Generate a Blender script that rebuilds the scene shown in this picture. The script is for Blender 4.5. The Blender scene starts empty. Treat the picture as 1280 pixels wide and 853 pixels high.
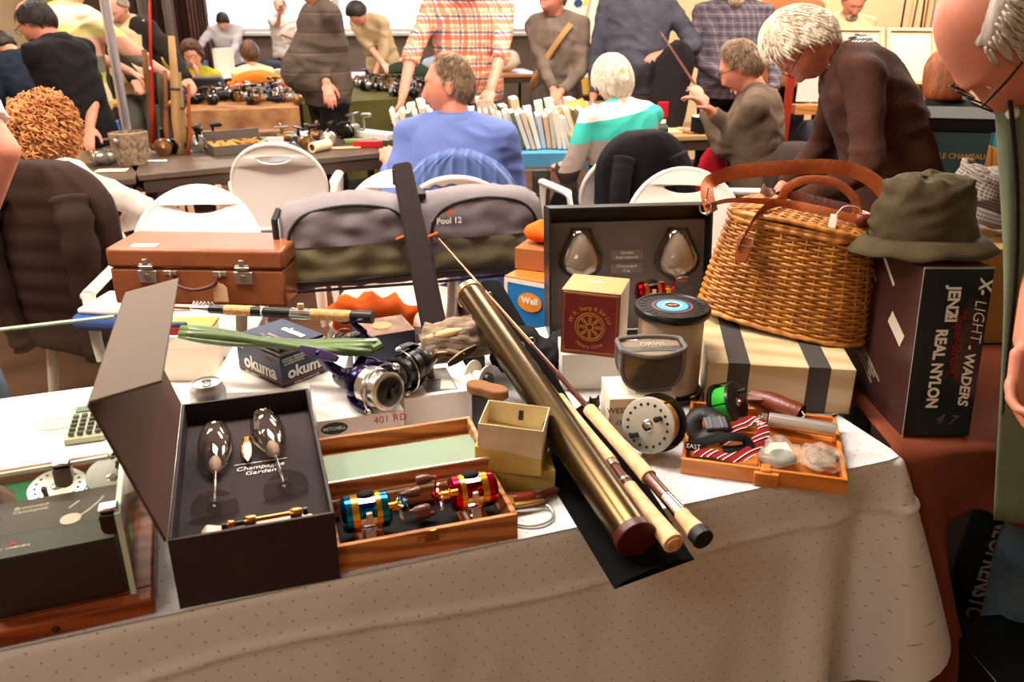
import bpy, bmesh, math, random
import numpy as np
from mathutils import Vector, Matrix, noise, Euler
C = bpy.context.scene.collection
R = math.radians
PI = math.pi
rnd = random.Random(7)
# ---------------------------------------------------------------- camera model
FOC, PITCH, CAMH = 1050.0, R(22.48), 1.52
SP, CP = math.sin(PITCH), math.cos(PITCH)
def ray(u, v):
    du, dv = u-640.0, v-426.5
    return Vector((du, FOC*CP-dv*SP, -(FOC*SP+dv*CP)))
def P(u, v, z=0.74):          # where the sight line meets the horizontal plane z
    r = ray(u, v); t = (z-CAMH)/r.z
    return Vector((r.x*t, r.y*t, z))
def Q(u, v, y):               # where it meets the vertical plane y
    r = ray(u, v); t = y/r.y
    return Vector((r.x*t, y, CAMH+r.z*t))
def T(loc=(0,0,0), rx=0, ry=0, rz=0, s=1):
    m = Matrix.Translation(Vector(loc)) @ Euler((R(rx),R(ry),R(rz)),'XYZ').to_matrix().to_4x4()
    if s != 1:
        sv = (s,s,s) if isinstance(s,(int,float)) else s
        m = m @ Matrix.Diagonal((sv[0],sv[1],sv[2],1))
    return m
def hexc(h):
    h = h.lstrip('#'); o = []
    for i in (0,2,4):
        c = int(h[i:i+2],16)/255; o.append(c/12.92 if c <= .04045 else ((c+.055)/1.055)**2.4)
    return (*o,1)
# ---------------------------------------------------------------- materials
MATS = {}
def mat(name, col, rough=.55, metal=0, bump=0, bscale=80, var=0, vscale=6, emit=0, alpha=1, trans=0, ior=1.45,
        coat=0, sheen=0, stretch=None, col2=None, aniso=0, coord='Object'):
    if name in MATS: return MATS[name]
    m = bpy.data.materials.new(name); m.use_nodes = True
    nt = m.node_tree; b = nt.nodes['Principled BSDF']
    c = hexc(col) if isinstance(col,str) else col
    b.inputs['Base Color'].default_value = c
    b.inputs['Roughness'].default_value = rough; b.inputs['Metallic'].default_value = metal
    b.inputs['IOR'].default_value = ior
    if trans: b.inputs['Transmission Weight'].default_value = trans
    if rough >= .65 and not metal: b.inputs['Specular IOR Level'].default_value = .18
    if coat: b.inputs['Coat Weight'].default_value = coat; b.inputs['Coat Roughness'].default_value = .1
    if emit: b.inputs['Emission Color'].default_value = c; b.inputs['Emission Strength'].default_value = emit
    if alpha < 1: b.inputs['Alpha'].default_value = alpha
    if bump or var or col2:
        tc = nt.nodes.new('ShaderNodeTexCoord'); mp = nt.nodes.new('ShaderNodeMapping')
        nt.links.new(tc.outputs[coord], mp.inputs[0])
        if stretch: mp.inputs['Scale'].default_value = stretch
    if var or col2:
        n = nt.nodes.new('ShaderNodeTexNoise'); n.inputs['Scale'].default_value = vscale; n.inputs['Detail'].default_value = 5
        nt.links.new(mp.outputs[0], n.inputs['Vector'])
        mx = nt.nodes.new('ShaderNodeValToRGB'); nt.links.new(n.outputs['Fac'], mx.inputs[0])
        c2 = hexc(col2) if col2 else tuple(x*(1-var) for x in c[:3])+(1,)
        e = mx.color_ramp.elements; e[0].position = .35; e[1].position = .65
        e[0].color = c2; e[1].color = c
        nt.links.new(mx.outputs[0], b.inputs['Base Color'])
    if bump:
        n = nt.nodes.new('ShaderNodeTexNoise'); n.inputs['Scale'].default_value = bscale; n.inputs['Detail'].default_value = 3
        nt.links.new(mp.outputs[0], n.inputs['Vector'])
        bp = nt.nodes.new('ShaderNodeBump'); bp.inputs['Strength'].default_value = bump; bp.inputs['Distance'].default_value = .004
        nt.links.new(n.outputs['Fac'], bp.inputs['Height']); nt.links.new(bp.outputs[0], b.inputs['Normal'])
    MATS[name] = m; return m
def nd(m, t, **kw):
    n = m.node_tree.nodes.new('ShaderNode'+t)
    for k, v in kw.items(): setattr(n, k, v)
    return n
def lk(m, a, b): m.node_tree.links.new(a, b)
def wood(name, c1, c2, scale=14, rough=.45, axis='X', coat=.15, dist=6):
    if name in MATS: return MATS[name]
    m = mat(name, c1, rough, coat=coat); b = m.node_tree.nodes['Principled BSDF']
    tc = nd(m,'TexCoord'); mp = nd(m,'Mapping'); lk(m, tc.outputs['Object'], mp.inputs[0])
    mp.inputs['Scale'].default_value = {'X':(.12,1,1),'Y':(1,.12,1),'Z':(1,1,.12)}[axis]
    w = nd(m,'TexWave', wave_type='BANDS', bands_direction='DIAGONAL'); w.inputs['Scale'].default_value = scale
    w.inputs['Distortion'].default_value = dist; w.inputs['Detail'].default_value = 3; w.inputs['Detail Scale'].default_value = 1.2
    lk(m, mp.outputs[0], w.inputs['Vector'])
    r = nd(m,'ValToRGB'); r.color_ramp.elements[0].color = hexc(c1); r.color_ramp.elements[1].color = hexc(c2)
    r.color_ramp.elements[0].position = .3; r.color_ramp.elements[1].position = .9
    lk(m, w.outputs['Fac'], r.inputs[0]); lk(m, r.outputs[0], b.inputs['Base Color'])
    return m
def stripes(name, cols, size, axis='Z', off=0, rough=.85, bump=.25, rot=(0,0,0)):
    """horizontal bands: cols = [(fraction, hex), ...], repeating every size metres"""
    if name in MATS: return MATS[name]
    m = mat(name, cols[0][1], rough); b = m.node_tree.nodes['Principled BSDF']
    tc = nd(m,'TexCoord'); mp = nd(m,'Mapping'); lk(m, tc.outputs['Object'], mp.inputs[0])
    mp.inputs['Rotation'].default_value = rot
    sx = nd(m,'SeparateXYZ'); lk(m, mp.outputs[0], sx.inputs[0])
    a = nd(m,'Math', operation='ADD'); a.inputs[1].default_value = off; lk(m, sx.outputs[axis], a.inputs[0])
    d = nd(m,'Math', operation='DIVIDE'); d.inputs[1].default_value = size; lk(m, a.outputs[0], d.inputs[0])
    f = nd(m,'Math', operation='FRACT'); lk(m, d.outputs[0], f.inputs[0])
    r = nd(m,'ValToRGB'); r.color_ramp.interpolation = 'CONSTANT'
    e = r.color_ramp.elements
    while len(e) < len(cols): e.new(.5)
    pos = 0
    for i, (fr, c) in enumerate(cols): e[i].position = pos; e[i].color = hexc(c); pos += fr
    lk(m, f.outputs[0], r.inputs[0]); lk(m, r.outputs[0], b.inputs['Base Color'])
    n = nd(m,'TexNoise'); n.inputs['Scale'].default_value = 60; bp = nd(m,'Bump'); bp.inputs['Strength'].default_value = bump
    bp.inputs['Distance'].default_value = .003
    lk(m, n.outputs['Fac'], bp.inputs['Height']); lk(m, bp.outputs[0], b.inputs['Normal'])
    return m
def plaid(name, base, lines, size, rough=.85):
    """base colour with line families [(hex, frac_pos, frac_width, strength)] in both directions"""
    if name in MATS: return MATS[name]
    m = mat(name, base, rough, sheen=.2); b = m.node_tree.nodes['Principled BSDF']
    tc = nd(m,'TexCoord'); sx = nd(m,'SeparateXYZ'); lk(m, tc.outputs['Object'], sx.inputs[0])
    cur = None
    rgb = nd(m,'RGB'); rgb.outputs[0].default_value = hexc(base); cur = rgb.outputs[0]
    ad = nd(m,'Math', operation='ADD'); lk(m, sx.outputs['X'], ad.inputs[0]); lk(m, sx.outputs['Y'], ad.inputs[1])
    for src in (ad.outputs[0], sx.outputs['Z']):
        for (c, p, w, s) in lines:
            d = nd(m,'Math', operation='DIVIDE'); d.inputs[1].default_value = size; lk(m, src, d.inputs[0])
            a = nd(m,'Math', operation='ADD'); a.inputs[1].default_value = 10-p; lk(m, d.outputs[0], a.inputs[0])
            f = nd(m,'Math', operation='FRACT'); lk(m, a.outputs[0], f.inputs[0])
            l = nd(m,'Math', operation='LESS_THAN'); l.inputs[1].default_value = w; lk(m, f.outputs[0], l.inputs[0])
            k = nd(m,'Math', operation='MULTIPLY'); k.inputs[1].default_value = s; lk(m, l.outputs[0], k.inputs[0])
            mx = nd(m,'MixRGB'); mx.inputs[2].default_value = hexc(c); lk(m, k.outputs[0], mx.inputs[0]); lk(m, cur, mx.inputs[1])
            cur = mx.outputs[0]
    lk(m, cur, b.inputs['Base Color'])
    return m
def glassm(name, col='#ffffff', rough=.02, alpha=None):
    if name in MATS: return MATS[name]
    m = bpy.data.materials.new(name); m.use_nodes = True; nt = m.node_tree
    for n in list(nt.nodes): nt.nodes.remove(n)
    o = nd(m,'OutputMaterial'); tr = nd(m,'BsdfTransparent'); gl = nd(m,'BsdfGlossy'); mx = nd(m,'MixShader')
    tr.inputs[0].default_value = hexc(col); gl.inputs['Roughness'].default_value = rough
    lw = nd(m,'LayerWeight'); lw.inputs[0].default_value = .35 if alpha is None else alpha
    mm = nd(m,'Math', operation='MULTIPLY_ADD'); mm.inputs[1].default_value = .28; mm.inputs[2].default_value = .02
    lk(m, lw.outputs['Facing'], mm.inputs[0]); lk(m, mm.outputs[0], mx.inputs[0])
    lk(m, tr.outputs[0], mx.inputs[1]); lk(m, gl.outputs[0], mx.inputs[2]); lk(m, mx.outputs[0], o.inputs[0])
    MATS[name] = m; return m
# ---------------------------------------------------------------- mesh collector
class G:
    def __init__(s, M=None):
        s.v = []; s.f = []; s.mi = []; s.M = M or Matrix(); s.m = 0
    def add(s, vs, fs, mi=None):
        b = len(s.v); s.v += [s.M @ Vector(p) for p in vs]; s.f += [tuple(b+i for i in f) for f in fs]
        s.mi += [s.m if mi is None else mi]*len(fs); return s
    def box(s, c, d, M=None, mi=None, taper=1):
        M = M or Matrix(); x, y, z = d[0]/2, d[1]/2, d[2]/2; t = taper
        vs = [M @ Vector(p) + Vector(c) for p in ((-x,-y,-z),(x,-y,-z),(x,y,-z),(-x,y,-z),(-x*t,-y*t,z),(x*t,-y*t,z),(x*t,y*t,z),(-x*t,y*t,z))]
        return s.add(vs, [(0,3,2,1),(4,5,6,7),(0,1,5,4),(1,2,6,5),(2,3,7,6),(3,0,4,7)], mi)
    def bx(s, x0, x1, y0, y1, z0, z1, mi=None):
        return s.box(((x0+x1)/2,(y0+y1)/2,(z0+z1)/2), (abs(x1-x0),abs(y1-y0),abs(z1-z0)), mi=mi)
    def rings(s, rings, caps=(True,True), closed=False, mi=None):
        n = len(rings[0]); vs = [p for r in rings for p in r]; fs = []
        L = len(rings)
        for i in range(L if closed else L-1):
            a, b = i*n, ((i+1) % L)*n
            for j in range(n):
                k = (j+1) % n; fs.append((a+j, a+k, b+k, b+j))
        if not closed:
            if caps[0]: fs.append(tuple(range(n-1,-1,-1)))
            if caps[1]: fs.append(tuple((L-1)*n+j for j in range(n)))
        return s.add(vs, fs, mi)
    def tube(s, pts, r, n=8, closed=False, flat=1, mi=None, caps=(True,True), up=None):
        pts = [Vector(p) for p in pts]; L = len(pts); rings = []; nrm = None
        for i, p in enumerate(pts):
            if closed: t = pts[(i+1)%L]-pts[i-1]
            else: t = pts[min(i+1,L-1)]-pts[max(i-1,0)]
            if t.length < 1e-9: t = Vector((0,0,1))
            t.normalize()
            if up is not None: a = Vector(up).cross(t); a = a if a.length > 1e-6 else t.orthogonal()
            elif nrm is None: a = t.orthogonal() if abs(t.z) > .9 else Vector((0,0,1)).cross(t)
            else: a = nrm - t*nrm.dot(t)
            if a.length < 1e-6: a = t.orthogonal()
            a.normalize(); nrm = a; b = t.cross(a)
            rr = r[i] if isinstance(r,(list,tuple)) else r
            rings.append([p + (a*math.cos(2*PI*j/n) + b*math.sin(2*PI*j/n)*flat)*rr for j in range(n)])
        return s.rings(rings, caps, closed, mi)
    def cyl(s, p0, p1, r0, r1=None, n=24, mi=None, caps=(True,True)):
        return s.tube([p0,p1], [r0, r0 if r1 is None else r1], n, mi=mi, caps=caps)
    def lathe(s, prof, n=32, M=None, mi=None, caps=(True,True), sc=(1,1)):
        M = M or Matrix()
        return s.rings([[M @ Vector((r*math.cos(2*PI*j/n)*sc[0], r*math.sin(2*PI*j/n)*sc[1], z)) for j in range(n)] for r, z in prof], caps, mi=mi)
    def ball(s, c, r, nu=20, nv=12, M=None, mi=None):
        r = (r,r,r) if isinstance(r,(int,float)) else r; M = M or Matrix(); c = Vector(c); rg = []
        for i in range(nv+1):
            a = PI*i/nv; a = min(max(a,.02),PI-.02)
            rg.append([c + M @ Vector((r[0]*math.sin(a)*math.cos(2*PI*j/nu), r[1]*math.sin(a)*math.sin(2*PI*j/nu), -r[2]*math.cos(a))) for j in range(nu)])
        return s.rings(rg, mi=mi)
    def caps2(s, p0, p1, r0, r1, n=14, flat0=False, flat1=False, sx=1, ref=None, mi=None):
        """rounded tapered limb; sx stretches it along ref"""
        p0, p1 = Vector(p0), Vector(p1); t = (p1-p0); L = t.length
        if L < 1e-6: t = Vector((0,0,1)); L = 1e-6
        t = t/L; a = Vector(ref) if ref is not None else t.orthogonal(); a = a-t*a.dot(t)
        if a.length < 1e-5: a = t.orthogonal()
        a.normalize(); b = t.cross(a); rg = []
        def ring(c, r): rg.append([c + a*math.cos(2*PI*j/n)*r*sx + b*math.sin(2*PI*j/n)*r for j in range(n)])
        if not flat0:
            for k in (85,60,35,15): ring(p0-t*r0*math.sin(R(k)), r0*math.cos(R(k)))
        ring(p0, r0); ring((p0+p1)/2, (r0+r1)/2); ring(p1, r1)
        if not flat1:
            for k in (15,35,60,85): ring(p1+t*r1*math.sin(R(k)), r1*math.cos(R(k)))
        return s.rings(rg, mi=mi)
    def prism(s, poly, z0, z1, mi=None):
        n = len(poly)
        return s.rings([[Vector((x,y,z0)) for x,y in poly],[Vector((x,y,z1)) for x,y in poly]], mi=mi)
    def grid(s, fn, nu, nv, mi=None, thick=0):
        vs = [fn(i/nu, j/nv) for j in range(nv+1) for i in range(nu+1)]
        fs = [(j*(nu+1)+i, j*(nu+1)+i+1, (j+1)*(nu+1)+i+1, (j+1)*(nu+1)+i) for j in range(nv) for i in range(nu)]
        return s.add(vs, fs, mi)
    def mesh(s, name):
        me = bpy.data.meshes.new(name); me.from_pydata([tuple(p) for p in s.v], [], s.f)
        if any(s.mi): me.polygons.foreach_set('material_index', s.mi)
        me.update(); return me
def recalc(me):
    bm = bmesh.new(); bm.from_mesh(me); bmesh.ops.recalc_face_normals(bm, faces=bm.faces); bm.to_mesh(me); bm.free()
def part(name, g, m, parent=None, bevel=0, smooth=True, sub=0, solid=0, seg=2, loc=None, recalcn=True, ang=40, label=None):
    me = g if isinstance(g, bpy.types.Mesh) else g.mesh(name)
    if recalcn: recalc(me)
    o = bpy.data.objects.new(name, me); C.objects.link(o)
    for mm in (m if isinstance(m,(list,tuple)) else [m]): me.materials.append(mm)
    if parent is not None: o.parent = parent
    if loc is not None: o.location = loc
    if solid:
        md = o.modifiers.new('solid','SOLIDIFY'); md.thickness = solid; md.offset = 0
    if bevel:
        md = o.modifiers.new('bevel','BEVEL'); md.width = bevel; md.segments = seg; md.limit_method = 'ANGLE'; md.angle_limit = R(35)
    if sub:
        md = o.modifiers.new('sub','SUBSURF'); md.levels = sub; md.render_levels = sub
    if smooth:
        me.polygons.foreach_set('use_smooth', [True]*len(me.polygons))
        if not sub and ang < 180:
            try: me.set_sharp_from_angle(angle=R(ang))
            except Exception: pass
    if label: o['label'] = label
    return o
def tag(o, label, cat, group=None, kind=None):
    o['label'] = label; o['category'] = cat
    if group: o['group'] = group
    if kind: o['kind'] = kind
    return o
def thing(name, label, cat, loc=(0,0,0), rz=0, group=None, rx=0, ry=0):
    o = bpy.data.objects.new(name, None); C.objects.link(o); o.empty_display_size = .05
    o.location = loc; o.rotation_euler = (R(rx),R(ry),R(rz)); return tag(o, label, cat, group)
def struct(name, g, m, **k):
    o = part(name, g, m, **k); o['kind'] = 'structure'; return o
def dup(root, loc=None, rz=None, label=None, scale=None, rx=None, ry=None, group=None):
    r = root.copy(); C.objects.link(r)
    if loc is not None: r.location = loc
    e = list(r.rotation_euler)
    if rx is not None: e[0] = R(rx)
    if ry is not None: e[1] = R(ry)
    if rz is not None: e[2] = R(rz)
    r.rotation_euler = e
    if label: r['label'] = label
    if group: r['group'] = group
    if scale is not None: r.scale = (scale,)*3 if isinstance(scale,(int,float)) else scale
    for ch in list(root.children):
        c = ch.copy(); C.objects.link(c); c.parent = r
        for gch in list(ch.children):
            d = gch.copy(); C.objects.link(d); d.parent = c
    return r
def curve_mesh(cu):
    o = bpy.data.objects.new('tmp', cu); C.objects.link(o)
    bpy.context.view_layer.update()
    me = bpy.data.meshes.new_from_object(o.evaluated_get(bpy.context.evaluated_depsgraph_get()))
    bpy.data.objects.remove(o); bpy.data.curves.remove(cu); return me
def text(s, M, size, m, parent, name='lettering', ext=.0003, bold=0, align='CENTER', shear=0, space=1, lsp=1, sx=1):
    cu = bpy.data.curves.new('txt','FONT'); cu.body = s; cu.size = size; cu.extrude = ext; cu.offset = bold*size
    cu.align_x = align; cu.align_y = 'CENTER'; cu.shear = shear; cu.space_character = space; cu.space_line = lsp; cu.resolution_u = 3
    me = curve_mesh(cu); me.transform(M @ Matrix.Diagonal((sx,1,1,1)))
    return part(name, me, m, parent, smooth=False, recalcn=False)
def shape(outer, holes=(), th=.006, bev=.001, fn=None):
    """flat plate in XY with holes -> mesh"""
    cu = bpy.data.curves.new('sh','CURVE'); cu.dimensions = '2D'; cu.fill_mode = 'BOTH'; cu.extrude = th/2; cu.bevel_depth = bev; cu.bevel_resolution = 1
    for pts in [outer]+list(holes):
        sp = cu.splines.new('POLY'); sp.points.add(len(pts)-1)
        for i, (x, y) in enumerate(pts): sp.points[i].co = (x,y,0,1)
        sp.use_cyclic_u = True
    me = curve_mesh(cu)
    if fn:
        for v in me.vertices: v.co = fn(v.co)
    return me
def remesh(g, vox, smooth=4, name='m', fac=.5):
    me = g.mesh(name) if isinstance(g, G) else g
    recalc(me)
    o = bpy.data.objects.new('tmp', me); C.objects.link(o)
    md = o.modifiers.new('r','REMESH'); md.mode = 'VOXEL'; md.voxel_size = vox; md.adaptivity = 0
    if smooth:
        sm = o.modifiers.new('s','SMOOTH'); sm.factor = fac; sm.iterations = smooth
    bpy.context.view_layer.update()
    out = bpy.data.meshes.new_from_object(o.evaluated_get(bpy.context.evaluated_depsgraph_get()))
    out.name = name; bpy.data.objects.remove(o); bpy.data.meshes.remove(me); return out
def wrinkle(me, amp=.005, sc=(9,9,16), seed=0):
    off = Vector((seed*3.1, seed*7.7, seed*1.3))
    n = len(me.vertices); no = np.empty(n*3,'f'); me.vertices.foreach_get('normal', no); no = no.reshape(-1,3)
    co = np.empty(n*3,'f'); me.vertices.foreach_get('co', co); co = co.reshape(-1,3)
    for i in range(n):
        c = co[i]; p = Vector((c[0]*sc[0], c[1]*sc[1], c[2]*sc[2]))+off
        q = noise.noise_vector(p*.45)*1.2
        k = 1-abs(noise.noise(p+q))*2.2
        co[i] += no[i]*(k-.55)*amp
    me.vertices.foreach_set('co', co.reshape(-1)); me.update(); return me
def arc(n, a0, a1, rx, ry, cx=0, cy=0):
    return [(cx+rx*math.cos(a0+(a1-a0)*i/n), cy+ry*math.sin(a0+(a1-a0)*i/n)) for i in range(n+1)]
def rrect(w, h, r, n=4):
    o = []
    for cx, cy, a in ((w/2-r,h/2-r,0),(-w/2+r,h/2-r,90),(-w/2+r,-h/2+r,180),(w/2-r,-h/2+r,270)):
        o += [(cx+r*math.cos(R(a+90*i/n)), cy+r*math.sin(R(a+90*i/n))) for i in range(n+1)]
    return o
def yaw_of(a, b): return math.degrees(math.atan2(b.y-a.y, b.x-a.x))
FRONT = lambda x, y, z: T((x,y,z), rx=90)           # text plane facing local -Y
TOP = lambda x, y, z, rz=0: T((x,y,z), rz=rz)       # text lying on top, read from -Y
def RIGHT(x, y, z): return T((x,y,z), rx=90, rz=90) # text on a face looking to local +X
def LEFT(x, y, z): return T((x,y,z), rx=90, rz=-90)
def smooth_path(p,n=6,closed=False):
    p=[Vector(q) for q in p]; o=[]; L=len(p)
    for i in range(L-1):
        p0=p[max(i-1,0)];p1=p[i];p2=p[i+1];p3=p[min(i+2,L-1)]
        for k in range(n):
            t=k/n; o.append(.5*((2*p1)+(p2-p0)*t+(2*p0-5*p1+4*p2-p3)*t*t+(3*p1-p0-3*p2+p3)*t**3))
    o.append(p[-1]); return o
# ---------------------------------------------------------------- common materials
M_white = mat('white_card','#ece6dc',.6,var=.05,vscale=9)
M_black = mat('black_plastic','#0b0a0b',.35)
M_blackm = mat('black_matt','#121011',.7)
M_chrome = mat('chrome','#d8d8d8',.18,1)
M_steel = mat('steel','#c4c1bc',.32,.7)
M_gold = mat('gold_metal','#e0a93c',.22,1)
M_brass = mat('brass_tube','#54442a',.26,.92)
M_cork = mat('cork','#dcae78',.75,bump=.25,bscale=260,col2='#c08a52',vscale=130)
M_corkp = mat('pale_cork','#ecc79c',.7,bump=.15,bscale=200,col2='#dcae7e',vscale=60)
M_glass = glassm('clear_glass')
M_glassg = glassm('greenish_glass','#f7faf6')
M_rubber = mat('black_rubber','#161416',.55,bump=.1,bscale=300)
M_leather = mat('tan_leather','#a8582a',.45,bump=.35,bscale=160,col2='#8a431f',vscale=25)
M_leatherd = mat('dark_leather','#5b2413',.4,bump=.3,bscale=160,col2='#451a0e',vscale=25)
M_txtw = mat('white_print','#f2efe8',.6)
M_txtk = mat('black_print','#1d1b1b',.6)
M_txtr = mat('red_print','#b5141c',.6)
M_txtg = mat('gold_print','#c89a4a',.45,.4)
M_felt = mat('green_felt','#1d6b43',.95,bump=.4,bscale=400)
M_darkwood = wood('cherry_wood','#9a4a22','#7b3415',20,.35,dist=4)
TA, TB = Vector((-.479,.907,0)), Vector((.713,1.331,0)); TYAW = yaw_of(TA,TB); TW = (TB-TA).length; TD = .82
# ---------------------------------------------------------------- display table and cloth
t = thing('folding_table','folding table hidden under the white dotted cloth','table',(TA.x,TA.y,0),TYAW)
g = G(); g.bx(-.6,TW-.004,.004,TD-.004,.70,.734); part('tabletop',g,mat('table_board','#8b7a62',.6),t,bevel=.004)
for x in (-.5,TW-.12):
    for y in (.08,TD-.08):
        g = G(); g.cyl((x,y,0),(x,y,.7),.015); part('leg',g,M_steel,t)
def dotted(name, col, dot):
    m = mat(name,col,.9,sheen=.3); b = m.node_tree.nodes['Principled BSDF']
    uv = nd(m,'UVMap'); mp = nd(m,'Mapping'); lk(m,uv.outputs[0],mp.inputs[0]); mp.inputs['Rotation'].default_value=(0,0,R(38)); mp.inputs['Scale'].default_value=(42,42,42)
    vo = nd(m,'TexVoronoi'); vo.inputs['Scale'].default_value=1; vo.inputs['Randomness'].default_value=0
    lk(m,mp.outputs[0],vo.inputs['Vector'])
    l = nd(m,'Math',operation='LESS_THAN'); l.inputs[1].default_value=.075; lk(m,vo.outputs['Distance'],l.inputs[0])
    mx = nd(m,'MixRGB'); mx.inputs[1].default_value=hexc(col); mx.inputs[2].default_value=hexc(dot); lk(m,l.outputs[0],mx.inputs[0])
    lk(m,mx.outputs[0],b.inputs['Base Color'])
    n = nd(m,'TexNoise'); n.inputs['Scale'].default_value=9; n.inputs['Detail'].default_value=3; tc=nd(m,'TexCoord'); lk(m,tc.outputs['Object'],n.inputs['Vector'])
    bp = nd(m,'Bump'); bp.inputs['Strength'].default_value=.35; bp.inputs['Distance'].default_value=.02; lk(m,n.outputs['Fac'],bp.inputs['Height']); lk(m,bp.outputs[0],b.inputs['Normal'])
    return m
def table_cloth(name, M, W0, W1, D, z, dropf, bulge, m, rad=.012, seed=0):
    """cloth over a table: front edge at local y=0 from W0 to W1, right side back to D; skirt hangs in front and at the right"""
    path = []; n1 = int((W1-W0)/.012)
    for i in range(n1+1): path.append((W0+(W1-rad-W0)*i/n1, 0, 0,-1))
    for k in range(1,9):
        a = -PI/2+PI/2*k/9; path.append((W1-rad+rad*math.cos(a), rad+rad*math.sin(a), math.cos(a), math.sin(a)))
    n2 = int(D/.02)
    for i in range(n2+1): path.append((W1, rad+(D-rad)*i/n2, 1, 0))
    L = [0]
    for i in range(1,len(path)): L.append(L[-1]+math.hypot(path[i][0]-path[i-1][0],path[i][1]-path[i-1][1]))
    sc = L[n1+4]; vs = []; uv = []; nd_ = 96; N = len(path)
    for j in range(nd_+1):
        for i,(x,y,nx,ny) in enumerate(path):
            s = L[i]-sc; D_ = dropf(s); d = D_*j/nd_
            e = min(1,d/.05)
            w = .5*noise.noise(Vector((s*5+seed,d*1.3,seed)))+.22*noise.noise(Vector((s*14,d*2,seed+4)))
            o = .003*e+.045*d*(w+.45)*2 + bulge(s,d)*d
            o += .0065*math.exp(-((d-.105-.03*noise.noise(Vector((s*2.2,3,seed))))/.008)**2)
            ox, oy = nx, ny
            if abs(s)<.03: ox, oy = nx, ny
            rr=.014; th_=min(PI/2,d/rr); zz=z-rr*(1-math.cos(th_))-max(0,d-rr*PI/2)*(1-.02); o+=rr*math.sin(th_)-rr
            vs.append(M @ Vector((x+ox*o, y+oy*o, zz))); uv.append((L[i],d))
    fs = [(j*N+i,(j+1)*N+i,(j+1)*N+i+1,j*N+i+1) for j in range(nd_) for i in range(N-1)]
    b = len(vs); nx_, ny_ = 60, 26
    for j in range(ny_+1):
        for i in range(nx_+1):
            x = W0+(W1-W0)*i/nx_; y = D*j/ny_
            xx = min(x, W1-.0005); yy = max(y, .0005)
            if x > W1-rad and y < rad: xx, yy = W1-rad*.5, rad*.5
            vs.append(M @ Vector((xx,yy,z+.0004+(.0006*noise.noise(Vector((x*7,y*7,seed))) if 0<i<nx_ and 0<j<ny_ else 0)))); uv.append((x-W0,-y))
    fs += [(b+j*(nx_+1)+i,b+j*(nx_+1)+i+1,b+(j+1)*(nx_+1)+i+1,b+(j+1)*(nx_+1)+i) for j in range(ny_) for i in range(nx_)]
    me = bpy.data.meshes.new(name); me.from_pydata([tuple(v) for v in vs],[],fs); me.update()
    ul = me.uv_layers.new(name='UVMap')
    for lp in me.loops: ul.data[lp.index].uv = uv[lp.vertex_index]
    return part(name,me,m,recalcn=False,ang=180)
def drop_front(s):
    if s < -.12: return .66
    if s < .03: return .66-(.66-.36)*((s+.12)/.15)**1.2
    return .36+.15*min(1,(s-.03)/.3)
def bulge_front(s,d):
    return .36*math.exp(-((s-.012)/.03)**2)-.13*math.exp(-((s+.075)/.026)**2)+.10*math.exp(-((s+.16)/.05)**2)+.03*math.exp(-((s+.5)/.08)**2)
tc_ = table_cloth('tablecloth',T((TA.x,TA.y,0),rz=TYAW),-.6,TW,TD,.74,drop_front,bulge_front,dotted('white_damask','#e0dfe2','#aeaab0'))
tag(tc_,'white dotted tablecloth draped over the foreground table','tablecloth')
# brown cloth table at right
bt0 = Vector((.74,1.375,0))
t = thing('trestle_table','side table hidden under the brown cloth at right','table',(bt0.x,bt0.y,0),0)
g = G(); g.bx(.0,1.1,.03,.68,.70,.730); part('tabletop',g,MATS['table_board'],t,bevel=.004)
for x in (.12,1.0):
    for y in (.1,.6):
        g = G(); g.cyl((x,y,0),(x,y,.7),.015); part('leg',g,M_steel,t)
M_brown = mat('brown_cloth','#7a3f2a',.9,bump=.3,bscale=14,sheen=.2,col2='#6c3523',vscale=5)
def bsurf(x,y): return .737+.001*noise.noise(Vector((x*6,y*6,3)))
vs=[];fs=[]
XS=[-.03+i*.0192 for i in range(61)]
rows=[(.66*(1-j/20)+.005) for j in range(21)]
for y in rows:
    for x in XS: vs.append(Vector((bt0.x+x+(.035 if x<0 else 0)*0, bt0.y+y, bsurf(x,y))))
for j in range(1,23):
    for x in XS:
        hang = .14+.08*abs(math.sin((x-.15)*4.2))+.02*noise.noise(Vector((x*9,0,0)))
        if x < .02: hang = .62
        elif x < .08: hang = .62+(hang-.62)*(x-.02)/.06
        d = hang*j/22
        o = .01+.03*d*math.sin(x*26+1)+.05*d*noise.noise(Vector((x*7,d*3,2)))+.12*d*math.exp(-(x/.07)**2)
        vs.append(Vector((bt0.x+x+.32*d*math.exp(-((x-.02)/.06)**2), bt0.y+.005-max(o,.002), .736-d)))
n=len(XS); nr=len(vs)//n
fs=[(j*n+i,(j+1)*n+i,(j+1)*n+i+1,j*n+i+1) for j in range(nr-1) for i in range(n-1)]
g=G(); g.add(vs,fs); o=part('brown_tablecloth',g,M_brown,ang=180,solid=.002)
tag(o,'brown cloth over the side table under the wader box','tablecloth')
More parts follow.
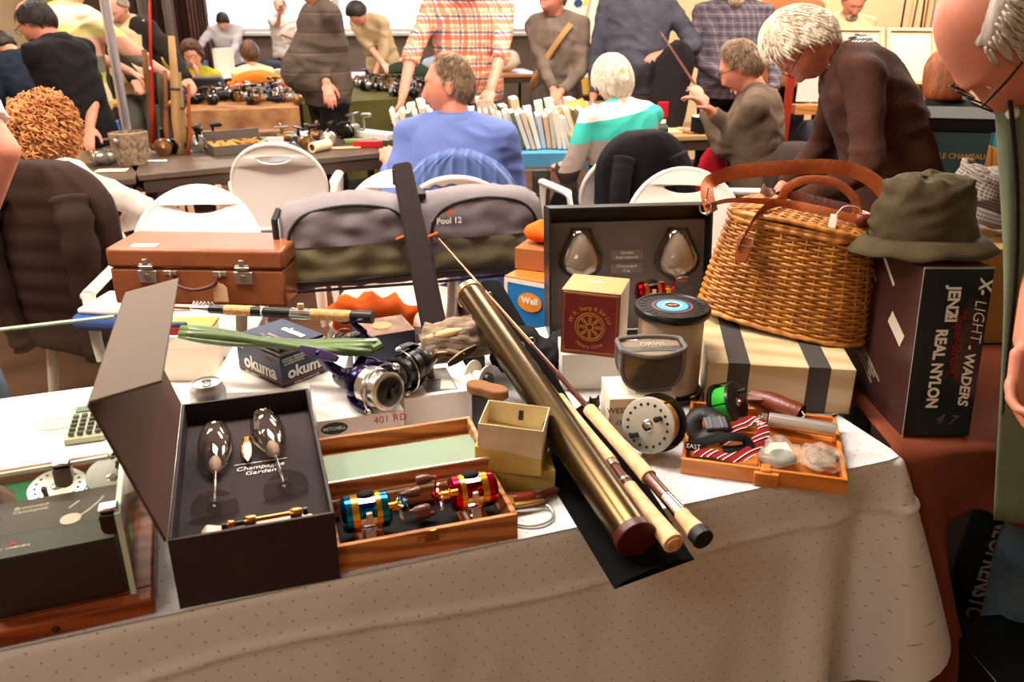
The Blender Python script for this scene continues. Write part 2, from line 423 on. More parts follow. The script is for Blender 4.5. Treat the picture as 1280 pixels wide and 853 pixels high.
# ---------------------------------------------------------------- glass display case
t = thing('display_case','glass topped display case with reddish wooden base at left','display case',(-.484,.913,.7405),20.7)
g=G(); 
for a in ((-.5,0,0,.03),(-.5,0,.42,.45),(-.03,0,.03,.42),(-.5,-.47,.03,.42)): g.bx(a[0],a[1],a[2],a[3],0,.026)
part('base_frame',g,M_darkwood,t,bevel=.004,seg=3)
g=G(); g.bx(-.47,-.03,.03,.42,0,.012); part('felt_floor',g,M_felt,t,smooth=False)
EDGE = mat('glass_edge','#cfe0cf',.2,alpha=.85)
def pane(x0,x1,y0,y1,z0,z1,name='glass_pane',M=None):
    g=G(M); g.bx(x0,x1,y0,y1,z0,z1); return part(name,g,M_glassg,t,smooth=False)
pane(-.478,-.022,.020,.024,.026,.150); pane(-.478,-.022,.426,.430,.026,.150); pane(-.026,-.022,.024,.426,.026,.150)
pane(-.478,-.022,.020,.186,.150,.154)
LM = T((0,.188,.154),rx=36)
pane(-.478,-.022,0,.245,0,.004,'glass_lid',LM)
g=G(); g.bx(-.478,-.022,.184,.188,.1495,.1545); g.bx(-.0275,-.0205,.0195,.186,.1505,.1548); g.bx(-.0275,-.0205,.0185,.0255,.026,.150)
g.M=LM; g.bx(-.478,-.022,.242,.246,-.0002,.0045); part('edge_strip',g,EDGE,t,smooth=False)
for (x,y,rz) in ((-.105,.182,0),(-.035,.035,0)):
    g=G(T((x,y,.155))); g.bx(-.012,.012,-.010,.010,0,.006)
    c=part('glass_clamp',g,M_chrome,t,bevel=.002)
    g=G(T((x,y,.148))); g.rings([[Vector((px,-.0125 if k==0 else .0105,pz)) for px,pz in [(-.012,.005),(.012,.005),(.012,-.016)]+[(.012*math.cos(a),-.016-.010*math.sin(a)) for a in (.5,1,1.57,2.1,2.6)]+[(-.012,-.016)]] for k in (0,1)])
    part('clamp_jaw',g,mat('dark_clamp','#2a0d0c',.3),c,bevel=.002)
g=G(T((-.12,-.001,.012),rx=90)); g.lathe([(.0,0),(.005,0),(.004,.002),(0,.003)],16); part('screw_head',g,M_brass,t)
g=G(); g.ball((-.038,.178,.158+.0),(.006,.006,.006)); part('corner_pin',g,M_chrome,t)
g=G(T((-.03,.43,.315))); g.bx(-.014,.014,-.008,.008,-.02,.016)
# case contents
bx_ = thing('gift_box','black gift box with printed cream disc inside the glass case','box',(-.484,.913,.7535),20.7)
g=G(); g.bx(-.195,-.035,.032,.172,0,.098); part('body',g,mat('charcoal_card','#1b191b',.5),bx_,bevel=.001)
g=G(); g.bx(-.195,-.035,.032,.172,.0985,.1); part('top_panel',g,mat('grey_card','#46423f',.55),bx_)
g=G(T((-.093,.098,.1003))); g.lathe([(0,0),(.0135,0),(.0135,.0004),(0,.0004)],40,sc=(1,1)); part('printed_disc',g,mat('cream_print','#e3cfc2',.6),bx_)
for a0,a1 in ((-50,-5),(110,150)):
    pts=[(-.093+.0,.098,.1005)]
    pts=[(-.125+.075*math.cos(R(a)),.145-.075*math.sin(R(a-20)),.1004) for a in range(20,62,6)] if a0<0 else [(-.098+.004*k,.128+.005*k*1.0,.1004) for k in range(4)]
    g=G(); g.tube(pts,.0016,6,flat=.15,up=(0,0,1)); part('printed_arc',g,MATS['cream_print'],bx_)
text('Brunswick\nCassiopeia',TOP(-.148,.145,.1004),.0105,MATS['cream_print'],bx_,shear=.3)
text('ABU  SWEDEN',TOP(-.16,.052,.1004),.007,MATS['cream_print'],bx_)
g=G(T((-.158,.062,.1003))); g.lathe([(0,0),(.004,0),(.004,.0004),(0,.0004)],16); part('printed_dot',g,M_txtr,bx_)
# ---------------------------------------------------------------- fishing reels
def fly_reel(label, loc, rx=0, rz=0, ry=0, r=.045, w=.03, plate=None, line=None, back=None, group=None, handles=2, holes=18, name='fly_reel'):
    """axis along local -Y, front plate faces -Y, centre at origin"""
    t = thing(name,label,'fishing reel',loc,rz,group,rx,ry); A = T(rx=90)
    plate = plate or M_steel; back = back or M_black; line = line or mat('orange_line','#e09a2a',.5)
    g=G(A); g.lathe([(r*.2,w*.5),(r*.93,w*.5),(r,w*.47),(r*1.0,w*.34),(r*.95,w*.34),(r*.9,w*.42),(r*.2,w*.42)],48,caps=(False,False)); part('face_plate',g,plate,t)
    if holes:
        g=G()
        for i in range(holes):
            a=2*PI*i/holes; g.M=A@T((r*.76*math.cos(a),r*.76*math.sin(a),w*.5)); g.lathe([(0,0),(r*.055,0),(r*.055,.0006),(0,.0006)],10)
        part('drain_hole',g,M_txtk,t)
    g=G(A); g.lathe([(0,w*.62),(r*.08,w*.62),(r*.1,w*.56),(r*.17,w*.54),(r*.22,w*.5),(r*.22,w*.4)],20); part('hub',g,M_chrome,t)
    g=G(A); g.lathe([(r*.3,w*.42),(r*.82,w*.42)]+[(r*(.84+.02*(k%2)),w*(.38-.07*k)) for k in range(11)]+[(r*.3,-w*.42)],36,caps=(False,False)); part('line_spool',g,line,t)
    g=G(A); g.lathe([(0,-w*.5),(r*.98,-w*.5),(r*1.06,-w*.45),(r*1.06,-w*.3),(r*.97,-w*.3),(r*.93,-w*.4),(0,-w*.4)],48); part('back_frame',g,back,t)
    for a in (65,160,325):
        g=G(A); g.cyl((r*1.01*math.cos(R(a)),r*1.01*math.sin(R(a)),-w*.4),(r*1.01*math.cos(R(a)),r*1.01*math.sin(R(a)),w*.4),r*.04,n=8); part('frame_pillar',g,back,t)
    for k in range(handles):
        a = R(42 if k==0 else 232); g=G(A@T((r*.55*math.cos(a),r*.55*math.sin(a),w*.5))); g.lathe([(0,0),(r*.1,0),(r*.08,r*.08),(r*.11,r*.3),(r*.09,r*.38),(0,r*.4)],14); part('handle_knob',g,M_rubber,t)
    g=G(A); g.box((0,-r*1.14,-w*.1),(r*.3,r*.16,w*.5)); g.box((0,-r*1.24,-w*.1),(r*.35,r*.07,w*2.2)); part('reel_foot',g,plate,t,bevel=.001)
    return t
def casting_reel(label, loc, rz, c1, group=None, rx=0, s=1, flip=1, ry=0, ha=-62, name='baitcasting_reel'):
    """round body along local X, foot down, handle on +X*flip side; origin at the bottom of the foot"""
    t = thing(name,label,'fishing reel',loc,rz,group,rx,ry); t.scale=(s,s,s)
    A = T((0,0,.031),ry=90); f = flip
    def disc(nm,m,pr): 
        g=G(A); g.lathe([(r,z*f) for r,z in pr],40); return part(nm,g,m,t,ang=30)
    disc('side_plate',c1,[(0,-.036),(.016,-.036),(.021,-.034),(.0245,-.029),(.025,-.021),(0,-.021)])
    disc('side_plate',c1,[(0,.033),(.012,.033),(.02,.031),(.0245,.027),(.025,.018),(0,.018)])
    disc('trim_ring',M_gold,[(0,-.021),(.0255,-.021),(.0258,-.012),(.024,-.011),(0,-.011)])
    disc('trim_ring',M_gold,[(0,.018),(.0255,.018),(.0258,.011),(.024,.010),(0,.010)])
    disc('line_spool',c1,[(0,-.0105),(.019,-.0105),(.019,-.008),(.013,-.007),(.013,.007),(.019,.008),(.019,.0105),(0,.0105)])
    g=G(); g.tube([(-.011,0,.031),(.011,0,.031)],.001)
    g.rings([[Vector((x,.0,0))+Vector((0,.0245*math.cos(a),.031+.0245*math.sin(a))) for a in (R(60),R(75),R(90),R(105),R(120))]+[Vector((x,.0225*math.cos(a),.031+.0225*math.sin(a))) for a in (R(120),R(105),R(90),R(75),R(60))] for x in (-.012,.012)])
    g.rings([[Vector((x,-.0245*math.cos(a),.031+.0245*math.sin(a))) for a in (R(10),R(0),R(-12))]+[Vector((x,-.0215*math.cos(a),.031+.0215*math.sin(a))) for a in (R(-12),R(0),R(10))] for x in (-.012,.012)])
    for a in (R(-55),): g.tube([(-.012,-.022*math.cos(a),.031+.022*math.sin(a)),(.012,-.022*math.cos(a),.031+.022*math.sin(a))],.002)
    part('cross_bar',g,M_chrome,t)
    g=G(); g.box((0,-.024,.037),(.008,.006,.014)); g.box((0,-.0275,.042),(.004,.002,.006)); part('line_guide',g,M_steel,t,bevel=.001)
    g=G(); g.ball((0,.004,.0565),(.012,.009,.004),16,8); part('thumb_bar',g,M_blackm,t)
    g=G(); g.box((0,0,.0055),(.012,.016,.006)); g.box((0,0,.0015),(.013,.058,.003)); part('reel_foot',g,M_chrome,t,bevel=.001)
    g=G(T((0,-.026,.012),rx=-35)); g.bx(-.007,.007,-.002,.001,-.009,.006); part('tension_tab',g,M_steel,t,bevel=.001)
    # handle side
    g=G(A); g.lathe([(r,z*f) for r,z in ((0,.033),(.0075,.033),(.0075,.045),(.006,.047),(0,.047))],20)
    part('drag_boss',g,M_gold,t)
    g=G(); 
    for k in range(5):
        a=2*PI*k/5; g.tube([(f*.043,0,.031),(f*.045,.014*math.cos(a),.031+.014*math.sin(a)),(f*.0465,.019*math.cos(a+.15),.031+.019*math.sin(a+.15))],[.0035,.003,.002],6,flat=.5)
    part('star_drag',g,M_chrome,t)
    ha = R(ha); d = Vector((0,math.cos(ha),math.sin(ha)))
    c0 = Vector((f*.052,0,.034)); g=G(); g.tube([c0-d*.036,c0-d*.02,c0,c0+d*.02,c0+d*.036],[.0035,.004,.006,.004,.0035],10,flat=.25,up=(1,0,0)); g.ball(c0,(.005,.006,.006)); h=part('handle',g,c1,t)
    for sg in (-1,1):
        k0 = c0+d*.034*sg; g=G(); 
        pr=[(0,0),(.003,0),(.003,.004),(.0055,.008),(.007,.015),(.0075,.022),(.006,.027),(0,.028)]
        g.M=Matrix.Translation(k0)@T(ry=90*f); g.lathe(pr,18); part('handle_knob',g,mat('walnut_knob','#5a321f',.35,coat=.4),h)
    g=G(T((f*.03,-.018,.045),ry=90)); g.lathe([(0,-.003),(.005,-.003),(.005,.006),(0,.006)],14); part('cast_knob',g,M_gold,t)
    return t
def spinning_reel(label, loc, rx, ry, rz, body, spoolm, rotor, s=1, group=None, lid=None, knobm=None, line=True, name='spinning_reel'):
    """spool axis along local -Y (spool faces -Y), stem and foot up (+Z)"""
    t = thing(name,label,'fishing reel',loc,rz,group,rx,ry); t.scale=(s,s,s); A=T(rx=90)
    lid = lid or M_black; knobm = knobm or M_rubber
    g=G(); g.caps2((0,.012,0),(0,.05,-.004),.024,.015,18,sx=.8,ref=(1,0,0)); g.caps2((0,.03,.0),(0,.045,.035),.012,.007,12,sx=.8,ref=(1,0,0)); g.caps2((0,.045,.03),(0,.03,.062),.008,.006,12)
    me=remesh(g,.0018,4); part('body',me,body,t,ang=180)
    g=G(); g.rings([[Vector((x*w,y,.062+h)) for x,h in ((-1,0),(1,0),(.8,.003),(-.8,.003))] for y,w in ((-.012,.004),(.01,.007),(.03,.008),(.05,.007),(.072,.004))]); part('reel_foot',g,body,t,bevel=.0008)
    g=G(A); g.lathe([(0,-.012),(.022,-.012),(.0255,-.006),(.026,.004),(.024,.010),(.018,.012),(0,.012)],32); r_=part('rotor',g,rotor,t)
    for sg in (-1,1):
        g=G(); g.tube([(sg*.024,.006,0),(sg*.031,-.008,0),(sg*.033,-.026,0),(sg*.031,-.040,0)],[.008,.0075,.007,.006],12,flat=.55,up=(1,0,0)); part('rotor_arm',g,rotor,r_)
    g=G(A); g.lathe([(0,.012),(.024,.012),(.026,.015),(.026,.028),(.0245,.030),(.021,.031)]+[(.0205+.0004*(k%2),.032+k*.0016) for k in range(10)]+[(.0245,.048),(.025,.051),(.022,.053),(0,.053)],40); part('spool',g,spoolm,t,ang=30)
    g=G(A); g.lathe([(0,.053),(.0185,.053),(.019,.055),(.014,.058),(.006,.0585),(.006,.064),(0,.065)],24); dk=part('drag_knob',g,lid,t); g=G(); g.box((0,-.061,0),(.020,.006,.004)); part('knob_ridge',g,lid,dk)
    # bail
    pts=[]
    for i in range(17):
        a=PI*i/16; pts.append((.0335*math.cos(a),-.040-.020*math.sin(a)*.5,.036*math.sin(a)))
    g=G(); g.tube(pts,.0012,8); g.ball((.0335,-.04,.002),(.005,.007,.005),12,8); g.ball((-.0335,-.04,.002),(.004,.006,.004),12,8); part('bail_wire',g,M_chrome,t)
    # handle on +X
    g=G(); g.cyl((.012,.03,0),(.034,.03,0),.007,.006,16); g.tube([(.034,.03,0),(.040,.028,-.01),(.046,.02,-.040),(.048,.018,-.052)],[.005,.0042,.0038,.004],10,flat=.6); h=part('handle',g,body,t)
    g=G(); g.caps2((.050,.018,-.054),(.074,.018,-.056),.008,.010,12,sx=1.3,ref=(0,1,0)); part('handle_knob',g,knobm,h)
    return t
# ---------------------------------------------------------------- champagne presentation box, open, at left
def frame_from(fl, fr, z): 
    a, b = P(*fl,z), P(*fr,z); return a, yaw_of(a,b), (b-a).length
M_choc = mat('chocolate_card','#2c211e',.6,bump=.15,bscale=300)
M_chocl = mat('taupe_card','#665a50',.75,bump=.1,bscale=300)
M_foam = mat('grey_foam','#3b3435',.95,bump=.2,bscale=500)
FLUTE = {}
def champagne_flute(label, M, parent_loc=None, group=None, s=1):
    t = thing('champagne_flute',label,'champagne glass',(0,0,0),0,group); t.matrix_world = M
    t.scale=(s*M.to_scale().x,)*3
    if not FLUTE:
        g=G(); g.lathe([(.0035,.098),(.010,.106),(.019,.124),(.026,.150),(.0285,.172),(.027,.200),(.0235,.222),(.0228,.222),(.0262,.200),(.0276,.172),(.025,.150),(.018,.125),(.009,.108),(.0,.1045)],36,caps=(False,False)); FLUTE['bowl']=(g.mesh('bowl'),glassm('glass_bowl','#f0ece6',.02,.55))
        g=G(); g.lathe([(.0035,.1),(.003,.06),(.0035,.02),(.006,.008),(.012,.003)],16,caps=(False,False)); FLUTE['stem']=(g.mesh('stem'),glassm('glass_stem','#e8e4e0',.02,.6))
        g=G(); g.lathe([(.0,.0),(.033,.0),(.034,.001),(.033,.002),(.012,.003),(0,.004)],40); FLUTE['foot']=(g.mesh('foot'),MATS['glass_stem'])
        g=G(); g.lathe([(0,.102),(.006,.1045),(.0095,.112),(.0095,.128),(.006,.140),(0,.142)],20); FLUTE['wax_plug']=(g.mesh('wax_plug'),mat('frosted_core','#e6d4cc',.6))
    for k,(me,m) in FLUTE.items(): part(k,me.copy() if k in('x',) else me.copy(),m,t,ang=80)
    return t
t = thing('presentation_box','open dark brown presentation box holding two champagne flutes','box',P(225,762),17.5)
BW,BD,BH = .218,.42,.112; w_=.005
g=G(); g.bx(0,BW,0,w_,0,BH); g.bx(0,BW,BD-w_,BD,0,BH); g.bx(0,w_,w_,BD-w_,0,BH); g.bx(BW-w_,BW,w_,BD-w_,0,BH); g.bx(0,BW,0,BD,0,.003)
g.box((0,0,0),(0,0,0)) if False else None
BM = T(rz=0)
part('tray_body',g,M_choc,t,bevel=.001)
g=G(); g.bx(w_,BW-w_,w_,BD-w_,.06,.072); part('foam_insert',g,M_foam,t)
# lid: hinge along the left top edge
LH = T((0,0,BH),ry=75)
g=G(LH); g.bx(-.218,0,0,BD,-.004,0); part('lid_panel',g,mat('brown_lining','#5a4238',.7,bump=.1,bscale=300),t,bevel=.001)
FH = LH @ T((-.218,0,0),ry=-105+18+180)
g=G(LH@T((-.218,0,0))@T(ry=94)); g.bx(-.086,0,.0,BD,-.004,0); part('lid_flap',g,M_chocl,t,bevel=.001)
text('Champagne\nGarden',TOP(.122,.22,.0732,0),.016,M_txtw,t,ext=.0002,shear=.2)
g=G(); g.bx(.082,.165,.243,.2445,.0725,.0735); part('printed_rule',g,M_txtw,t)
BMW = T(tuple(P(225,762)),rz=17.5)
for i,(x,y) in enumerate(((.055,.105),(.158,.130))):
    champagne_flute(('left','right')[i]+' champagne flute lying in the open dark brown box', BMW@T((x,y,.083 if i==0 else .083),rz=0 if i==0 else 6)@T(rx=-87), group=None)
t2 = thing('lure_charm','small white and gold fish lure between the two boxed flutes','lure',tuple(BMW@Vector((.104,.272,.078))),17.5)
g=G(); g.rings([[Vector((w*math.cos(a),y,.35*w*math.sin(a)+.004)) for a in [2*PI*k/12 for k in range(12)]] for y,w in ((.03,.004),(.022,.0065),(.0,.0075),(-.02,.006),(-.036,.001))]); part('lure_body',g,mat('pearl','#f3e6d4',.25,coat=.5),t2)
g=G(); g.cyl((0,.027,.004),(0,.037,.004),.006,.007,12); g.tube([(-.008,.02,.003),(-.0085,0,.003),(-.006,-.02,.003)],.002,6); part('gold_head',g,M_gold,t2)
t2 = thing('boxed_reel_stand','ivory bar with copper fittings lying at the front of the open box','display bar',tuple(BMW@Vector((.117,.03,.073))),17.5)
g=G(); g.rings([[Vector((x,-.012*k,0)),Vector((x,.012*k,0)),Vector((x,.010*k,h)),Vector((x,-.010*k,h))] for x,k,h in ((-.078,.7,.022),(-.07,1,.030),(-.05,1,.024),(.05,1,.022),(.073,.9,.02))]); part('ivory_block',g,mat('ivory','#d8c2b0',.35),t2,bevel=.003,seg=3)
M_copper = mat('copper','#d08a4e',.25,1)
g=G(); g.cyl((-.02,0,.03),(.055,0,.031),.0035,n=12); part('rail',g,M_copper,t2)
for x,r in ((-.012,.008),(-.038,.005),(.05,.008)):
    g=G(T((x,0,.03),ry=90)); g.lathe([(0,-r),(r*.8,-r),(r,-r*.5),(r,r*.5),(r*.8,r),(0,r)],16); part('collar',g,M_copper,t2)
g=G(); g.cyl((-.05,0,.028),(-.02,0,.029),.004,n=10); g.cyl((.06,0,.031),(.066,0,.031),.006,n=12); part('black_tip',g,M_black,t2)
# ---------------------------------------------------------------- wooden box with the two casting reels
a=P(422,717); b=P(640,675); yw=yaw_of(a,b)
t = thing('reel_case','open wooden reel case with pale green pad in its lid','wooden case',tuple(a),yw)
W,D,H,th=.276,.140,.045,.008
M_zeb = wood('zebra_wood','#c9854f','#9c5a2e',26,.4,dist=3)
def tray(g,W,D,H,th,fl=.004):
    g.bx(0,W,0,th,0,H); g.bx(0,W,D-th,D,0,H); g.bx(0,th,th,D-th,0,H); g.bx(W-th,W,th,D-th,0,H); g.bx(th,W-th,th,D-th,0,fl)
g=G(); tray(g,W,D,H,th); part('case_body',g,M_zeb,t,bevel=.0012)
g=G(); g.bx(th,W-th,th,D-th,.004,.008); part('black_lining',g,M_blackm,t,smooth=False)
LM=T((0,D+.002,H-.010),rx=4)
g=G(LM); tray(g,W,D,.030,th); part('lid',g,M_zeb,t,bevel=.0012)
g=G(LM@T((W/2,D/2-.004,.016),rx=-8)); g.bx(-W/2+th+.001,W/2-th-.001,-D/2+th+.006,D/2-th-.02,-.002,.002); pd=part('green_pad',g,mat('mint_card','#869682',.9),t)
text('ambassadeur\nlimited edition',LM@T((W/2,D/2-.012,.0188),rx=-8),.010,M_txtw,t,ext=.0002)
g=G(LM); g.bx(0,W,0,.004,.030,.0325); g.bx(0,W,-.012,-.0005,.002,.006); part('hinge_rail',g,mat('cream_strip','#efe3cd',.5),t)
g=G(); g.bx(.13,.152,-.002,0,.026,.034); g.bx(.134,.148,-.004,-.001,.032,.046); g.tube([(.120,-.001,.03),(.120,-.001,.036),(.162,-.001,.036),(.162,-.001,.03),(.120,-.001,.03)],.0008,6); part('latch',g,M_gold,t)
M_pad = wood('honey_wood','#c8702e','#a4541c',30,.35)
for x in (.035,.20):
    g=G(); g.bx(x,x+.042,.010,.095,.008,.020); part('reel_cradle',g,M_pad,t,bevel=.002)
RM=T(tuple(a),rz=yw)
M_blue=mat('anodised_blue','#1878b8',.18,1); M_red=mat('anodised_red','#c01030',.18,1)
casting_reel('blue and gold baitcasting reel on a cradle in the wooden case',tuple(RM@Vector((.056,.062,.0205))),yw,M_blue,s=1.12,ha=-12)
casting_reel('red and gold baitcasting reel on a cradle in the wooden case',tuple(RM@Vector((.221,.068,.0205))),yw,M_red,s=1.12,flip=-1,ha=-78)
# ---------------------------------------------------------------- white cartons behind the wooden case
def carton(label, fl, fr, z, h, depth, m, name='carton', yaw=None, lid=None, group=None, cat='box', bev=.0012, width=None, lidh=None):
    a, yw, W = frame_from(fl, fr, z)
    if yaw is not None: yw = yaw
    if width: W = width
    t = thing(name,label,cat,tuple(a+Vector((0,0,.0006))),yw,group)
    if lid:
        lh = lidh or h*.3
        g=G(); g.bx(.001,W-.001,.001,depth-.001,0,h-lh); part('body',g,m,t,bevel=bev)
        g=G(); g.bx(0,W,0,depth,h-lh,h); part('lid',g,lid,t,bevel=bev)
    else:
        g=G(); g.bx(0,W,0,depth,0,h); part('body',g,m,t,bevel=bev)
    return t, W
M_wc = mat('glossy_white_card','#efe9e2',.35,var=.04)
t,W = carton('white reel carton marked 401 RD under the purple reel',(400,568),(505,548),.741,.066,.17,M_wc,yaw=17)
text('401 RD',FRONT(W-.026,-.0004,.052),.020,M_txtr,t,bold=-.01)
g=G(T((.030,-.0003,.048),rx=90)); g.lathe([(0,0),(.024,0),(.024,.0006),(0,.0006)],32,sc=(1,.5)); part('green_oval',g,mat('dark_green_print','#12402a',.5),t)
text('MITCHELL',FRONT(.030,-.001,.048),.009,M_txtw,t,bold=.02)
t,W = carton('white carton with a photo of a reel on its lid',(507,540),(598,522),.741,.070,.14,M_wc,yaw=17)
g=G(); g.bx(.046,.108,.012,.118,.070,.0706); part('photo_print',g,mat('teal_photo','#1f3f4a',.35,col2='#7a6a58',vscale=30),t,smooth=False)
g=G(); g.bx(.055,.085,.065,.095,.0707,.0711); part('photo_inset',g,mat('grey_photo','#8b8a86',.4,col2='#3a3a3c',vscale=60),t,smooth=False)
g=G(); g.add([(.075,.02,.0708),(.105,.015,.0708),(.105,.055,.0708),(.088,.07,.0708)],[(0,1,2,3)]); part('photo_splash',g,mat('pale_photo','#d8c0ac',.4),t,smooth=False)
t,W = carton('flat white carton under the blue okuma box',(270,512),(372,500),.741,.058,.24,M_wc,yaw=4,width=.26)
t.location = Vector((-.60,1.475,.7415)); 
# okuma box
t,W = carton('dark blue okuma reel box with printed lid on the flat white carton',(333,482),(418,462),.80,.066,.115,mat('okuma_blue','#1b2540',.4),yaw=-40,width=.150)
t.location = (-.566,1.590,.8005)
OK=t; Dk=.118
g=G(); g.bx(.002,W-.002,.002,Dk-.002,.066,.073); part('lid',g,mat('grey_card_edge','#8d8680',.6),t,bevel=.001)
g=G(); g.bx(.006,W-.006,.006,Dk-.006,.073,.080); part('lid_panel',g,MATS['okuma_blue'],t,bevel=.001)
text('okuma',FRONT(.078,-.0005,.026),.040,M_txtw,t,bold=.03)
text('okuma',RIGHT(W+.0005,Dk/2+.002,.026),.034,M_txtw,t,bold=.03)
text('okuma',FRONT(.014,-.0005,.055),.008,M_txtw,t,bold=.03)
text('okuma',TOP(.09,.080,.0804),.026,M_txtw,t,bold=.03)
text('INSPIRE\nTHE POWER',TOP(.075,.035,.0804),.011,M_txtw,t)
text('ANGLING SERIES REEL\nTWO BALL BEARINGS\nALUMINIUM SPOOL',RIGHT(W+.0005,.032,.053),.0055,M_txtw,t)
text('REEL SPINNING',FRONT(.05,-.0015,.0035),.007,M_txtw,t)
text('EPIX 30',FRONT(.115,-.0005,.052),.011,mat('orange_print','#a85a2c',.5),t)
g=G(); g.bx(0,W,-.0006,0,.008,.011); g.bx(W,W+.0006,0,Dk,.008,.011); part('printed_band',g,mat('rust_print','#8a3f1e',.5),t,smooth=False)
text('CARBO SPINNING REEL',RIGHT(W+.0012,.058,.0035),.006,M_txtw,t)
# dark blue box with brown top
t,W = carton('dark blue reel box with worn brown lid behind the purple reel',(470,470),(512,463),.79,.075,.10,mat('navy_card','#1a2236',.4),yaw=24,width=.115)
t.location=Vector(P(458,478,.741)); t.location.z=.742
t.scale=(1,1,1.35)
g=G(); g.bx(0,.115,0,.10,.0752,.077); part('lid',g,mat('worn_brown_print','#8a6650',.5,col2='#5e3f2e',vscale=25),t,bevel=.0005)
g=G(); g.bx(.1152,.116,.03,.075,.035,.055); part('red_stripe',g,M_txtr,t,smooth=False)
g=G(); g.bx(.1152,.116,.035,.065,.018,.03); part('yellow_stripe',g,mat('yellow_print','#e0a820',.5),t,smooth=False)
g=G(T((.055,.05,.0772))); g.lathe([(0,0),(.022,0),(.022,.0006),(0,.0006)],24); part('lid_roundel',g,mat('tan_print','#b07a48',.5),t)
# cream lidded storage box
t,W = carton('cream storage box with metal corners behind the drinks can',(198,478),(272,474),.741,.105,.10,mat('cream_card','#e8d6bc',.6),lid=mat('cream_card_lid','#f0e2cc',.6),yaw=3,lidh=.028,width=.115)
for x in (-.001,.105):
    g=G(); g.bx(x,x+.011,-.0012,.0,.083,.097); part('metal_corner',g,M_steel,t,bevel=.002)
g=G(); g.bx(.0,.118,.012,.10,.1052,.112); o=part('olive_folder',g,mat('olive_card','#9a8430',.5),t,bevel=.001)
# can
can=thing('drink_can','silver drinks can behind the open champagne box','can',(-.566,1.408,.741),20)
g=G(); g.lathe([(0,.002),(.022,0),(.026,.004),(.033,.014),(.033,.095),(.0305,.103),(.0262,.111),(.0268,.113),(.0268,.1145),(.0258,.1145),(.0245,.1105),(0,.1105)],40); part('can_body',g,mat('can_alu','#c9c7c4',.35,.6),can,ang=60)
g=G(T((0,0,.1112))); g.tube([(.009*math.cos(a)*.8,-.004+.011*math.sin(a),0) for a in [2*PI*k/14 for k in range(14)]],.0014,6,closed=True); g.tube([(0,.002,.0002),(0,.008,.0002)],.003,8,flat=.4); part('ring_pull',g,M_chrome,can)
g=G(T((.0,.012,.1108))); g.lathe([(0,0),(.009,0),(.009,.0004),(0,.0004)],18,sc=(1,.6)); part('can_mouth',g,M_txtk,can)
# rod butt with cork handle and green sleeve, lying on the okuma box
L0=Vector(P(212,384,.925)); L1=Vector(P(466,397,.935)); pass
def along(a,b,f): return a+(b-a)*f
t=thing('fishing_rod','short fishing rod butt with cork grips lying on the okuma box','fishing rod',(0,0,0))
def seg_(nm,f0,f1,r0,r1,m,n=20):
    g=G(); g.cyl(along(L0,L1,f0),along(L0,L1,f1),r0,r1,n); return part(nm,g,m,t,bevel=.0008)
seg_('blank',.0,.17,.0025,.004,M_brass); seg_('fore_collar',.205,.285,.0085,.0095,M_black); seg_('cork_foregrip',.285,.42,.0105,.011,M_cork)
seg_('reel_seat',.42,.61,.0098,.0098,M_black); seg_('seat_ring',.47,.478,.0115,.0115,M_white); seg_('steel_hood',.61,.71,.0112,.0112,M_chrome)
seg_('cork_grip',.71,.90,.0115,.0118,M_cork); seg_('butt_cap',.90,1.0,.0125,.0125,M_black)
g=G(); d_=(L1-L0).normalized()
for k in range(6): g.tube([along(L0,L1,.12+.018*k)+Vector((0,0,.004)),along(L0,L1,.13+.018*k)+Vector((0,0,.016)),along(L0,L1,.145+.018*k)+Vector((0,0,.006))],.0012,6)
g.cyl(along(L0,L1,.11),along(L0,L1,.21),.005,.0085,14); part('line_guide',g,M_chrome,t)
g=G(); g.box(along(L0,L1,.66)+Vector((0,0,.016)),(.012,.008,.012)); part('locking_tab',g,M_corkp,t,bevel=.002)
# green rod sleeve beneath
t=thing('rod_sleeve','olive green wrapped rod sleeve beneath the cork handled rod','rod bag',(0,0,0))
A0=Vector(P(226,404,.915)); A1=Vector(P(466,424,.915)); 
g=G()
for k,(dy,dz,rr) in enumerate(((-.012,0,.009),(-.004,.002,.010),(.005,.001,.010),(-.017,-.003,.006),(.0,-.005,.009),(-.009,-.004,.008))):
    pts=[]
    for i in range(15):
        f=i/14; p=along(A0,A1,f); pts.append(p+Vector((0,dy*(1-.45*math.sin(PI*min(1,f*1.1)))*(1.1)+.004*math.sin(f*7+k),dz*.8-.016+.004*math.sin(f*5+k*1.3)-.008*math.sin(PI*f))))
    g.tube(pts,[rr*(1.25 if f<5 else 1.0)*1.25*(.6+.4*min(1,f/2)) if f<14 else rr*.7 for f in range(15)],8,flat=.7)
o=part('sleeve_fabric',g,mat('olive_vinyl','#5f7440',.4,col2='#4b5f33',vscale=18,coat=.2),t,ang=180)
g=G(); g.tube([A1+Vector((0,-.012,-.016)),A1+Vector((.012,0,-.014)),A1+Vector((.006,.014,-.012)),A1+Vector((-.02,.012,-.012))],.008,8); part('sleeve_end',g,MATS['olive_vinyl'],t)
g=G(); p=along(A0,A1,.0); g.box(p+Vector((-.012,.0,-.018)),(.03,.004,.016)); part('red_label',g,M_txtr,t,bevel=.001)
g=G(); g.box(p+Vector((-.008,.006,-.006)),(.035,.012,.012)); part('blue_tip',g,mat('slate_blue','#3a4a60',.6),t,bevel=.004)
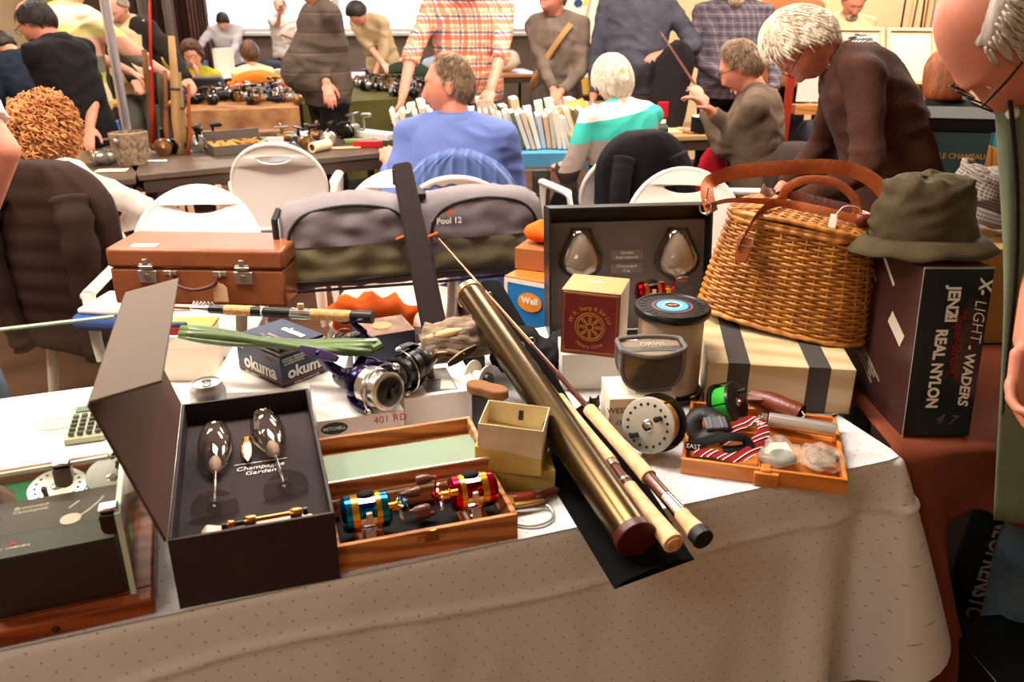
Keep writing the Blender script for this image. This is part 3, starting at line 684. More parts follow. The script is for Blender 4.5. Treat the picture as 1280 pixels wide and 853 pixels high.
# driftwood
t=thing('driftwood','grey weathered piece of driftwood bark beside the brass tube','driftwood',(0,0,0))
D0=Vector(P(528,428,.83)); D1=Vector(P(618,412,.85)); g=G()
rg=[]
for i in range(41):
    f=i/40; c=along(D0,D1,f); c.z=.825+.02*f; rr=[]
    for j in range(40):
        a=2*PI*j/40; q=noise.noise(Vector((f*3,math.cos(a)*3.4,math.sin(a)*3.4+5))); q2=noise.noise(Vector((f*9,math.cos(a)*9,math.sin(a)*9)))
        r0=.046*(1+.30*q-.16*abs(q2))*(1 if 0<i<40 else .8)
        rr.append(c+Vector((.003*q,math.cos(a)*r0*1.1,math.sin(a)*r0*.95)))
    rg.append(rr)
g.rings(rg)
mb=mat('driftwood_bark','#9a8672',.9,bump=1,bscale=30,col2='#5f5044',vscale=9,stretch=(1,5,5))
part('bark',g,mb,t,ang=180)
g=G(); rg2=[]
for i in range(12):
    f=i/11; c=along(D0,D1,.03+f*.72)+Vector((0,-.030,.022+.012*f)); c.z=.850+.02*f
    rg2.append([c+Vector((0,math.cos(2*PI*j/10)*.012*math.sin(PI*min(1,f+.1)),math.sin(2*PI*j/10)*.010*math.sin(PI*min(1,f+.12)))) for j in range(10)])
g.rings(rg2); part('bare_wood',g,mat('bare_wood','#d9b98a',.8,bump=.5,bscale=40,stretch=(1,6,6)),t,ang=180)
# prop blocks hidden: two reel tins carry the driftwood
t,W=carton('small grey tackle tin under the driftwood',(560,462),(610,455),.741,.05,.09,mat('grey_tin','#54504e',.4,.5),name='tackle_tin',yaw=19,width=.12)
t.location=Vector((D0.x+.02,D0.y-.03,.7415))
# ---------------------------------------------------------------- reels lying on the white cartons
M_purple = mat('purple_metal','#2a1c44',.22,.85)
M_silver = mat('silver_metal','#c9c5bd',.28,.9)
p=P(452,498,.84)
spinning_reel('purple spinning reel with silver spool on the 401 RD carton',tuple(p+Vector((-.004,.050,.006))),-8,-40,52,M_purple,M_silver,M_purple,s=1.45)
p=P(512,470,.845)
spinning_reel('black and bronze spinning reel on the photo carton',tuple(p+Vector((.01,.035,.012))),-12,78,-38,mat('bronze_metal','#5a4632',.3,.8),M_black,M_black,s=1.3,lid=mat('gunmetal_knob','#55514c',.3,.8))
p=P(438,436,.87)
spinning_reel('dark purple spinning reel half hidden behind the silver spooled reel',tuple(p+Vector((.012,.03,0))),20,25,-120,M_purple,M_black,M_black,s=.9)
# black multiplier with pale blue line
t=thing('multiplier_reel','black multiplier reel filled with pale blue line','fishing reel',tuple(P(560,482,.741)),10)
for x in (-.034,.034):
    g=G(T((x,0,.032),ry=90)); g.lathe([(0,-.005),(.027,-.005),(.029,-.002),(.029,.004),(.024,.006),(0,.006)],32); part('side_plate',g,M_black,t)
g=G(T((0,0,.032),ry=90)); g.lathe([(.008,-.028),(.024,-.028)]+[(.0225+.0004*(k%2),-.026+k*.004) for k in range(14)]+[(.024,.028),(.008,.028)],32); part('line_spool',g,mat('ice_blue_line','#a9cfd6',.4),t)
g=G(); 
for a in (35,90,150,215,-35): g.cyl((-.034,.028*math.cos(R(a)),.032+.028*math.sin(R(a))),(.034,.028*math.cos(R(a)),.032+.028*math.sin(R(a))),.003,n=8)
g.box((0,0,.002),(.02,.06,.004)); part('frame_bar',g,mat('rusty_bronze','#7a5a48',.4,.6),t)
g=G(); g.tube([(.04,0,.032),(.05,-.004,.02),(.054,-.016,-.0+.012)],.003,8); h=part('handle',g,M_chrome,t); g=G(); g.cyl((.054,-.016,.012),(.072,-.02,.010),.006,.007,14); part('handle_knob',g,M_black,h)
# white rimmed centrepin spools
t=thing('centrepin_reel','white sided centrepin spool beside the brass tube','fishing reel',tuple(P(598,476,.79)),62)
for y,r in ((-.016,.034),(.016,.040)):
    g=G(T((0,y,0),rx=90)); g.lathe([(0,-.002),(r*.9,-.002),(r,-.001),(r,.002),(r*.86,.003),(0,.003)],40); part('spool_flange',g,mat('cream_enamel','#e9dfd0',.3),t)
g=G(); g.cyl((0,-.015,0),(0,.015,0),.020,n=28); part('line_core',g,M_white,t)
g=G(); g.cyl((0,-.018,0),(0,-.026,0),.022,.020,n=28); g.box((0,0,-.045),(.012,.02,.014)); part('hub',g,M_black,t)
g=G(); g.cyl((.018,.019,.012),(.02,.034,.012),.005,.004,12); part('handle_knob',g,M_chrome,t)
# leather topped bottle / reel pouch
t=thing('leather_topped_case','black case with a rounded tan leather top beside the cream card boxes','case',tuple(P(610,545,.741)),-30)
g=G(); g.prism([(x*.9,y*.9) for x,y in rrect(.070,.036,.016,5)],0,.088); part('case_body',g,M_black,t,bevel=.003)
def peanut(n=40): return [((.044-.006*math.cos(2*a)*0+.0)*math.cos(a)*1.0,(.022-.006*math.exp(-(math.cos(a)/.35)**2))*math.sin(a)) for a in [2*PI*k/n for k in range(n)]]
g=G(); g.prism(peanut(),.088,.106); part('leather_top',g,mat('brown_suede','#8a5e40',.8,bump=.2,bscale=200),t,bevel=.004,seg=3)
# two cream card boxes
M_yc = mat('yellowed_card','#cdb768',.7,col2='#b79e50',vscale=14); M_ic = mat('inner_card','#ddd0b4',.7,col2='#cdbd9b',vscale=20)
a=P(597,617,.741); b=P(694,611,.741); yw=yaw_of(a,b); W=(b-a).length
t=thing('card_box','lower yellowed card box lid under the tilted open one','box',tuple(a),yw)
g=G(); g.bx(0,W,0,.100,0,.036); part('body',g,M_yc,t,bevel=.0015)
t=thing('card_box','upper open cream card box tilted on the yellowed lid','box',tuple(a+Vector((-.004,.010,.0375))),yw-16,rx=0)
w2,d2,h2=.112,.092,.080
g=G(); g.rings([[Vector(q) for q in r_] for r_ in (((0,0,0),(w2,0,0),(w2,d2,0),(0,d2,0)),((0,0,.048),(w2,0,.030),(w2,d2,.036),(0,d2,.054)))],caps=(True,True)); part('outer_tray',g,M_yc,t,bevel=.0012)
IM=T((.002,.002,.010),ry=3); g2=G(IM); tray(g2,w2-.004,d2-.004,h2,.002,.03); part('inner_liner',g2,M_ic,t,bevel=.0005)
g=G(IM); g.bx(.055,.063,d2-.008,d2-.0062,.050,.068); part('thumb_slot',g,M_txtk,t,smooth=False)
# priest knife & net ring in front
t=thing('pocket_knife','old pocket knife with polished red wooden scales','knife',tuple(P(652,630,.741)),14)
g=G(); g.caps2((-.02,0,.012),(.016,0,.012),.010,.0115,14,sx=.8,ref=(0,0,1)); part('wooden_scale',g,mat('polished_redwood','#8a2f1a',.2,coat=.6),t)
g=G(); g.caps2((.028,-.003,.011),(.062,.012,.010),.011,.007,12,sx=.6,ref=(0,0,1)); part('leather_sheath',g,M_leatherd,t)
t=thing('net_ring','brass mount with a round steel gape ring on the cloth edge','fishing tool',tuple(P(634,640,.741)),8)
g=G(); g.box((.0,.0,.012),(.022,.028,.022)); g.tube([(0,-.004,.014),(.03,-.002,.014),(.062,.006,.012)],[.008,.006,.005],10,flat=.6); part('brass_mount',g,mat('old_brass','#b08a4a',.35,.9),t,bevel=.003)
pts=[(.036+.034*math.cos(a),-.026+.030*math.sin(a),.004) for a in [PI*.92+1.75*PI*k/30*0.72 for k in range(31)]]
g=G(); g.tube([(.036+.036*math.cos(R(x)),-.020+.030*math.sin(R(x)),.004+.006*max(0,math.sin(R(x)))) for x in range(150,400,8)],.0024,10); part('steel_ring',g,M_steel,t)
# ---------------------------------------------------------------- rod tube, two rods, black bag
TF=Vector(P(797,676,.782)); TBk=Vector(P(588,368,.895))
t=thing('rod_tube','long brass coloured rod tube with a dark red end cap','rod tube',(0,0,0))
g=G(); g.cyl(along(TF,TBk,.012),TBk,.031,.031,48,caps=(False,True)); part('tube_body',g,M_brass,t)
g=G(); g.cyl(TF,along(TF,TBk,.02),.0325,.0325,48); part('end_cap',g,mat('dark_red_leather','#4a1410',.4,bump=.2,bscale=200),t,bevel=.002)
g=G(); g.cyl(along(TF,TBk,.985),along(TF,TBk,1.01),.0335,.0335,48); part('collar',g,mat('pale_brass','#c8b088',.25,.8),t,bevel=.002)
def rod(label, hv, tip, segs, name='fly_rod'):
    t=thing(name,label,'fishing rod',(0,0,0)); H_=Vector(hv); Tp=Vector(tip); d=(Tp-H_); L=d.length; d=d/L
    for nm,s0,s1,r0,r1,m in segs:
        g=G(); 
        if nm=='cork_grip':
            n=10; g.tube([H_+d*(s0+(s1-s0)*k/n) for k in range(n+1)],[r0+(r1-r0)*k/n-.0012*math.sin(PI*k/n) for k in range(n+1)],24)
        else: g.cyl(H_+d*s0,H_+d*s1,r0,r1,20)
        part(nm,g,m,t,bevel=.0008 if nm!='blank' else 0)
    g=G(); 
    for s0,rr in ((.62,.006),(.86,.004)):
        if s0<L: 
            c=H_+d*s0+Vector((0,0,rr+.003)); g.tube([c+Vector((rr*math.cos(a),0,rr*math.sin(a))) for a in [2*PI*k/12 for k in range(12)]],.0008,6,closed=True)
    part('line_guide',g,M_chrome,t); return t,H_,d
M_blank=mat('amber_blank','#a86a30',.2,coat=.5); M_mar=mat('maroon_blank','#4a1c14',.2,coat=.6)
rod('fly rod with long pale cork handle lying beside the brass tube',P(842,680,.785),Q(598,368,1.85),
    [('end_button',-.004,.0,.012,.013,M_cork),('cork_grip',0,.14,.0165,.012,M_corkp),('reel_seat',.14,.205,.0095,.0095,mat('rosewood','#5a2818',.25,coat=.5)),('seat_ring',.150,.157,.011,.011,M_chrome),('seat_ring',.192,.206,.0115,.0115,M_chrome),('cork_grip',.205,.42,.0130,.0105,M_corkp),('blank',.42,.97,.0048,.0022,M_blank)])
rod('fly rod with black rubber butt and maroon blank at the table edge',P(877,672,.790),Q(558,309,2.1),
    [('butt_cap',-.006,.012,.0165,.0165,M_rubber),('cork_grip',.012,.055,.0155,.012,M_corkp),('steel_hood',.055,.098,.0115,.0105,M_chrome),('reel_seat',.098,.150,.0105,.0105,MATS['rosewood']),('cork_grip',.150,.36,.0135,.0125,M_corkp),('blank',.36,.62,.0055,.0042,M_mar),('blank',.62,1.24,.0042,.0016,M_blank)])
# black cloth rod bag under the tube
t_=[P(768,737,.7415),P(868,700,.7415)]
vs=[];fs=[];NB=40
g=G()
for i in range(NB+1):
    f=i/NB
    l=along(Vector(P(768,737,.742)),Vector(P(662,560,.742)),f); r=along(Vector(P(868,700,.742)),Vector(P(742,500,.742)),f)
    ring=[]
    for k in range(12):
        s=k/11; ring.append(along(l,r,s)+Vector((0,0,.010*math.sin(PI*s)**.5+.002*noise.noise(Vector((f*9,s*6,1)))+.001)))
    for k in range(11,-1,-1):
        s=k/11; ring.append(along(l,r,s)+Vector((0,0,.0)))
    g.rings([ring]) if False else vs.append(ring)
g.rings(vs); o=part('rod_bag',g,mat('black_felt','#040404',1),ang=60); tag(o,'flat black cloth rod bag under the brass tube','rod bag')
t=thing('rod_sleeve','long black felt rod sleeve lying between the two fly rods','rod bag',(0,0,0))
g=G(); a0=Vector(P(775,640,.757)); a1=Q(612,350,1.95); rg=[]
for i in range(31):
    f=i/30; c=along(a0,a1,f); w=.030; d=(a1-a0).normalized(); sd=d.cross(Vector((0,0,1))).normalized(); up=sd.cross(d)
    rg.append([c+sd*w*math.cos(2*PI*k/16)+up*.011*math.sin(2*PI*k/16)-up*.012 for k in range(16)])
g.rings(rg); part('sleeve_fabric',g,MATS['black_felt'],t)
t=thing('stuff_bag','soft black cloth bag slumped behind the rods','bag',tuple(P(700,455,.745)),20)
g=G(); 
for k in range(7): g.ball((.035*k-.12+.0,.02*math.sin(k*2.2),.035+.02*math.sin(k*1.7)),(.045,.05,.034+.01*math.sin(k)),14,10)
me=remesh(g,.006,5); wrinkle(me,.006,(30,30,30),2); part('bag_body',me,mat('black_nylon','#141315',.7),t,ang=180)
# ---------------------------------------------------------------- centre right boxes
t,W=carton('lower white carton in the stack under the maroon boxed reel',(702,488),(768,494),.741,.044,.10,M_white,yaw=4,width=.125); base=t
t,W=carton('upper white carton in the stack under the maroon boxed reel',(702,462),(768,468),.786,.038,.10,M_white,yaw=2,width=.125); t.location=base.location+Vector((-.001,-.002,.0446))
t=thing('reel_box','maroon fronted reel box with gold emblem on the white cartons','box',tuple(base.location+Vector((-.004,.012,.0840))),-17)
W=.122;H=.138
g=G(); g.bx(0,W,0,.105,0,H); part('body',g,mat('ivory_card','#e9dccb',.55),t,bevel=.0012)
g=G(); g.bx(.0005,W-.0005,-.0012,0,.0005,H-.0005); part('maroon_label',g,mat('maroon_print','#7d1f1e',.5,col2='#6e1819',vscale=30),t,smooth=False)
g=G(); g.bx(.0005,W-.0005,.0005,.1045,H,H+.0008); part('top_label',g,mat('tan_wood_print','#c98a50',.5),t,smooth=False)
g=G(); g.bx(.045,.07,.06,.068,H+.0008,H+.0014); part('price_sticker',g,M_white,t,smooth=False)
g=G(T((W/2,-.0013,.062),rx=90)); 
g.tube([(.0305*math.cos(2*PI*k/48),.0305*math.sin(2*PI*k/48),0) for k in range(48)],.0009,6,closed=True)
g.tube([(.026*math.cos(2*PI*k/48),.026*math.sin(2*PI*k/48),0) for k in range(48)],.0011,6,closed=True)
g.tube([(.007*math.cos(2*PI*k/24),.007*math.sin(2*PI*k/24),0) for k in range(24)],.0012,6,closed=True)
for k in range(8):
    for r in (.013,.020): g.tube([(r*math.cos(2*PI*k/8)+.0028*math.cos(a),r*math.sin(2*PI*k/8)+.0028*math.sin(a),0) for a in [2*PI*j/10 for j in range(10)]],.0009,6,closed=True)
part('gold_emblem',g,M_txtg,t)
g=G()
for a in (.004,.007):
    pts=[(a,-.0013,a),(W-a,-.0013,a),(W-a,-.0013,H-a),(a,-.0013,H-a)]; g.tube(pts,.0005,4,closed=True)
part('gold_border',g,M_txtg,t)
def arc_text(s,cx,cz,r,a0,a1,size,par,m,inward=False):
    n=len(s)
    for i,ch in enumerate(s):
        if ch==' ': continue
        a=R(a0+(a1-a0)*(i+.5)/n); x=cx+r*math.cos(a); z=cz+r*math.sin(a)
        rot=math.degrees(a)-90 if not inward else math.degrees(a)+90
        text(ch,T((x,-.0015,z),rx=90)@T(rz=rot),size,m,par,name='gold_letter',shear=.2)
arc_text('W. R. Young & Son Ltd',W/2,.062,.042,165,15,.012,t,M_txtg)
arc_text('Makers Calne',W/2,.062,.044,232,308,.011,t,M_txtg,True)
# black presentation box standing open behind
a=P(690,452,.741); b=Vector((a.x+.0,a.y,0))
BKY=1.93
t=thing('presentation_box','black presentation box standing upright with two tulip glasses inside','box',(.092,1.90,.741),6,rx=-9)
W,Hh,Dp=.40,.315,.09
g=G(); g.bx(0,W,Dp-.004,Dp,0,Hh); g.bx(0,.005,0,Dp,0,Hh); g.bx(W-.005,W,0,Dp,0,Hh); g.bx(0,W,0,Dp,Hh-.005,Hh); g.bx(0,W,0,Dp,0,.005); part('box_shell',g,M_black,t,bevel=.001)
g=G(); g.bx(.005,W-.005,.045,.052,.005,Hh-.040); g.bx(.005,W-.005,.047,Dp-.005,Hh-.043,Hh-.040); part('foam_insert',g,mat('mid_grey_foam','#6e6866',.95,bump=.2,bscale=400),t,smooth=False)
for z,s in ((.193,'Garden\nInternational'),(.160,'Champagne\nCup')):
    g=G(); g.bx(W/2-.04,W/2+.04,.0435,.0445,z-.012,z+.012); part('name_plate',g,mat('plate_grey','#7a7472',.5),t,smooth=False)
    text(s,FRONT(W/2,.0428,z),.011,M_txtw,t,ext=.0002)
PM=T((.092,1.90,.741),rz=6)@T(rx=-9)
def tulip(label,x,z):
    M=PM@T((x,.018,z))@T(rx=0)
    t=thing('tulip_glass',label,'wine glass',(0,0,0)); t.matrix_world=M@Matrix.Diagonal((1.4,1.4,1.0,1))
    g=G(); g.lathe([(.003,.0),(.012,.006),(.034,.03),(.040,.05),(.038,.07),(.022,.12),(.018,.135),(.0172,.135),(.021,.12),(.037,.07),(.039,.05),(.033,.031),(.011,.008),(0,.004)],36,caps=(False,False)); part('bowl',g,MATS['glass_bowl'],t,ang=80)
    g=G(); g.lathe([(.003,.002),(.006,-.004),(.003,-.01),(.007,-.016),(.003,-.022),(.003,-.07),(.012,-.078),(.03,-.081),(.03,-.083),(0,-.083)],24,caps=(False,False)); part('stem',g,MATS['glass_stem'],t,ang=80)
    g=G(); g.lathe([(0,.012),(.024,.03),(.029,.05),(.022,.085),(.010,.115),(0,.125)],24); part('frosted_core',g,mat('frosted_glass','#ece2d6',.35,alpha=.38),t)
    for r in (t,):
        pass
    return t
tulip('tulip glass in the standing black box above the maroon reel box',.080,.130)
tulip('tulip glass in the standing black box beside the wicker creel',.318,.125)
casting_reel('ruby red casting reel in the standing black box above the round spool',tuple(Q(813,380,1.88)),8,M_red,s=1.0)
# big spool tin with disc lid
a=Vector((.325,1.60,.7415)); t=thing('line_spool','large bulk line spool with black rim and blue centre label','line spool',tuple(a),0); t.scale=(1.13,1.13,1.08)
g=G(); g.lathe([(0,0),(.064,0),(.064,.012),(.058,.013),(.058,.02)],48); part('bottom_flange',g,M_black,t)
g=G(); g.lathe([(.056,.012),(.0585,.02),(.0585,.155),(.056,.165)],48,caps=(True,True)); part('wound_line',g,mat('beige_line','#b39c80',.35,coat=.4,bump=.1),t)
g=G(); g.lathe([(.05,.165),(.066,.165),(.0685,.168),(.0685,.178),(.066,.181),(.062,.181),(.060,.179),(0,.179)],64); part('top_flange',g,M_black,t)
g=G()
for k in range(24):
    a_=2*PI*k/24; g.box((.052*math.cos(a_),.052*math.sin(a_),.1795),(.012,.0015,.001),M=T(rz=math.degrees(a_)).to_3x3().to_4x4())
part('rim_rib',g,mat('dark_grey_plastic','#34302f',.4),t)
for r,m in ((.036,mat('bronze_print','#a8673f',.4)),(.034,mat('navy_print','#1d2f66',.4)),(.028,mat('sky_print','#4fb4d8',.4)),(.017,M_txtw),(.014,mat('deep_blue_print','#122044',.4))):
    g=G(T((0,0,.1795+.0005*(.036-r)*100))); g.lathe([(0,0),(r,0),(r,.0004),(0,.0004)],40); part('centre_label',g,m,t)
g=G(); g.ball((-.003,0,.1812),(.006,.004,.0006),12,8); g.ball((.006,.002,.1812),(.003,.004,.0006),12,8); part('label_motif',g,mat('orange_motif','#e0702a',.4),t)
# grey mesh pouch on white box
t,W=carton('square white box in front of the round spool',(760,560),(852,566),.741,.080,.10,mat('cream_white_card','#efe3d0',.6),yaw=3,width=.125)
wb=t; t.location=(.182,1.405,.7415)
text('WEST...',FRONT(.022,-.0005,.055),.016,M_txtk,t)
g=G(); g.bx(.005,.04,-.002,-.0005,.015,.045); part('price_label',g,M_white,t,smooth=False)
text('15,-',FRONT(.022,-.0022,.03),.014,M_txtk,t,shear=.3)
t=thing('reel_pouch','grey padded reel pouch with clear front on the white box','pouch',(.262,1.462,.8225),4)
oc=[(.044*math.cos(R(a))*(1.0),.040+.040*math.sin(R(a))) for a in range(180,361,10)]
outl=[(-.060,.082),(-.060,.066)]+[(.060*math.copysign(abs(math.cos(R(a)))**.75,math.cos(R(a))),.05+.05*math.sin(R(a))) for a in range(184,357,8)]+[(.060,.066),(.060,.082)]
g=G(); g.rings([[Vector((x*k,y,z*1.0)) for x,z in outl] for y,k in ((-.026,.93),(-.018,1),(.018,1),(.026,.93))]); 
g=G(); ro=[]
for y,k in ((-.026,.93),(-.022,1),(.022,1),(.026,.93)): ro.append([Vector((x*k,y,.03+(z-.03)*k)) for x,z in outl])
g.rings(ro,caps=(True,True)); part('pouch_body',g,mat('mesh_grey','#57524d',.35,coat=.5,col2='#47423e',vscale=20),t,bevel=.004)
g=G(); 
for y in (-.025,.025): g.tube([(x*.98,y,.03+(z-.03)*.98) for x,z in outl],.0035,8)
g.tube(smooth_path([(-.06,-.022,.084),(-.061,0,.087),(-.056,.024,.088),(0,.034,.088),(.056,.024,.088),(.061,0,.087),(.06,-.022,.084),(.03,-.036,.079),(0,-.040,.077),(-.03,-.036,.079),(-.06,-.022,.084)])[:-1],.0045,8,closed=True); part('grey_piping',g,mat('piping_grey','#6f6b6a',.8),t)
g=G(); g.grid(lambda u,v:(-.056+.112*u,-.020+.046*v-.016*math.sin(PI*u)*(1-v),.080+.004*v),12,4); part('flap_top',g,mat('taupe_fabric','#8b7a68',.8),t)
text('ORVIS',T((.004,.004,.0845),rx=8),.018,mat('grey_print','#bdb2a5',.6),t,ext=.0002)
# silver fly reel
r=fly_reel('large silver fly reel with drilled face leaning on the white box',tuple(Vector(P(817,530,.803))),rx=-16,rz=-36,r=.051,w=.052,plate=mat('satin_silver','#c4beb2',.4,.35),group=None)
# cat ornament
t=thing('cat_ornament','small black cat figurine behind the silver fly reel','figurine',tuple(P(738,528,.741)),20)
g=G(); g.ball((0,0,.018),(.018,.015,.019),14,10); g.ball((.004,-.006,.043),(.012,.011,.011),14,10); g.cyl((-.003,-.005,.05),(-.006,-.005,.061),.005,.001,8); g.cyl((.011,-.005,.05),(.013,-.005,.061),.005,.001,8); g.tube([(-.015,.0,.008),(-.026,-.004,.008),(-.022,-.014,.006)],.004,8)
me=remesh(g,.002,3); part('figurine_body',me,mat('black_gloss','#101010',.2),t,ang=180)
# ---------------------------------------------------------------- wooden tray at right with its contents
a=P(850,592,.741); b=P(1057,620,.741); yw=yaw_of(a,b); W=(b-a).length; D=.235
t=thing('wooden_tray','orange varnished wooden tray box full of reel tackle','wooden box',tuple(a),yw)
M_or=wood('orange_pine','#d9883c','#c8742c',16,.35,dist=2)
g=G(); tray(g,W,D,.030,.007); g.bx(W*.48,W*.49,.007,D-.007,.004,.022); g.bx(.007,W-.007,D*.62,D*.62+.005,.004,.020); part('tray_body',g,M_or,t,bevel=.0012)
g=G(); g.bx(W*.45,W*.60,-.008,.001,.0,.026); g.bx(W*.49,W*.55,-.004,.02,.020,.031); part('clasp_block',g,M_or,t,bevel=.002)
g=G(); g.cyl((.0,D,.032),(.008,D+.004,.036),.006,n=12); g.cyl((W-.008,D,.032),(W,D,.036),.004,n=12); part('hinge',g,M_brass,t)
TM=T(tuple(a),rz=yw)
def tp(x,y,z): return TM@Vector((x,y,z))
fly_reel('dark fly reel loaded with bright green line in the wooden tray',tuple(tp(.070,.178,.058)),rx=-28,ry=0,rz=56,r=.040,w=.046,plate=mat('gunmetal','#4a4644',.3,.8),line=mat('green_line','#35c43a',.5),back=mat('gunmetal2','#3a3534',.3,.8),holes=0,handles=1)
# camera strap / reel belt
t=thing('webbing_strap','black and red patterned camera strap coiled in the tray','strap',tuple(TM.translation),yw)
M_web=stripes('red_web',[(.16,'#b3262b'),(.08,'#efe6dc'),(.12,'#1a1516'),(.44,'#8e1d22'),(.08,'#efe6dc'),(.12,'#1a1516')],.022,axis='X',rot=(0,0,R(40)))
pts=[(.02,.02,.034),(.05,.022,.036),(.085,.018,.034),(.112,.038,.038),(.128,.075,.042),(.138,.112,.046),(.128,.140,.050),(.105,.135,.048),(.088,.105,.046),(.075,.075,.042),(.06,.06,.04)]
g=G(); g.tube(smooth_path(pts),.0115,8,flat=.16,up=(.3,-.2,1)); part('patterned_band',g,M_web,t)
g=G(); g.tube(smooth_path([(.014,.034,.040),(.035,.044,.044),(.06,.05,.052),(.085,.055,.056),(.105,.06,.05),(.11,.05,.04),(.07,.036,.036)]),.010,8,flat=.2,up=(0,-.4,1)); part('black_band',g,M_blackm,t)
g=G(); g.tube(smooth_path([(.02,.09,.03),(.012,.11,.05),(.025,.125,.062),(.05,.118,.060),(.064,.092,.056),(.052,.07,.052),(.03,.065,.046),(.018,.075,.036)]),.016,8,flat=.35,up=(0,-.3,1)); part('leather_loop',g,M_rubber,t)
g=G(T((.052,.082,.064),rx=20,rz=20)); g.box((0,0,0),(.040,.028,.006)); g.box((-.01,0,.004),(.004,.03,.003)); g.box((.01,0,.004),(.004,.03,.003)); part('buckle',g,mat('grey_plastic','#6a6a72',.35),t,bevel=.002)
g=G(T((.018,.03,.040),rx=60)); g.box((0,0,0),(.028,.014,.002)); part('brand_tab',g,M_blackm,t,bevel=.0005); text('EAST',T((.018,.0288,.0405),rx=60),.011,M_txtw,t,ext=.0002)
text('EASY',T((.128,.128,.053),rx=30,rz=-50),.010,M_txtw,t,ext=.0002)
# brown leather case
t=thing('leather_holder','small brown leather flask holder in the back of the tray','leather case',tuple(tp(.165,.205,.050)),yw-20)
g=G(); g.tube([(-.055,.006,.004),(-.02,0,.006),(.045,-.008,.0)],[.016,.021,.022],20,caps=(True,False)); part('leather_body',g,mat('red_brown_leather','#6e2a18',.35,bump=.2,bscale=150),t)
g=G(); g.box((-.042,-.010,.014),(.034,.020,.004),M=T(ry=-15,rx=20)); part('leather_flap',g,MATS['red_brown_leather'],t,bevel=.002)
g=G(); g.tube([(.045,-.02,0),(.05,-.03,.004),(.056,-.024,.01),(.048,-.018,.014)],.0012,6); part('white_string',g,M_white,t)
# steel tube
t=thing('steel_tube','polished steel cylinder lying across the wooden tray','metal tube',(0,0,0))
s0=tp(.128,.165,.044); s1=tp(W-.010,.150,.044); 
g=G(); g.cyl(along(s0,s1,.14),s1,.0135,n=32); part('tube_body',g,M_steel,t,bevel=.001)
g=G(); g.cyl(s0,along(s0,s1,.05),.006,n=16); g.cyl(along(s0,s1,.04),along(s0,s1,.12),.011,.011,20); part('screw_cap',g,M_chrome,t,bevel=.001)
# plastic bags
M_poly=mat('clear_polythene','#efe6da',.12,alpha=.22,bump=.6,bscale=25)
for lab,x,y,sx,sy,cm in (('clear plastic bag with white and grey fittings in the tray',.165,.070,.038,.045,'w'),('clear plastic bag of brown shot in the corner of the tray',.235,.068,.036,.040,'b')):
    t=thing('plastic_bag',lab,'plastic bag',tuple(tp(x,y,.018)),yw)
    g=G(); g.ball((0,0,.012),(sx*1.1,sy*1.1,.015),30,20); me=g.mesh('b'); wrinkle(me,.008,(40,40,60),len(lab)); part('bag_film',me,M_poly,t,ang=180)
    if cm=='w':
        g=G(); g.box((-.005,.01,.012),(.05,.03,.002),M=T(rx=10,rz=20)); part('paper_tag',g,M_white,t,bevel=.0005)
        g=G(); g.lathe([(0,.006),(.022,.006),(.024,.009),(.022,.013),(0,.013)],24,M=T((.006,-.014,0))); part('grey_disc',g,mat('sage_plastic','#68766c',.4),t)
    else:
        g=G(); g.ball((0,0,.012),(.030,.026,.012),24,14); me=g.mesh('s'); wrinkle(me,.004,(60,60,60),3); part('brown_contents',me,mat('brown_shot','#a98a62',.6,bump=1,bscale=120,col2='#5a4028',vscale=80),t,ang=180)
# ---------------------------------------------------------------- pale wooden case with grey straps, carries the creel
a=Vector((.392,1.535,.7415)); yw=-8; W,D,H=.285,.36,.098
t=thing('strapped_case','pale wooden case with two dark grey bands under the creel','wooden case',tuple(a),yw)
g=G(); g.bx(0,W,0,D,0,H); part('case_body',g,wood('pale_ply','#d6c49c','#c4ad80',9,.6,dist=2,coat=0),t,bevel=.002)
g=G()
for x in (.040,.195): g.bx(x,x+.042,-.0012,D,0,H+.0012)
part('grey_band',g,mat('grey_webbing','#4b4746',.8),t,smooth=False)
# ---------------------------------------------------------------- creel
CZ=.7415+H+.002
t=thing('wicker_creel','honey coloured wicker fishing creel with tan leather straps','basket',(.615,1.775,CZ+.012),-33,ry=4); t.scale=(.93,.93,.93)
CR=t
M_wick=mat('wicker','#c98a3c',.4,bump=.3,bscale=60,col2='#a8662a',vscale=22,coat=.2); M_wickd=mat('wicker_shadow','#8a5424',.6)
Wc,Dc,Hc=.200,.115,.235      # half width, half depth, height
def creel_pt(a,z):
    f=z/Hc; k=1.0-.20*f**1.3; x=math.cos(a); y=math.sin(a); n=.62
    X=Wc*k*math.copysign(abs(x)**n,x); Y=Dc*(1.04-.12*f)*math.copysign(abs(y)**(n if y<0 else .35),y)
    if y<0: Y*=1.08
    return X,Y
def creel_loop(z,N,off=0,phase=0,amp=0,stk=34):
    base=[creel_pt(2*PI*i/N,z) for i in range(N)]
    # re-sample evenly
    L=[0]
    for i in range(N): L.append(L[-1]+math.hypot(base[(i+1)%N][0]-base[i][0],base[(i+1)%N][1]-base[i][1]))
    tot=L[-1]; out=[]; j=0
    for i in range(N):
        s=tot*i/N
        while L[j+1]<s: j+=1
        f=(s-L[j])/max(1e-9,L[j+1]-L[j]); p=base[j]; q=base[(j+1)%N]
        x=p[0]+(q[0]-p[0])*f; y=p[1]+(q[1]-p[1])*f
        tx,ty=q[0]-p[0],q[1]-p[1]; l=math.hypot(tx,ty) or 1
        o=off+amp*math.cos(PI*stk*i/N+phase)
        out.append(Vector((x+ty/l*o,y-tx/l*o,z)))
    return out
NS=204; stk=34
rows=30; g=G()
for r in range(rows):
    z=.006+(Hc-.014)*r/(rows-1)
    g.tube(creel_loop(z,NS,0,PI*(r%2),.0034,stk),.0038,6,closed=True,up=(0,0,1))
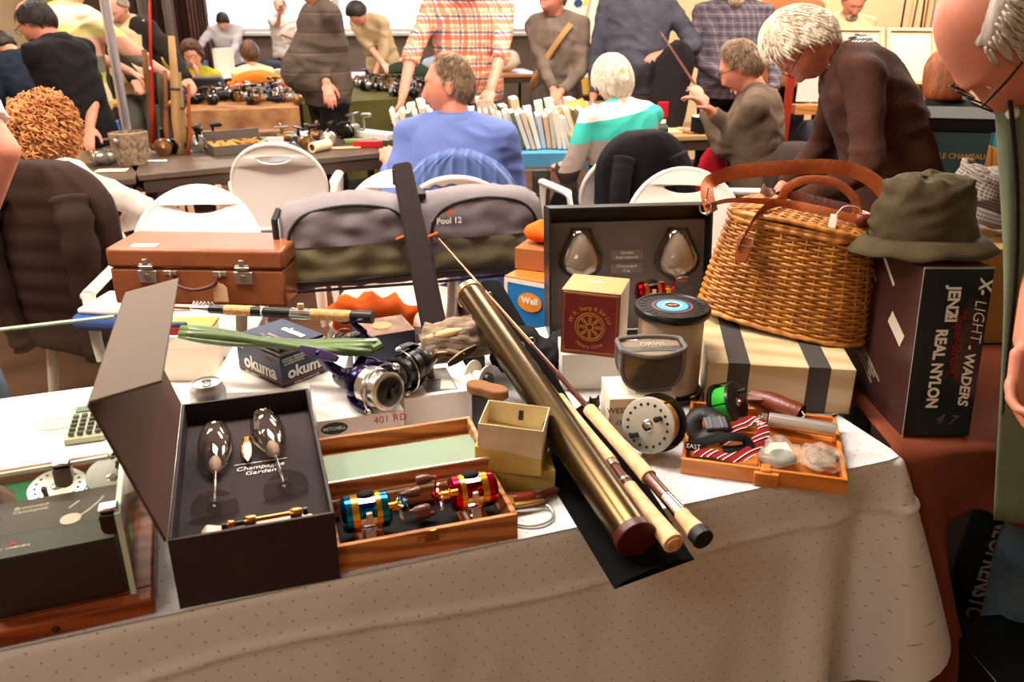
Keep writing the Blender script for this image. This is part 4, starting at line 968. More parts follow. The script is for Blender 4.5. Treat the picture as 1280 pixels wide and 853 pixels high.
part('woven_side',g,M_wick,t,ang=180)
g=G(); lo=creel_loop(0,NS,0); hi=creel_loop(Hc,NS,0); mid=[creel_loop(Hc*k/6,NS,0) for k in range(7)]
for i in range(0,stk): 
    k=int(i*NS/stk); g.tube([m[k] for m in mid],.0030,6)
part('stake',g,M_wick,t,ang=180)
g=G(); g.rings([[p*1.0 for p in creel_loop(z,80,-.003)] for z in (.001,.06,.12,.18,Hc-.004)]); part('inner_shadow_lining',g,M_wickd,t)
g=G(); 
for z,o,r in ((Hc-.002,.003,.006),(Hc+.006,.001,.0055),(.002,.002,.006)): g.tube(creel_loop(z,NS,o+.001,0,.0015,60),r,8,closed=True,up=(0,0,1))
part('rim_braid',g,M_wick,t,ang=180)
# lid : slightly domed flat weave
def lidz(x,y): return Hc+.003+.026*(1-(x/(Wc*.86))**2)*.8+.004*(1-(y/Dc)**2)
outl=creel_loop(Hc+.010,120,.004)
def inside_x(y):
    xs=[p.x for p in outl if abs(p.y-y)<.006]; return (min(xs),max(xs)) if xs else None
g=G(); k=0; y=-Dc*1.0
ymin=min(p.y for p in outl); ymax=max(p.y for p in outl); y=ymin+.005
while y<ymax-.003:
    xr=inside_x(y)
    if xr:
        x0,x1=xr; n=90; g.tube([Vector((x0+(x1-x0)*i/n,y,lidz(x0+(x1-x0)*i/n,y)+.0028*math.cos(PI*(x0+(x1-x0)*i/n)/.022+PI*(k%2)))) for i in range(n+1)],.0031,6)
    y+=.0082; k+=1
x=-Wc*.8
while x<Wc*.8:
    ys=[p.y for p in outl if abs(p.x-x)<.01]; y0,y1=min(ys),max(ys); g.tube([Vector((x,y0+(y1-y0)*i/8,lidz(x,y0+(y1-y0)*i/8))) for i in range(9)],.0027,6); x+=.022
part('woven_lid',g,M_wick,t,ang=180)
g=G(); g.tube([Vector((p.x,p.y,lidz(p.x,p.y)-.002)) for p in creel_loop(Hc+.010,NS,.006,0,.001,60)],.0062,8,closed=True,up=(0,0,1)); part('lid_rim',g,M_wick,t,ang=180)
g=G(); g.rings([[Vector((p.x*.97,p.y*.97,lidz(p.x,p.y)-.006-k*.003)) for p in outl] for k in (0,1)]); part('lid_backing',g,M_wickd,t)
# straps
def strap(nm,pts,w,m,par,th=.18,up=(0,0,1),n=8):
    g=G(); g.tube(smooth_path(pts,n),w/2,8,flat=th,up=up); return part(nm,g,m,par,ang=60)
zt=Hc+.045
strap('shoulder_strap',[(-.185,-.105,Hc-.0),(-.215,-.075,Hc+.05),(-.19,-.02,Hc+.075),(-.10,.0,Hc+.10),(.02,.01,Hc+.125),(.10,.01,Hc+.122),(.155,.01,Hc+.09),(.172,-.01,Hc+.06),(.165,-.02,Hc+.022)],.036,M_leather,t,up=(0,1,.25),th=.10)
strap('carry_handle',[(-.055,-.02,Hc+.035),(-.045,-.03,Hc+.070),(-.005,-.035,Hc+.098),(.055,-.03,Hc+.102),(.10,-.025,Hc+.075),(.118,-.02,Hc+.032)],.020,M_leather,t,up=(0,1,0),th=.2)
strap('closing_strap',[(-.195,-.108,Hc+.010),(-.15,-.10,Hc+.030),(-.05,-.085,Hc+.042),(.05,-.075,Hc+.042),(.12,-.06,Hc+.034)],.020,M_leather,t,up=(0,1,0),th=.15) if False else strap('closing_strap',[(-.200,-.112,Hc+.012),(-.15,-.095,Hc+.034),(-.05,-.08,Hc+.046),(.05,-.07,Hc+.045),(.13,-.05,Hc+.035)],.020,M_leather,t,up=(1,0,0),th=.15)
strap('front_strap',[(-.045,-.05,Hc+.043),(-.060,-.09,Hc+.040),(-.075,-.128,Hc+.020),(-.088,-.137,Hc-.02),(-.098,-.141,Hc-.06)],.022,M_leather,t,up=(1,0,0),th=.14)
strap('back_strap',[(-.13,.09,Hc+.03),(-.12,.04,Hc+.045),(-.09,-.01,Hc+.048),(-.03,-.01,Hc+.052),(.10,.0,Hc+.045)],.022,M_leatherd,t,up=(1,0,0),th=.14)
g=G(T((-.086,-.142,Hc-.055),rx=90-8)); g.prism([(-.014,-.03),(.014,-.03),(.018,.0),(.018,.025),(-.018,.025),(-.018,0)],-.002,.004); part('strap_tab',g,M_leather,t,bevel=.002)
g=G(T((-.082,-.148,Hc-.035),rx=82)); g.tube([(x,y,0) for x,y in rrect(.03,.022,.004)],.0016,6,closed=True); g.M=T((-.2,-.112,Hc+.012)); g.tube([(.014*math.cos(a),0,.016*math.sin(a)) for a in [2*PI*k/16 for k in range(16)]],.002,6,closed=True); g.cyl((0,0,.016),(0,0,.045),.002,n=8); part('metal_buckle',g,M_chrome,t)
g=G(); g.caps2((.130,-.045,Hc+.036),(.16,-.02,Hc+.034),.016,.018,12,sx=1,ref=(0,0,1)); part('leather_mount',g,MATS['red_brown_leather'],t)
g=G(T((.082,-.10,Hc+.030),rx=70,rz=8)); g.bx(-.008,.008,-.020,.020,-.001,.001); g.M=Matrix(); g.tube(smooth_path([(.084,-.098,Hc+.047),(.095,-.08,Hc+.066),(.118,-.05,Hc+.062),(.125,-.04,Hc+.045)]),.0016,6); part('price_tag',g,M_white,t,bevel=.0005)
# ---------------------------------------------------------------- wader box
fl=P(1130,548,.741); fr=P(1212,548,.741)
t=thing('wader_box','tall black wader shoe box printed with white and red letters','box',(fl.x,fl.y+.006,.7425),0,rx=-7)
W=.126; Hb=.325; Db=.34
g=G(T((0,0,0),rz=0)); g.bx(0,W,0,Db,0,Hb); part('body',g,mat('wader_black','#0b0a0d',.35,coat=.3),t,bevel=.0012)
g=G(); g.bx(-.0006,0,.001,Db-.001,.001,Hb-.001); part('brown_side_print',g,mat('brown_print','#3a1f1b',.45,coat=.2),t,smooth=False)
g=G(); g.bx(.004,W-.002,.003,Db-.003,Hb,Hb+.0008); part('brown_top_print',g,mat('tan_top_print','#8a5a40',.4,coat=.2,col2='#5a2f22',vscale=12),t,smooth=False)
g=G()
for k in range(5): g.box((.030+.012*k,.10,Hb+.001),(.005,.17,.0006),M=T(rz=18).to_3x3().to_4x4())
part('red_stripe',g,M_txtr,t,smooth=False)
g=G(); g.bx(-.0007,.0,.0005,.002,.0,Hb); g.bx(.0,W,-.0008,.0,Hb-.003,Hb); g.box((0,0,0),(.002,.002,.002)); part('worn_edge',g,mat('worn_card','#a79f98',.7),t,smooth=False)
def vt(s,x,z,size,m,bold=.02,shear=0,sx=1,space=1): text(s,T((x,-.0012,z),rx=90)@T(rz=-90),size,m,t,bold=bold,shear=shear,align='LEFT',space=space,sx=sx)
vt('X-',.112,.305,.030,M_txtw,.035,.2,sx=.95); vt('LIGHT',.1085,.266,.030,M_txtw,-.012,.2,sx=.95); vt('- WADERS',.103,.180,.026,M_txtw,.03,.15,sx=.98)
vt('JENZI',.058,.290,.030,M_txtw,.035,sx=.92); vt('REAL NYLON',.045,.210,.029,M_txtw,.04,sx=.88)
vt('"Super-Strong"',.076,.245,.023,mat('deep_red_print','#8e1018',.5),.02,sx=.92)
vt('\u00b7',.0565,.24,.04,M_txtw,.06)
text('47',T((.075,-.0012,.033),rx=90)@T(rz=-8),.030,mat('chalk_print','#6e655c',.8),t,name='chalk_number',shear=.3,space=1.6)
text('JENZI',LEFT(-.0012,.285,.030),.024,mat('pale_print','#b9a79c',.6),t,bold=.03)
text('WATERPROOF BREATHABLE WADERS\nNYLON FELT SOLE BOOTS\nREINFORCED KNEES\nADJUSTABLE BRACES BELT',LEFT(-.0012,.195,.090)@T(rz=-28),.0085,MATS['pale_print'],t,lsp=1.1)
text('ENTDECKE\nDAS\nABENTEUER',LEFT(-.0012,.22,.27)@T(rz=-38),.011,MATS['pale_print'],t)
g=G(LEFT(-.0008,.08,.19)@T(rz=-30)); g.bx(-.035,.035,-.014,.014,0,.0004); g.M=LEFT(-.0008,.15,.30)@T(rz=-38); g.bx(-.09,.05,-.004,.004,0,.0004); part('white_sticker',g,mat('sticker_white','#cbbdb2',.6),t,smooth=False)
WB=Vector((fl.x,fl.y+.006,.7425))
# hat
def bucket_hat(label, c, rz, m, m2=None, sx=1, sy=1, h=.115, name='bucket_hat', seed=1, brimw=.05, rx=0, ry=0, r0=.088):
    t=thing(name,label,'hat',tuple(c),rz,None,rx,ry)
    g=G(); prof=[(r0+.012+brimw,-.028),(r0+.018+brimw*.5,-.010),(r0+.012,.004)]
    def ring(r,z,k=0): return [Vector((r*sx*math.cos(a)*(1+.05*noise.noise(Vector((math.cos(a)*2,math.sin(a)*2,z*20+seed)))),r*sy*math.sin(a)*(1+.05*noise.noise(Vector((math.cos(a)*2,math.sin(a)*2,z*20+seed+3)))),z+.010*k*noise.noise(Vector((math.cos(a)*2,math.sin(a)*2,seed+9))))) for a in [2*PI*j/60 for j in range(60)]]
    g.rings([ring(r0+.012+brimw,-.026,1),ring(r0+.012+brimw*.66,-.016,1),ring(r0+.012+brimw*.33,-.005,.5),ring(r0+.008,.004)],caps=(False,False))
    part('brim',g,m2 or m,t,ang=180,solid=.004)
    g=G(); g.rings([ring(r0+.008,.002),ring(r0+.006,.02),ring(r0+.003,.04,.4),ring(r0,.06,.5),ring(r0*.94,.08,.8),ring(r0*.86,h*.90,1),ring(r0*.60,h,1),ring(r0*.30,h+.004,1),ring(.002,h+.004,0)],caps=(False,True))
    me=g.mesh('crown'); bm=bmesh.new(); bm.from_mesh(me); bmesh.ops.subdivide_edges(bm,edges=bm.edges,cuts=2,use_grid_fill=True,smooth=1); bm.to_mesh(me); bm.free(); recalc(me)
    wrinkle(me,.010,(10,10,22),seed); part('crown',me,m,t,ang=180)
    return t
M_wax=mat('olive_waxcloth','#524630',.8,bump=.3,bscale=40,col2='#3e3422',vscale=9)
bucket_hat('olive waxed bucket hat sitting on the tall wader box',WB+Vector((.050,.17,Hb+.018)),10,M_wax,sx=1.08,sy=1.0,h=.115,seed=4,r0=.086,brimw=.030,rx=-7)
M_tweed=plaid('tweed','#57504a',[('#a89e92',.0,.45,.6)],.008)
bucket_hat('grey houndstooth tweed cap behind the olive hat',Q(1216,252,2.02),-20,M_tweed,sx=.95,h=.075,r0=.066,seed=9,name='tweed_cap',rx=0,ry=18,brimw=.03)
# cartons carrying tweed cap
t,W=carton('brown cardboard box under the tweed cap',(1210,430),(1260,430),.741,.235,.20,mat('kraft_card','#b9905c',.8,var=.1),yaw=2,width=.25)
t.location=(.98,1.86,.742)
# neoprene box under the side table
t=thing('neoprene_box','black wader carton on the floor printed with slanted silver letters','box',(.885,1.43,0.0),0,rx=0,ry=4)
g=G(); g.bx(0,.18,0,.24,0,.60); part('body',g,M_black,t,bevel=.002)
text('NEOPRENSTOCKING',T((.075,-.001,.36),rx=90)@T(rz=-90),.056,mat('dull_silver_print','#7d7870',.5),t,shear=.3,bold=.02,sx=.72)
g=G(); g.bx(.125,.170,-.001,0,.12,.50); part('silver_panel',g,mat('silver_panel','#8f8a80',.5,col2='#4a463f',vscale=20),t,smooth=False)
t=thing('wader_carton','small black and red carton on the floor beside the brown cloth','box',(.90,1.17,.0),6)
g=G(); g.bx(0,.16,0,.2,0,.34); part('body',g,M_black,t,bevel=.002)
g=G(); g.bx(0,.16,-.001,0,.30,.304); g.bx(.06,.09,-.001,0,.22,.27); part('gold_mark',g,M_gold,t,smooth=False)
g=G(); g.bx(.10,.14,-.001,0,.27,.34); part('red_mark',g,M_txtr,t,smooth=False)
t=thing('bin_bag','crumpled black bag hanging under the side table','bag',(1.36,1.72,.245),0)
g=G(); g.ball((0,0,0),(.22,.12,.24),30,20); me=g.mesh('b'); wrinkle(me,.03,(9,9,9),5); part('bag_body',me,mat('black_polythene','#08080a',.25),t,ang=180)
# ---------------------------------------------------------------- things directly behind the table
# suitcase
a=P(145,380,.652); t=thing('suitcase','tan leather suitcase with two metal locks behind the table','suitcase',(a.x,a.y,.652),-3)
SW,SD,SH=.525,.20,.175
M_case=mat('case_leather','#945431',.4,bump=.15,bscale=60,col2='#814526',vscale=6,coat=.15)
g=G(); g.bx(0,SW,0,SD,0,SH-.062); part('case_body',g,M_case,t,bevel=.008,seg=3)
g=G(); g.bx(-.003,SW+.003,-.003,SD+.003,SH-.060,SH); part('case_lid',g,M_case,t,bevel=.010,seg=3)
for x in (.115,.405):
    g=G(); g.bx(x-.028,x+.028,-.006,0,SH-.105,SH-.066); l=part('lock_plate',g,M_silver,t,bevel=.002)
    g=G(); g.bx(x-.020,x+.020,-.009,-.002,SH-.062,SH-.045); g.bx(x-.007,x+.007,-.010,-.002,SH-.062,SH-.030); g.cyl((x-.022,-.008,SH-.053),(x+.022,-.008,SH-.053),.003,n=8); part('hasp',g,M_silver,l,bevel=.002)
    g=G(T((x+.0,-.0065,SH-.086),rx=90)); g.lathe([(0,0),(.012,0),(.010,.004),(0,.004)],20); g.box((0,0,.004),(.004,.014,.002)); part('lock_button',g,M_chrome,l)
g=G(); 
for x in (.185,.335): g.bx(x-.02,x+.02,-.005,.0,SH-.080,SH-.066); g.tube([(x,-.006,SH-.066),(x+.004,-.012,SH-.08),(x-.004,-.010,SH-.088)],.003,6)
part('handle_mount',g,M_silver,t,bevel=.001)
g=G(); g.tube(smooth_path([(.188,-.012,SH-.078),(.205,-.020,SH-.103),(.26,-.026,SH-.116),(.315,-.020,SH-.103),(.333,-.012,SH-.078)]),.0075,10,flat=.8); part('carry_handle',g,M_leatherd,t)
g=G(T((.335,-.018,SH-.125),rx=90)); g.prism([(-.022,-.03),(.022,-.03),(.022,.014),(.01,.026),(-.01,.026),(-.022,.014)],0,.0012); g.M=Matrix(); g.tube([(.335,-.018,SH-.10),(.33,-.014,SH-.085),(.325,-.014,SH-.075)],.001,6); part('luggage_tag',g,mat('manila_tag','#e0b48c',.8),t)
g=G(); g.bx(.065,.14,.02,.05,SH,SH+.001); part('lid_sticker',g,M_white,t,smooth=False)
# reel bag (two zipped pockets)
a=P(358,357,.655); b=P(668,327,.655); yw=yaw_of(a,b)
t=thing('tackle_bag','long grey and olive tackle bag with two zipped pockets','tackle bag',(a.x,a.y,.655),yw-3)
BL=(b-a).length*.985; M_gf=mat('grey_nylon','#7b7276',.6,bump=.3,bscale=40); M_ol=mat('olive_nylon','#7d7356',.5,bump=.3,bscale=20,col2='#655c44',vscale=9); M_zip=mat('zip_black','#141214',.6)
g=G(); rg=[]
for i in range(41):
    x=BL*i/40; e=min(1,(i+.6)/2.5,(40.6-i)/2.5); h=.24+.03*math.sin(PI*((i/20)%1))+.01
    ry=.075*(.8+.2*e); hh=(h if e>=1 else h*(.94+.06*e))
    rg.append([Vector((x,-ry+2*ry*(k[0]),.0+hh*k[1])) for k in ((.12,0),(.88,0),(1,.06),(1,.85),(.85,1),(.15,1),(0,.85),(0,.06))])
g.rings(rg); me=g.mesh('m'); bm=bmesh.new(); bm.from_mesh(me); bmesh.ops.subdivide_edges(bm,edges=bm.edges,cuts=1,use_grid_fill=True,smooth=.5); bm.to_mesh(me); bm.free(); recalc(me); wrinkle(me,.006,(10,10,14),3); part('bag_body',me,M_gf,t,ang=60)
for x0,x1 in ((.02,BL*.475),(BL*.555,BL-.02)):
    # pocket bulging to the front: upper grey, lower olive
    def pk(z0,z1,m,nm,seed):
        g=G(); nu,nv=30,12
        def f(u,v):
            x=x0+(x1-x0)*u; z=z0+(z1-z0)*v; b=(math.sin(PI*min(max(u,.0),1)))**.35*(min(1,max(0,z-.02)/.03))**.5*(min(1,max(0,.29-z)/.06))**.5
            top=.245*(1-.0)+.02*math.sin(PI*u)
            return (x,-.078-.022*b-.010*noise.noise(Vector((x*14,z*22,seed))),min(z,top*(.80+.2*min(1,min(u,1-u)/.18))))
        g.grid(f,nu,nv); me=g.mesh(nm); return part(nm,me,m,t,ang=180)
    pk(.145,.262,M_gf,'pocket_front',1); pk(.03,.145,M_ol,'pocket_lower',2)
    g=G(); pts=[(x0,-.085,.04),(x0-.0,-.088,.16),(x0+.02,-.09,.215),(x0+.07,-.092,.252),((x0+x1)/2,-.094,.268),(x1-.07,-.092,.252),(x1-.02,-.09,.215),(x1,-.088,.16),(x1,-.085,.04)]
    g.tube(smooth_path(pts,5),.005,8); g.tube([(x0,-.09,.035),((x0+x1)/2,-.095,.03),(x1,-.09,.035)],.004,8); part('zip_line',g,M_zip,t)
    g=G(); zx=x1-.03 if x0<.1 else x0+.0; g.caps2((zx-.014,-.102,.155),(zx+.014,-.104,.165),.005,.006,10); part('zip_pull',g,mat('orange_plastic','#e0621f',.5),t)
g=G(); g.tube([(0,-.08,.01),(-.012,-.075,.06),(-.014,-.06,.23),(0,-.02,.25)],.010,8); g.tube([(BL,-.08,.01),(BL+.006,-.075,.12),(BL,-.02,.25)],.008,8); g.tube([(0,-.085,.004),(BL*.5,-.09,.0),(BL,-.085,.004)],.005,8); part('edge_binding',g,M_zip,t)
g=G(); g.grid(lambda u,v:(x_ if False else BL*.64+.10*u+.04*v*0,-.103,.15+.11*v),4,6) if False else g.bx(BL*.51-.03,BL*.51+.03,-.06,.06,.265,.285); part('top_strap',g,M_zip,t,bevel=.004)
text('Pool 12',T((BL*.62,-.112,.205),rx=86),.026,M_txtw,t,bold=.02)
g=G(T((BL*.625,-.112,.232),rx=86)); g.prism([(-.016,0),(-.006,.004),(0,.009),(.008,.004),(.018,.006),(.010,-.004),(0,-.006)],0,.001); part('orange_logo',g,MATS['orange_plastic'],t)
# long flat dark rod case leaning on the bag
a=Q(541,400,2.25); b=Q(502,207,2.62)
t=thing('rod_case','long dark brown rod case leaning diagonally on the tackle bag','rod case',(0,0,0))
d=(b-a).normalized(); sd=Vector((1,0,0)); sd=(sd-d*sd.dot(d)).normalized(); nn=sd.cross(d)
a=a-d*.22
g=G(); g.rings([[c+sd*x+nn*y for x,y in rrect(w,w*.62,w*.2)] for c,w in ((a,.074),(along(a,b,.5),.072),(b-d*.01,.062),(b,.050))]); part('case_body',g,mat('dark_brown_nylon','#241a19',.8,bump=.15,bscale=200),t,bevel=.002)
p=Q(515,240,2.56); g=G(); g.rings([[p+Vector((-.006,-.04,-.05))+sd*x+d*(y) for x,y in ((-.010,-.045),(.014,-.040),(.006,-.0),(.016,.03),(-.004,.06),(-.010,.01))],[p+Vector((-.006,-.042,-.05))+sd*x+d*(y) for x,y in ((-.010,-.045),(.014,-.040),(.006,-.0),(.016,.03),(-.004,.06),(-.010,.01))]]); part('gold_sticker',g,mat('gold_sticker','#c98a4a',.4,.3,col2='#8a5a2a',vscale=60),t)
g=G(); g.box(b+Vector((-.02,-.03,-.03)),(.012,.01,.05)); part('zip_end',g,M_zip,t,bevel=.003)
# orange cloth + cardboard + blue box stack at (640-695,270-410)
a=P(634,420,.50); 
t=thing('blue_carton','blue and orange printed appliance carton behind the table','box',(-.02,2.20,.0),-30)
g=G(); g.bx(0,.16,0,.16,0,.80); part('body',g,mat('carton_blue','#1e78bf',.45),t,bevel=.001)
g=G(); g.bx(.0,.16,.0,.16,.80,.804); part('orange_top',g,mat('carton_orange','#d9702a',.5),t,smooth=False)
g=G(); g.bx(-.001,.161,-.001,.161,.788,.8); g.bx(-.0012,.010,-.0012,.010,0,.79); part('white_edge',g,M_white,t,smooth=False)
g=G(RIGHT(.1612,.08,.33)); 
for M_,c in ((FRONT(.08,-.0016,.74),0),(LEFT(-.0016,.08,.74),1)):
    g=G(M_); g.lathe([(0,0),(.034,0),(.034,.001),(0,.001)],24,sc=(1.1,.8)); o=part('printed_oval',g,mat('oval_orange','#e8902a',.5),t)
    text('Well',M_@T((0,.004,.0015)),.026,M_txtw,t,bold=.03)
t=thing('cardboard_box','brown cardboard box standing on the blue carton','box',(.008,2.26,.806),-22)
g=G(); g.bx(0,.20,0,.12,0,.06); part('body',g,mat('tan_card','#a5683c',.75,var=.08),t,bevel=.001)
t=thing('orange_cloth','crumpled orange cloth on the cardboard box','cloth',(.125,2.30,.866),-15)
g=G(); g.ball((0,0,.035),(.085,.06,.036),24,14); me=g.mesh('c'); wrinkle(me,.02,(14,14,14),8); part('cloth_folds',me,mat('orange_fabric','#f0651a',.8),t,ang=180)
# orange cloth and stuff below the bag
t=thing('orange_bag','crumpled orange bag on the chair seat under the tackle bag','bag',(-.48,2.74,.49),0)
g=G(); g.ball((0,0,0),(.16,.10,.07),24,14); me=g.mesh('c'); wrinkle(me,.03,(12,12,12),18); part('bag_folds',me,MATS['orange_fabric'],t,ang=180)
t=thing('folded_cloth','blue and white folded cloth on the chair beside the suitcase','cloth',(-1.37,2.42,.55),-8)
g=G(); g.bx(0,.22,0,.22,0,.05); part('blue_layer',g,mat('royal_blue_cloth','#2f4f92',.85,bump=.3,bscale=30),t,bevel=.02,seg=3)
g=G(); g.bx(.02,.2,.02,.2,.05,.07); part('white_layer',g,M_white,t,bevel=.008,seg=3)
# chairs ---------------------------------------------------------
M_plastic=mat('white_plastic','#eadfd6',.4)
def lens(w,h,cy,n=14): return [(w*math.cos(PI+PI*k/n)*1.0, cy+h*(-math.sin(PI*k/n))) for k in range(n+1)]+[(w*math.cos(PI*k/n),cy+h*.32*math.sin(PI*k/n)) for k in range(1,n)]
CH={}
def chair_mesh():
    out=[]
    W=.22
    out=[(W*1.0*math.cos(a),.20+.21*math.sin(a)) for a in [R(x) for x in range(-8,189,7)]]+[(-.17,.0),(-.13,-.02),(.13,-.02),(.17,.0)]
    me=shape(out,[lens(.085,.032,.345)],.010,.004,fn=lambda c:Vector((c.x,.05*(1-(c.x/.22)**2)+c.y*.22-.02+c.z,c.y)))
    CH['backrest']=me
    W2=.185; o2=[(W2*math.cos(a),.195+.165*math.sin(a)-.008) for a in [R(x) for x in range(-4,185,7)]]+[(-.15,.02),(.15,.02)]
    pts=[(x,-.0,z) for x,z in out]
    g=G(); g.tube([Vector((x,.05*(1-(x/.22)**2)+z*.22-.02,z)) for x,z in out],.011,8,closed=True); CH['back_rim']=g.mesh('back_rim')
    g=G(); g.rings([[Vector((x*k,y-.23,z)) for x,y in rrect(.44,.44,.08,5)] for z,k in ((-.015,.97),(.0,1),(.010,1),(.014,.97))]); CH['seat']=g.mesh('seat')
    for s in (-1,1):
        g=G(); g.tube([(s*.21,-.02,.42),(s*.245,-.05,.645),(s*.245,-.07,.66),(s*.235,-.38,.65)],[.016,.018,.024,.024],10,flat=.7); g.M=Matrix(); g.tube([(s*.235,-.37,.65),(s*.225,-.40,.50),(s*.215,-.41,.44)],[.022,.018,.018],10,flat=.8); CH['arm%d'%s]=g.mesh('armrest')
        for yy in (-.40,.0):
            g=G(); g.tube([(s*.19,yy,.44),(s*.235,yy+(.05 if yy>-.1 else -.02),0)],[.024,.018],10,flat=.8); CH['leg%d%d'%(s,yy<-.1)]=g.mesh('leg')
chair_mesh()
def white_chair(label,x,y,rz,group='white plastic chairs',m=None,name='plastic_chair',z=0):
    """backrest at local y=0; the seat reaches to local -Y"""
    t=thing(name,label,'chair',(x,y,z),rz,group); m=m or M_plastic
    for k,me in CH.items():
        nm='leg' if k.startswith('leg') else ('armrest' if k.startswith('arm') else k)
        mm=me.copy() if m is not M_plastic else me
        if not len(me.materials): me.materials.append(M_plastic)
        if m is not M_plastic: mm.materials.clear(); mm.materials.append(m)
        o=bpy.data.objects.new(nm,mm); C.objects.link(o); o.parent=t
        if k in('backrest','back_rim'): o.location=(0,0,.47)
        if k=='seat': o.location=(0,0,.44)
        mm.polygons.foreach_set('use_smooth',[True]*len(mm.polygons))
        if k!='back_rim':
            try: mm.set_sharp_from_angle(angle=R(50))
            except Exception: pass
    return t
def at(u,v,z): return P(u,v,z)
c=P(235,243,.88); white_chair('white plastic chair behind the tan suitcase',c.x,c.y,4)
c=P(345,175,.88); white_chair('white plastic chair with round back at the dark reel table',c.x,c.y,184)
c=P(495,222,.88); white_chair('white plastic chair behind the middle of the tackle bag',c.x,c.y,0)
c=P(860,219,.88); white_chair('white plastic chair behind the standing black box',c.x,c.y,-6)
# ---------------------------------------------------------------- people
def sstep(a,b,x): 
    t=min(1,max(0,(x-a)/(b-a))); return t*t*(3-2*t)
def gz(x,s): return math.exp(-(x/s)**2)
def head_pt(dx,dy,dz,fem=False):
    x,y,z=.0765*dx,.098*dy,.120*dz
    x*=1-.30*sstep(.0,.115,-z)*(1-.0*dy); 
    if dy<0: y*=1-.42*sstep(.02,.10,-z)
    if dy>0: y*=1-.10*sstep(.0,.09,z)
    if dz>.2: x*=1-.02
    f=1 if dy>0 else 0
    if f:
        y=min(y,.090+.004*dz)
        nose=gz(x,.011+.006*sstep(0,.05,-z+.0))*(sstep(.028,-.036,z))*(1-sstep(-.038,-.052,z)); y+=.026*nose
        y+=.006*gz(z-.032,.010)*gz(abs(x)-.025,.03)
        y-=.012*gz(z-.012,.012)*gz(abs(x)-.030,.016)
        y+=.004*gz(z+.018,.018)*gz(abs(x)-.045,.018)
        y+=.008*gz(x,.024)*(gz(z+.060,.008)+gz(z+.076,.008)) - .004*gz(z+.068,.004)*gz(x,.022)
        y+=.010*gz(x,.022)*gz(z+.100,.014)
        y-=.004*gz(z+.086,.006)*gz(x,.03)
    return Vector((x,y,z))
def head_into(g,M,fem=False):
    nu,nv=56,44; rg=[]
    for i in range(nv+1):
        a=min(max(PI*i/nv,.03),PI-.03); rg.append([M@head_pt(math.sin(a)*math.cos(2*PI*j/nu+.01),math.sin(a)*math.sin(2*PI*j/nu+.01),-math.cos(a),fem) for j in range(nu)])
    g.rings(rg)
    for s in (-1,1):
        E=M@T((s*.078,-.008,-.008),rz=s*-18,rx=-8)
        g.ball((0,0,0),(.001,.001,.001)) if False else None
        gg=G(E); gg.ball((0,0,.0),(.009,.017,.031),14,10); gg.ball((s*.005,-.006,.006),(.006,.014,.024),12,8); g.v_off=0
        b=len(g.v); g.v+=gg.v; g.f+=[tuple(b+k for k in f) for f in gg.f]; g.mi+=gg.mi
def hand_into(g,M,side,curl=.5,spread=.12,s=1):
    """wrist at origin, fingers along +Y, palm facing -Z, thumb on side*(-X)"""
    def cc(p0,p1,r0,r1,**k):
        m0=g.M; g.M=M@Matrix.Scale(s,4); g.caps2(p0,p1,r0,r1,10,**k); g.M=m0
    cc((0,-.01,0),(0,.035,0),.018,.017,sx=1.5,ref=(1,0,0)); cc((0,.03,-.001),(0,.082,0),.0165,.0135,sx=2.45,ref=(1,0,0))
    L=[.070,.080,.074,.058]; 
    for i,x in enumerate((-.030,-.010,.010,.029)):
        x=x*-side*-1; a=curl*.6+.1*i*curl; p=Vector((x,.084-.004*abs(i-1.2),0)); d=Vector((x*spread*8,1,0)).normalized(); ang=-a*.6; l=L[i]
        for k,fr in enumerate((.45,.32,.25)):
            dd=Vector((d.x,d.y*math.cos(ang),math.sin(ang))).normalized(); q=p+dd*l*fr; cc(p,q,.0088-.0007*k,.0084-.0008*k); p=q; ang-=a*1.1
    sg=-side
    p=Vector((sg*.030,.018,-.004)); q=p+Vector((sg*.026,.034,-.010)); cc(p,q,.013,.0105); q2=q+Vector((sg*.008,.030,-.010-.012*curl)); cc(q,q2,.010,.0085); 
SKINS={}
def skin(kind='light'):
    if kind not in SKINS: 
        SKINS[kind]=mat('skin_'+kind,{'light':'#e2a088','red':'#d4876e','tan':'#c98663','pale':'#ecb79b'}[kind],.5,bump=.1,bscale=90,var=.10,vscale=25)
    return SKINS[kind]
def hairm(name,c,c2,str_=(1,1,.25),sc=90):
    return mat(name,c,.55,bump=.9,bscale=sc,col2=c2,vscale=sc*.6,stretch=str_,sheen=.2)
HAIRLINE={'short':[(0,.66),(.75,.58),(1.1,.25),(1.35,.10),(1.62,-.18),(2.2,-.50),(3.2,-.62)],
 'receding':[(0,.93),(.5,.88),(.9,.5),(1.25,.15),(1.62,-.15),(2.2,-.50),(3.2,-.60)],
 'fringe':[(0,1.2),(.9,.7),(1.3,.25),(1.62,-.10),(2.2,-.48),(3.2,-.58)],
 'thin':[(0,1.15),(.7,1.02),(1.0,.72),(1.3,.30),(1.62,-.08),(2.2,-.46),(3.2,-.56)],
 'swept':[(0,.60),(.8,.48),(1.1,.25),(1.38,.16),(1.62,-.25),(2.2,-.68),(3.2,-.78)],
 'full':[(0,.55),(.8,.45),(1.15,.05),(1.4,-.1),(1.62,-.35),(2.2,-.66),(3.2,-.75)]}
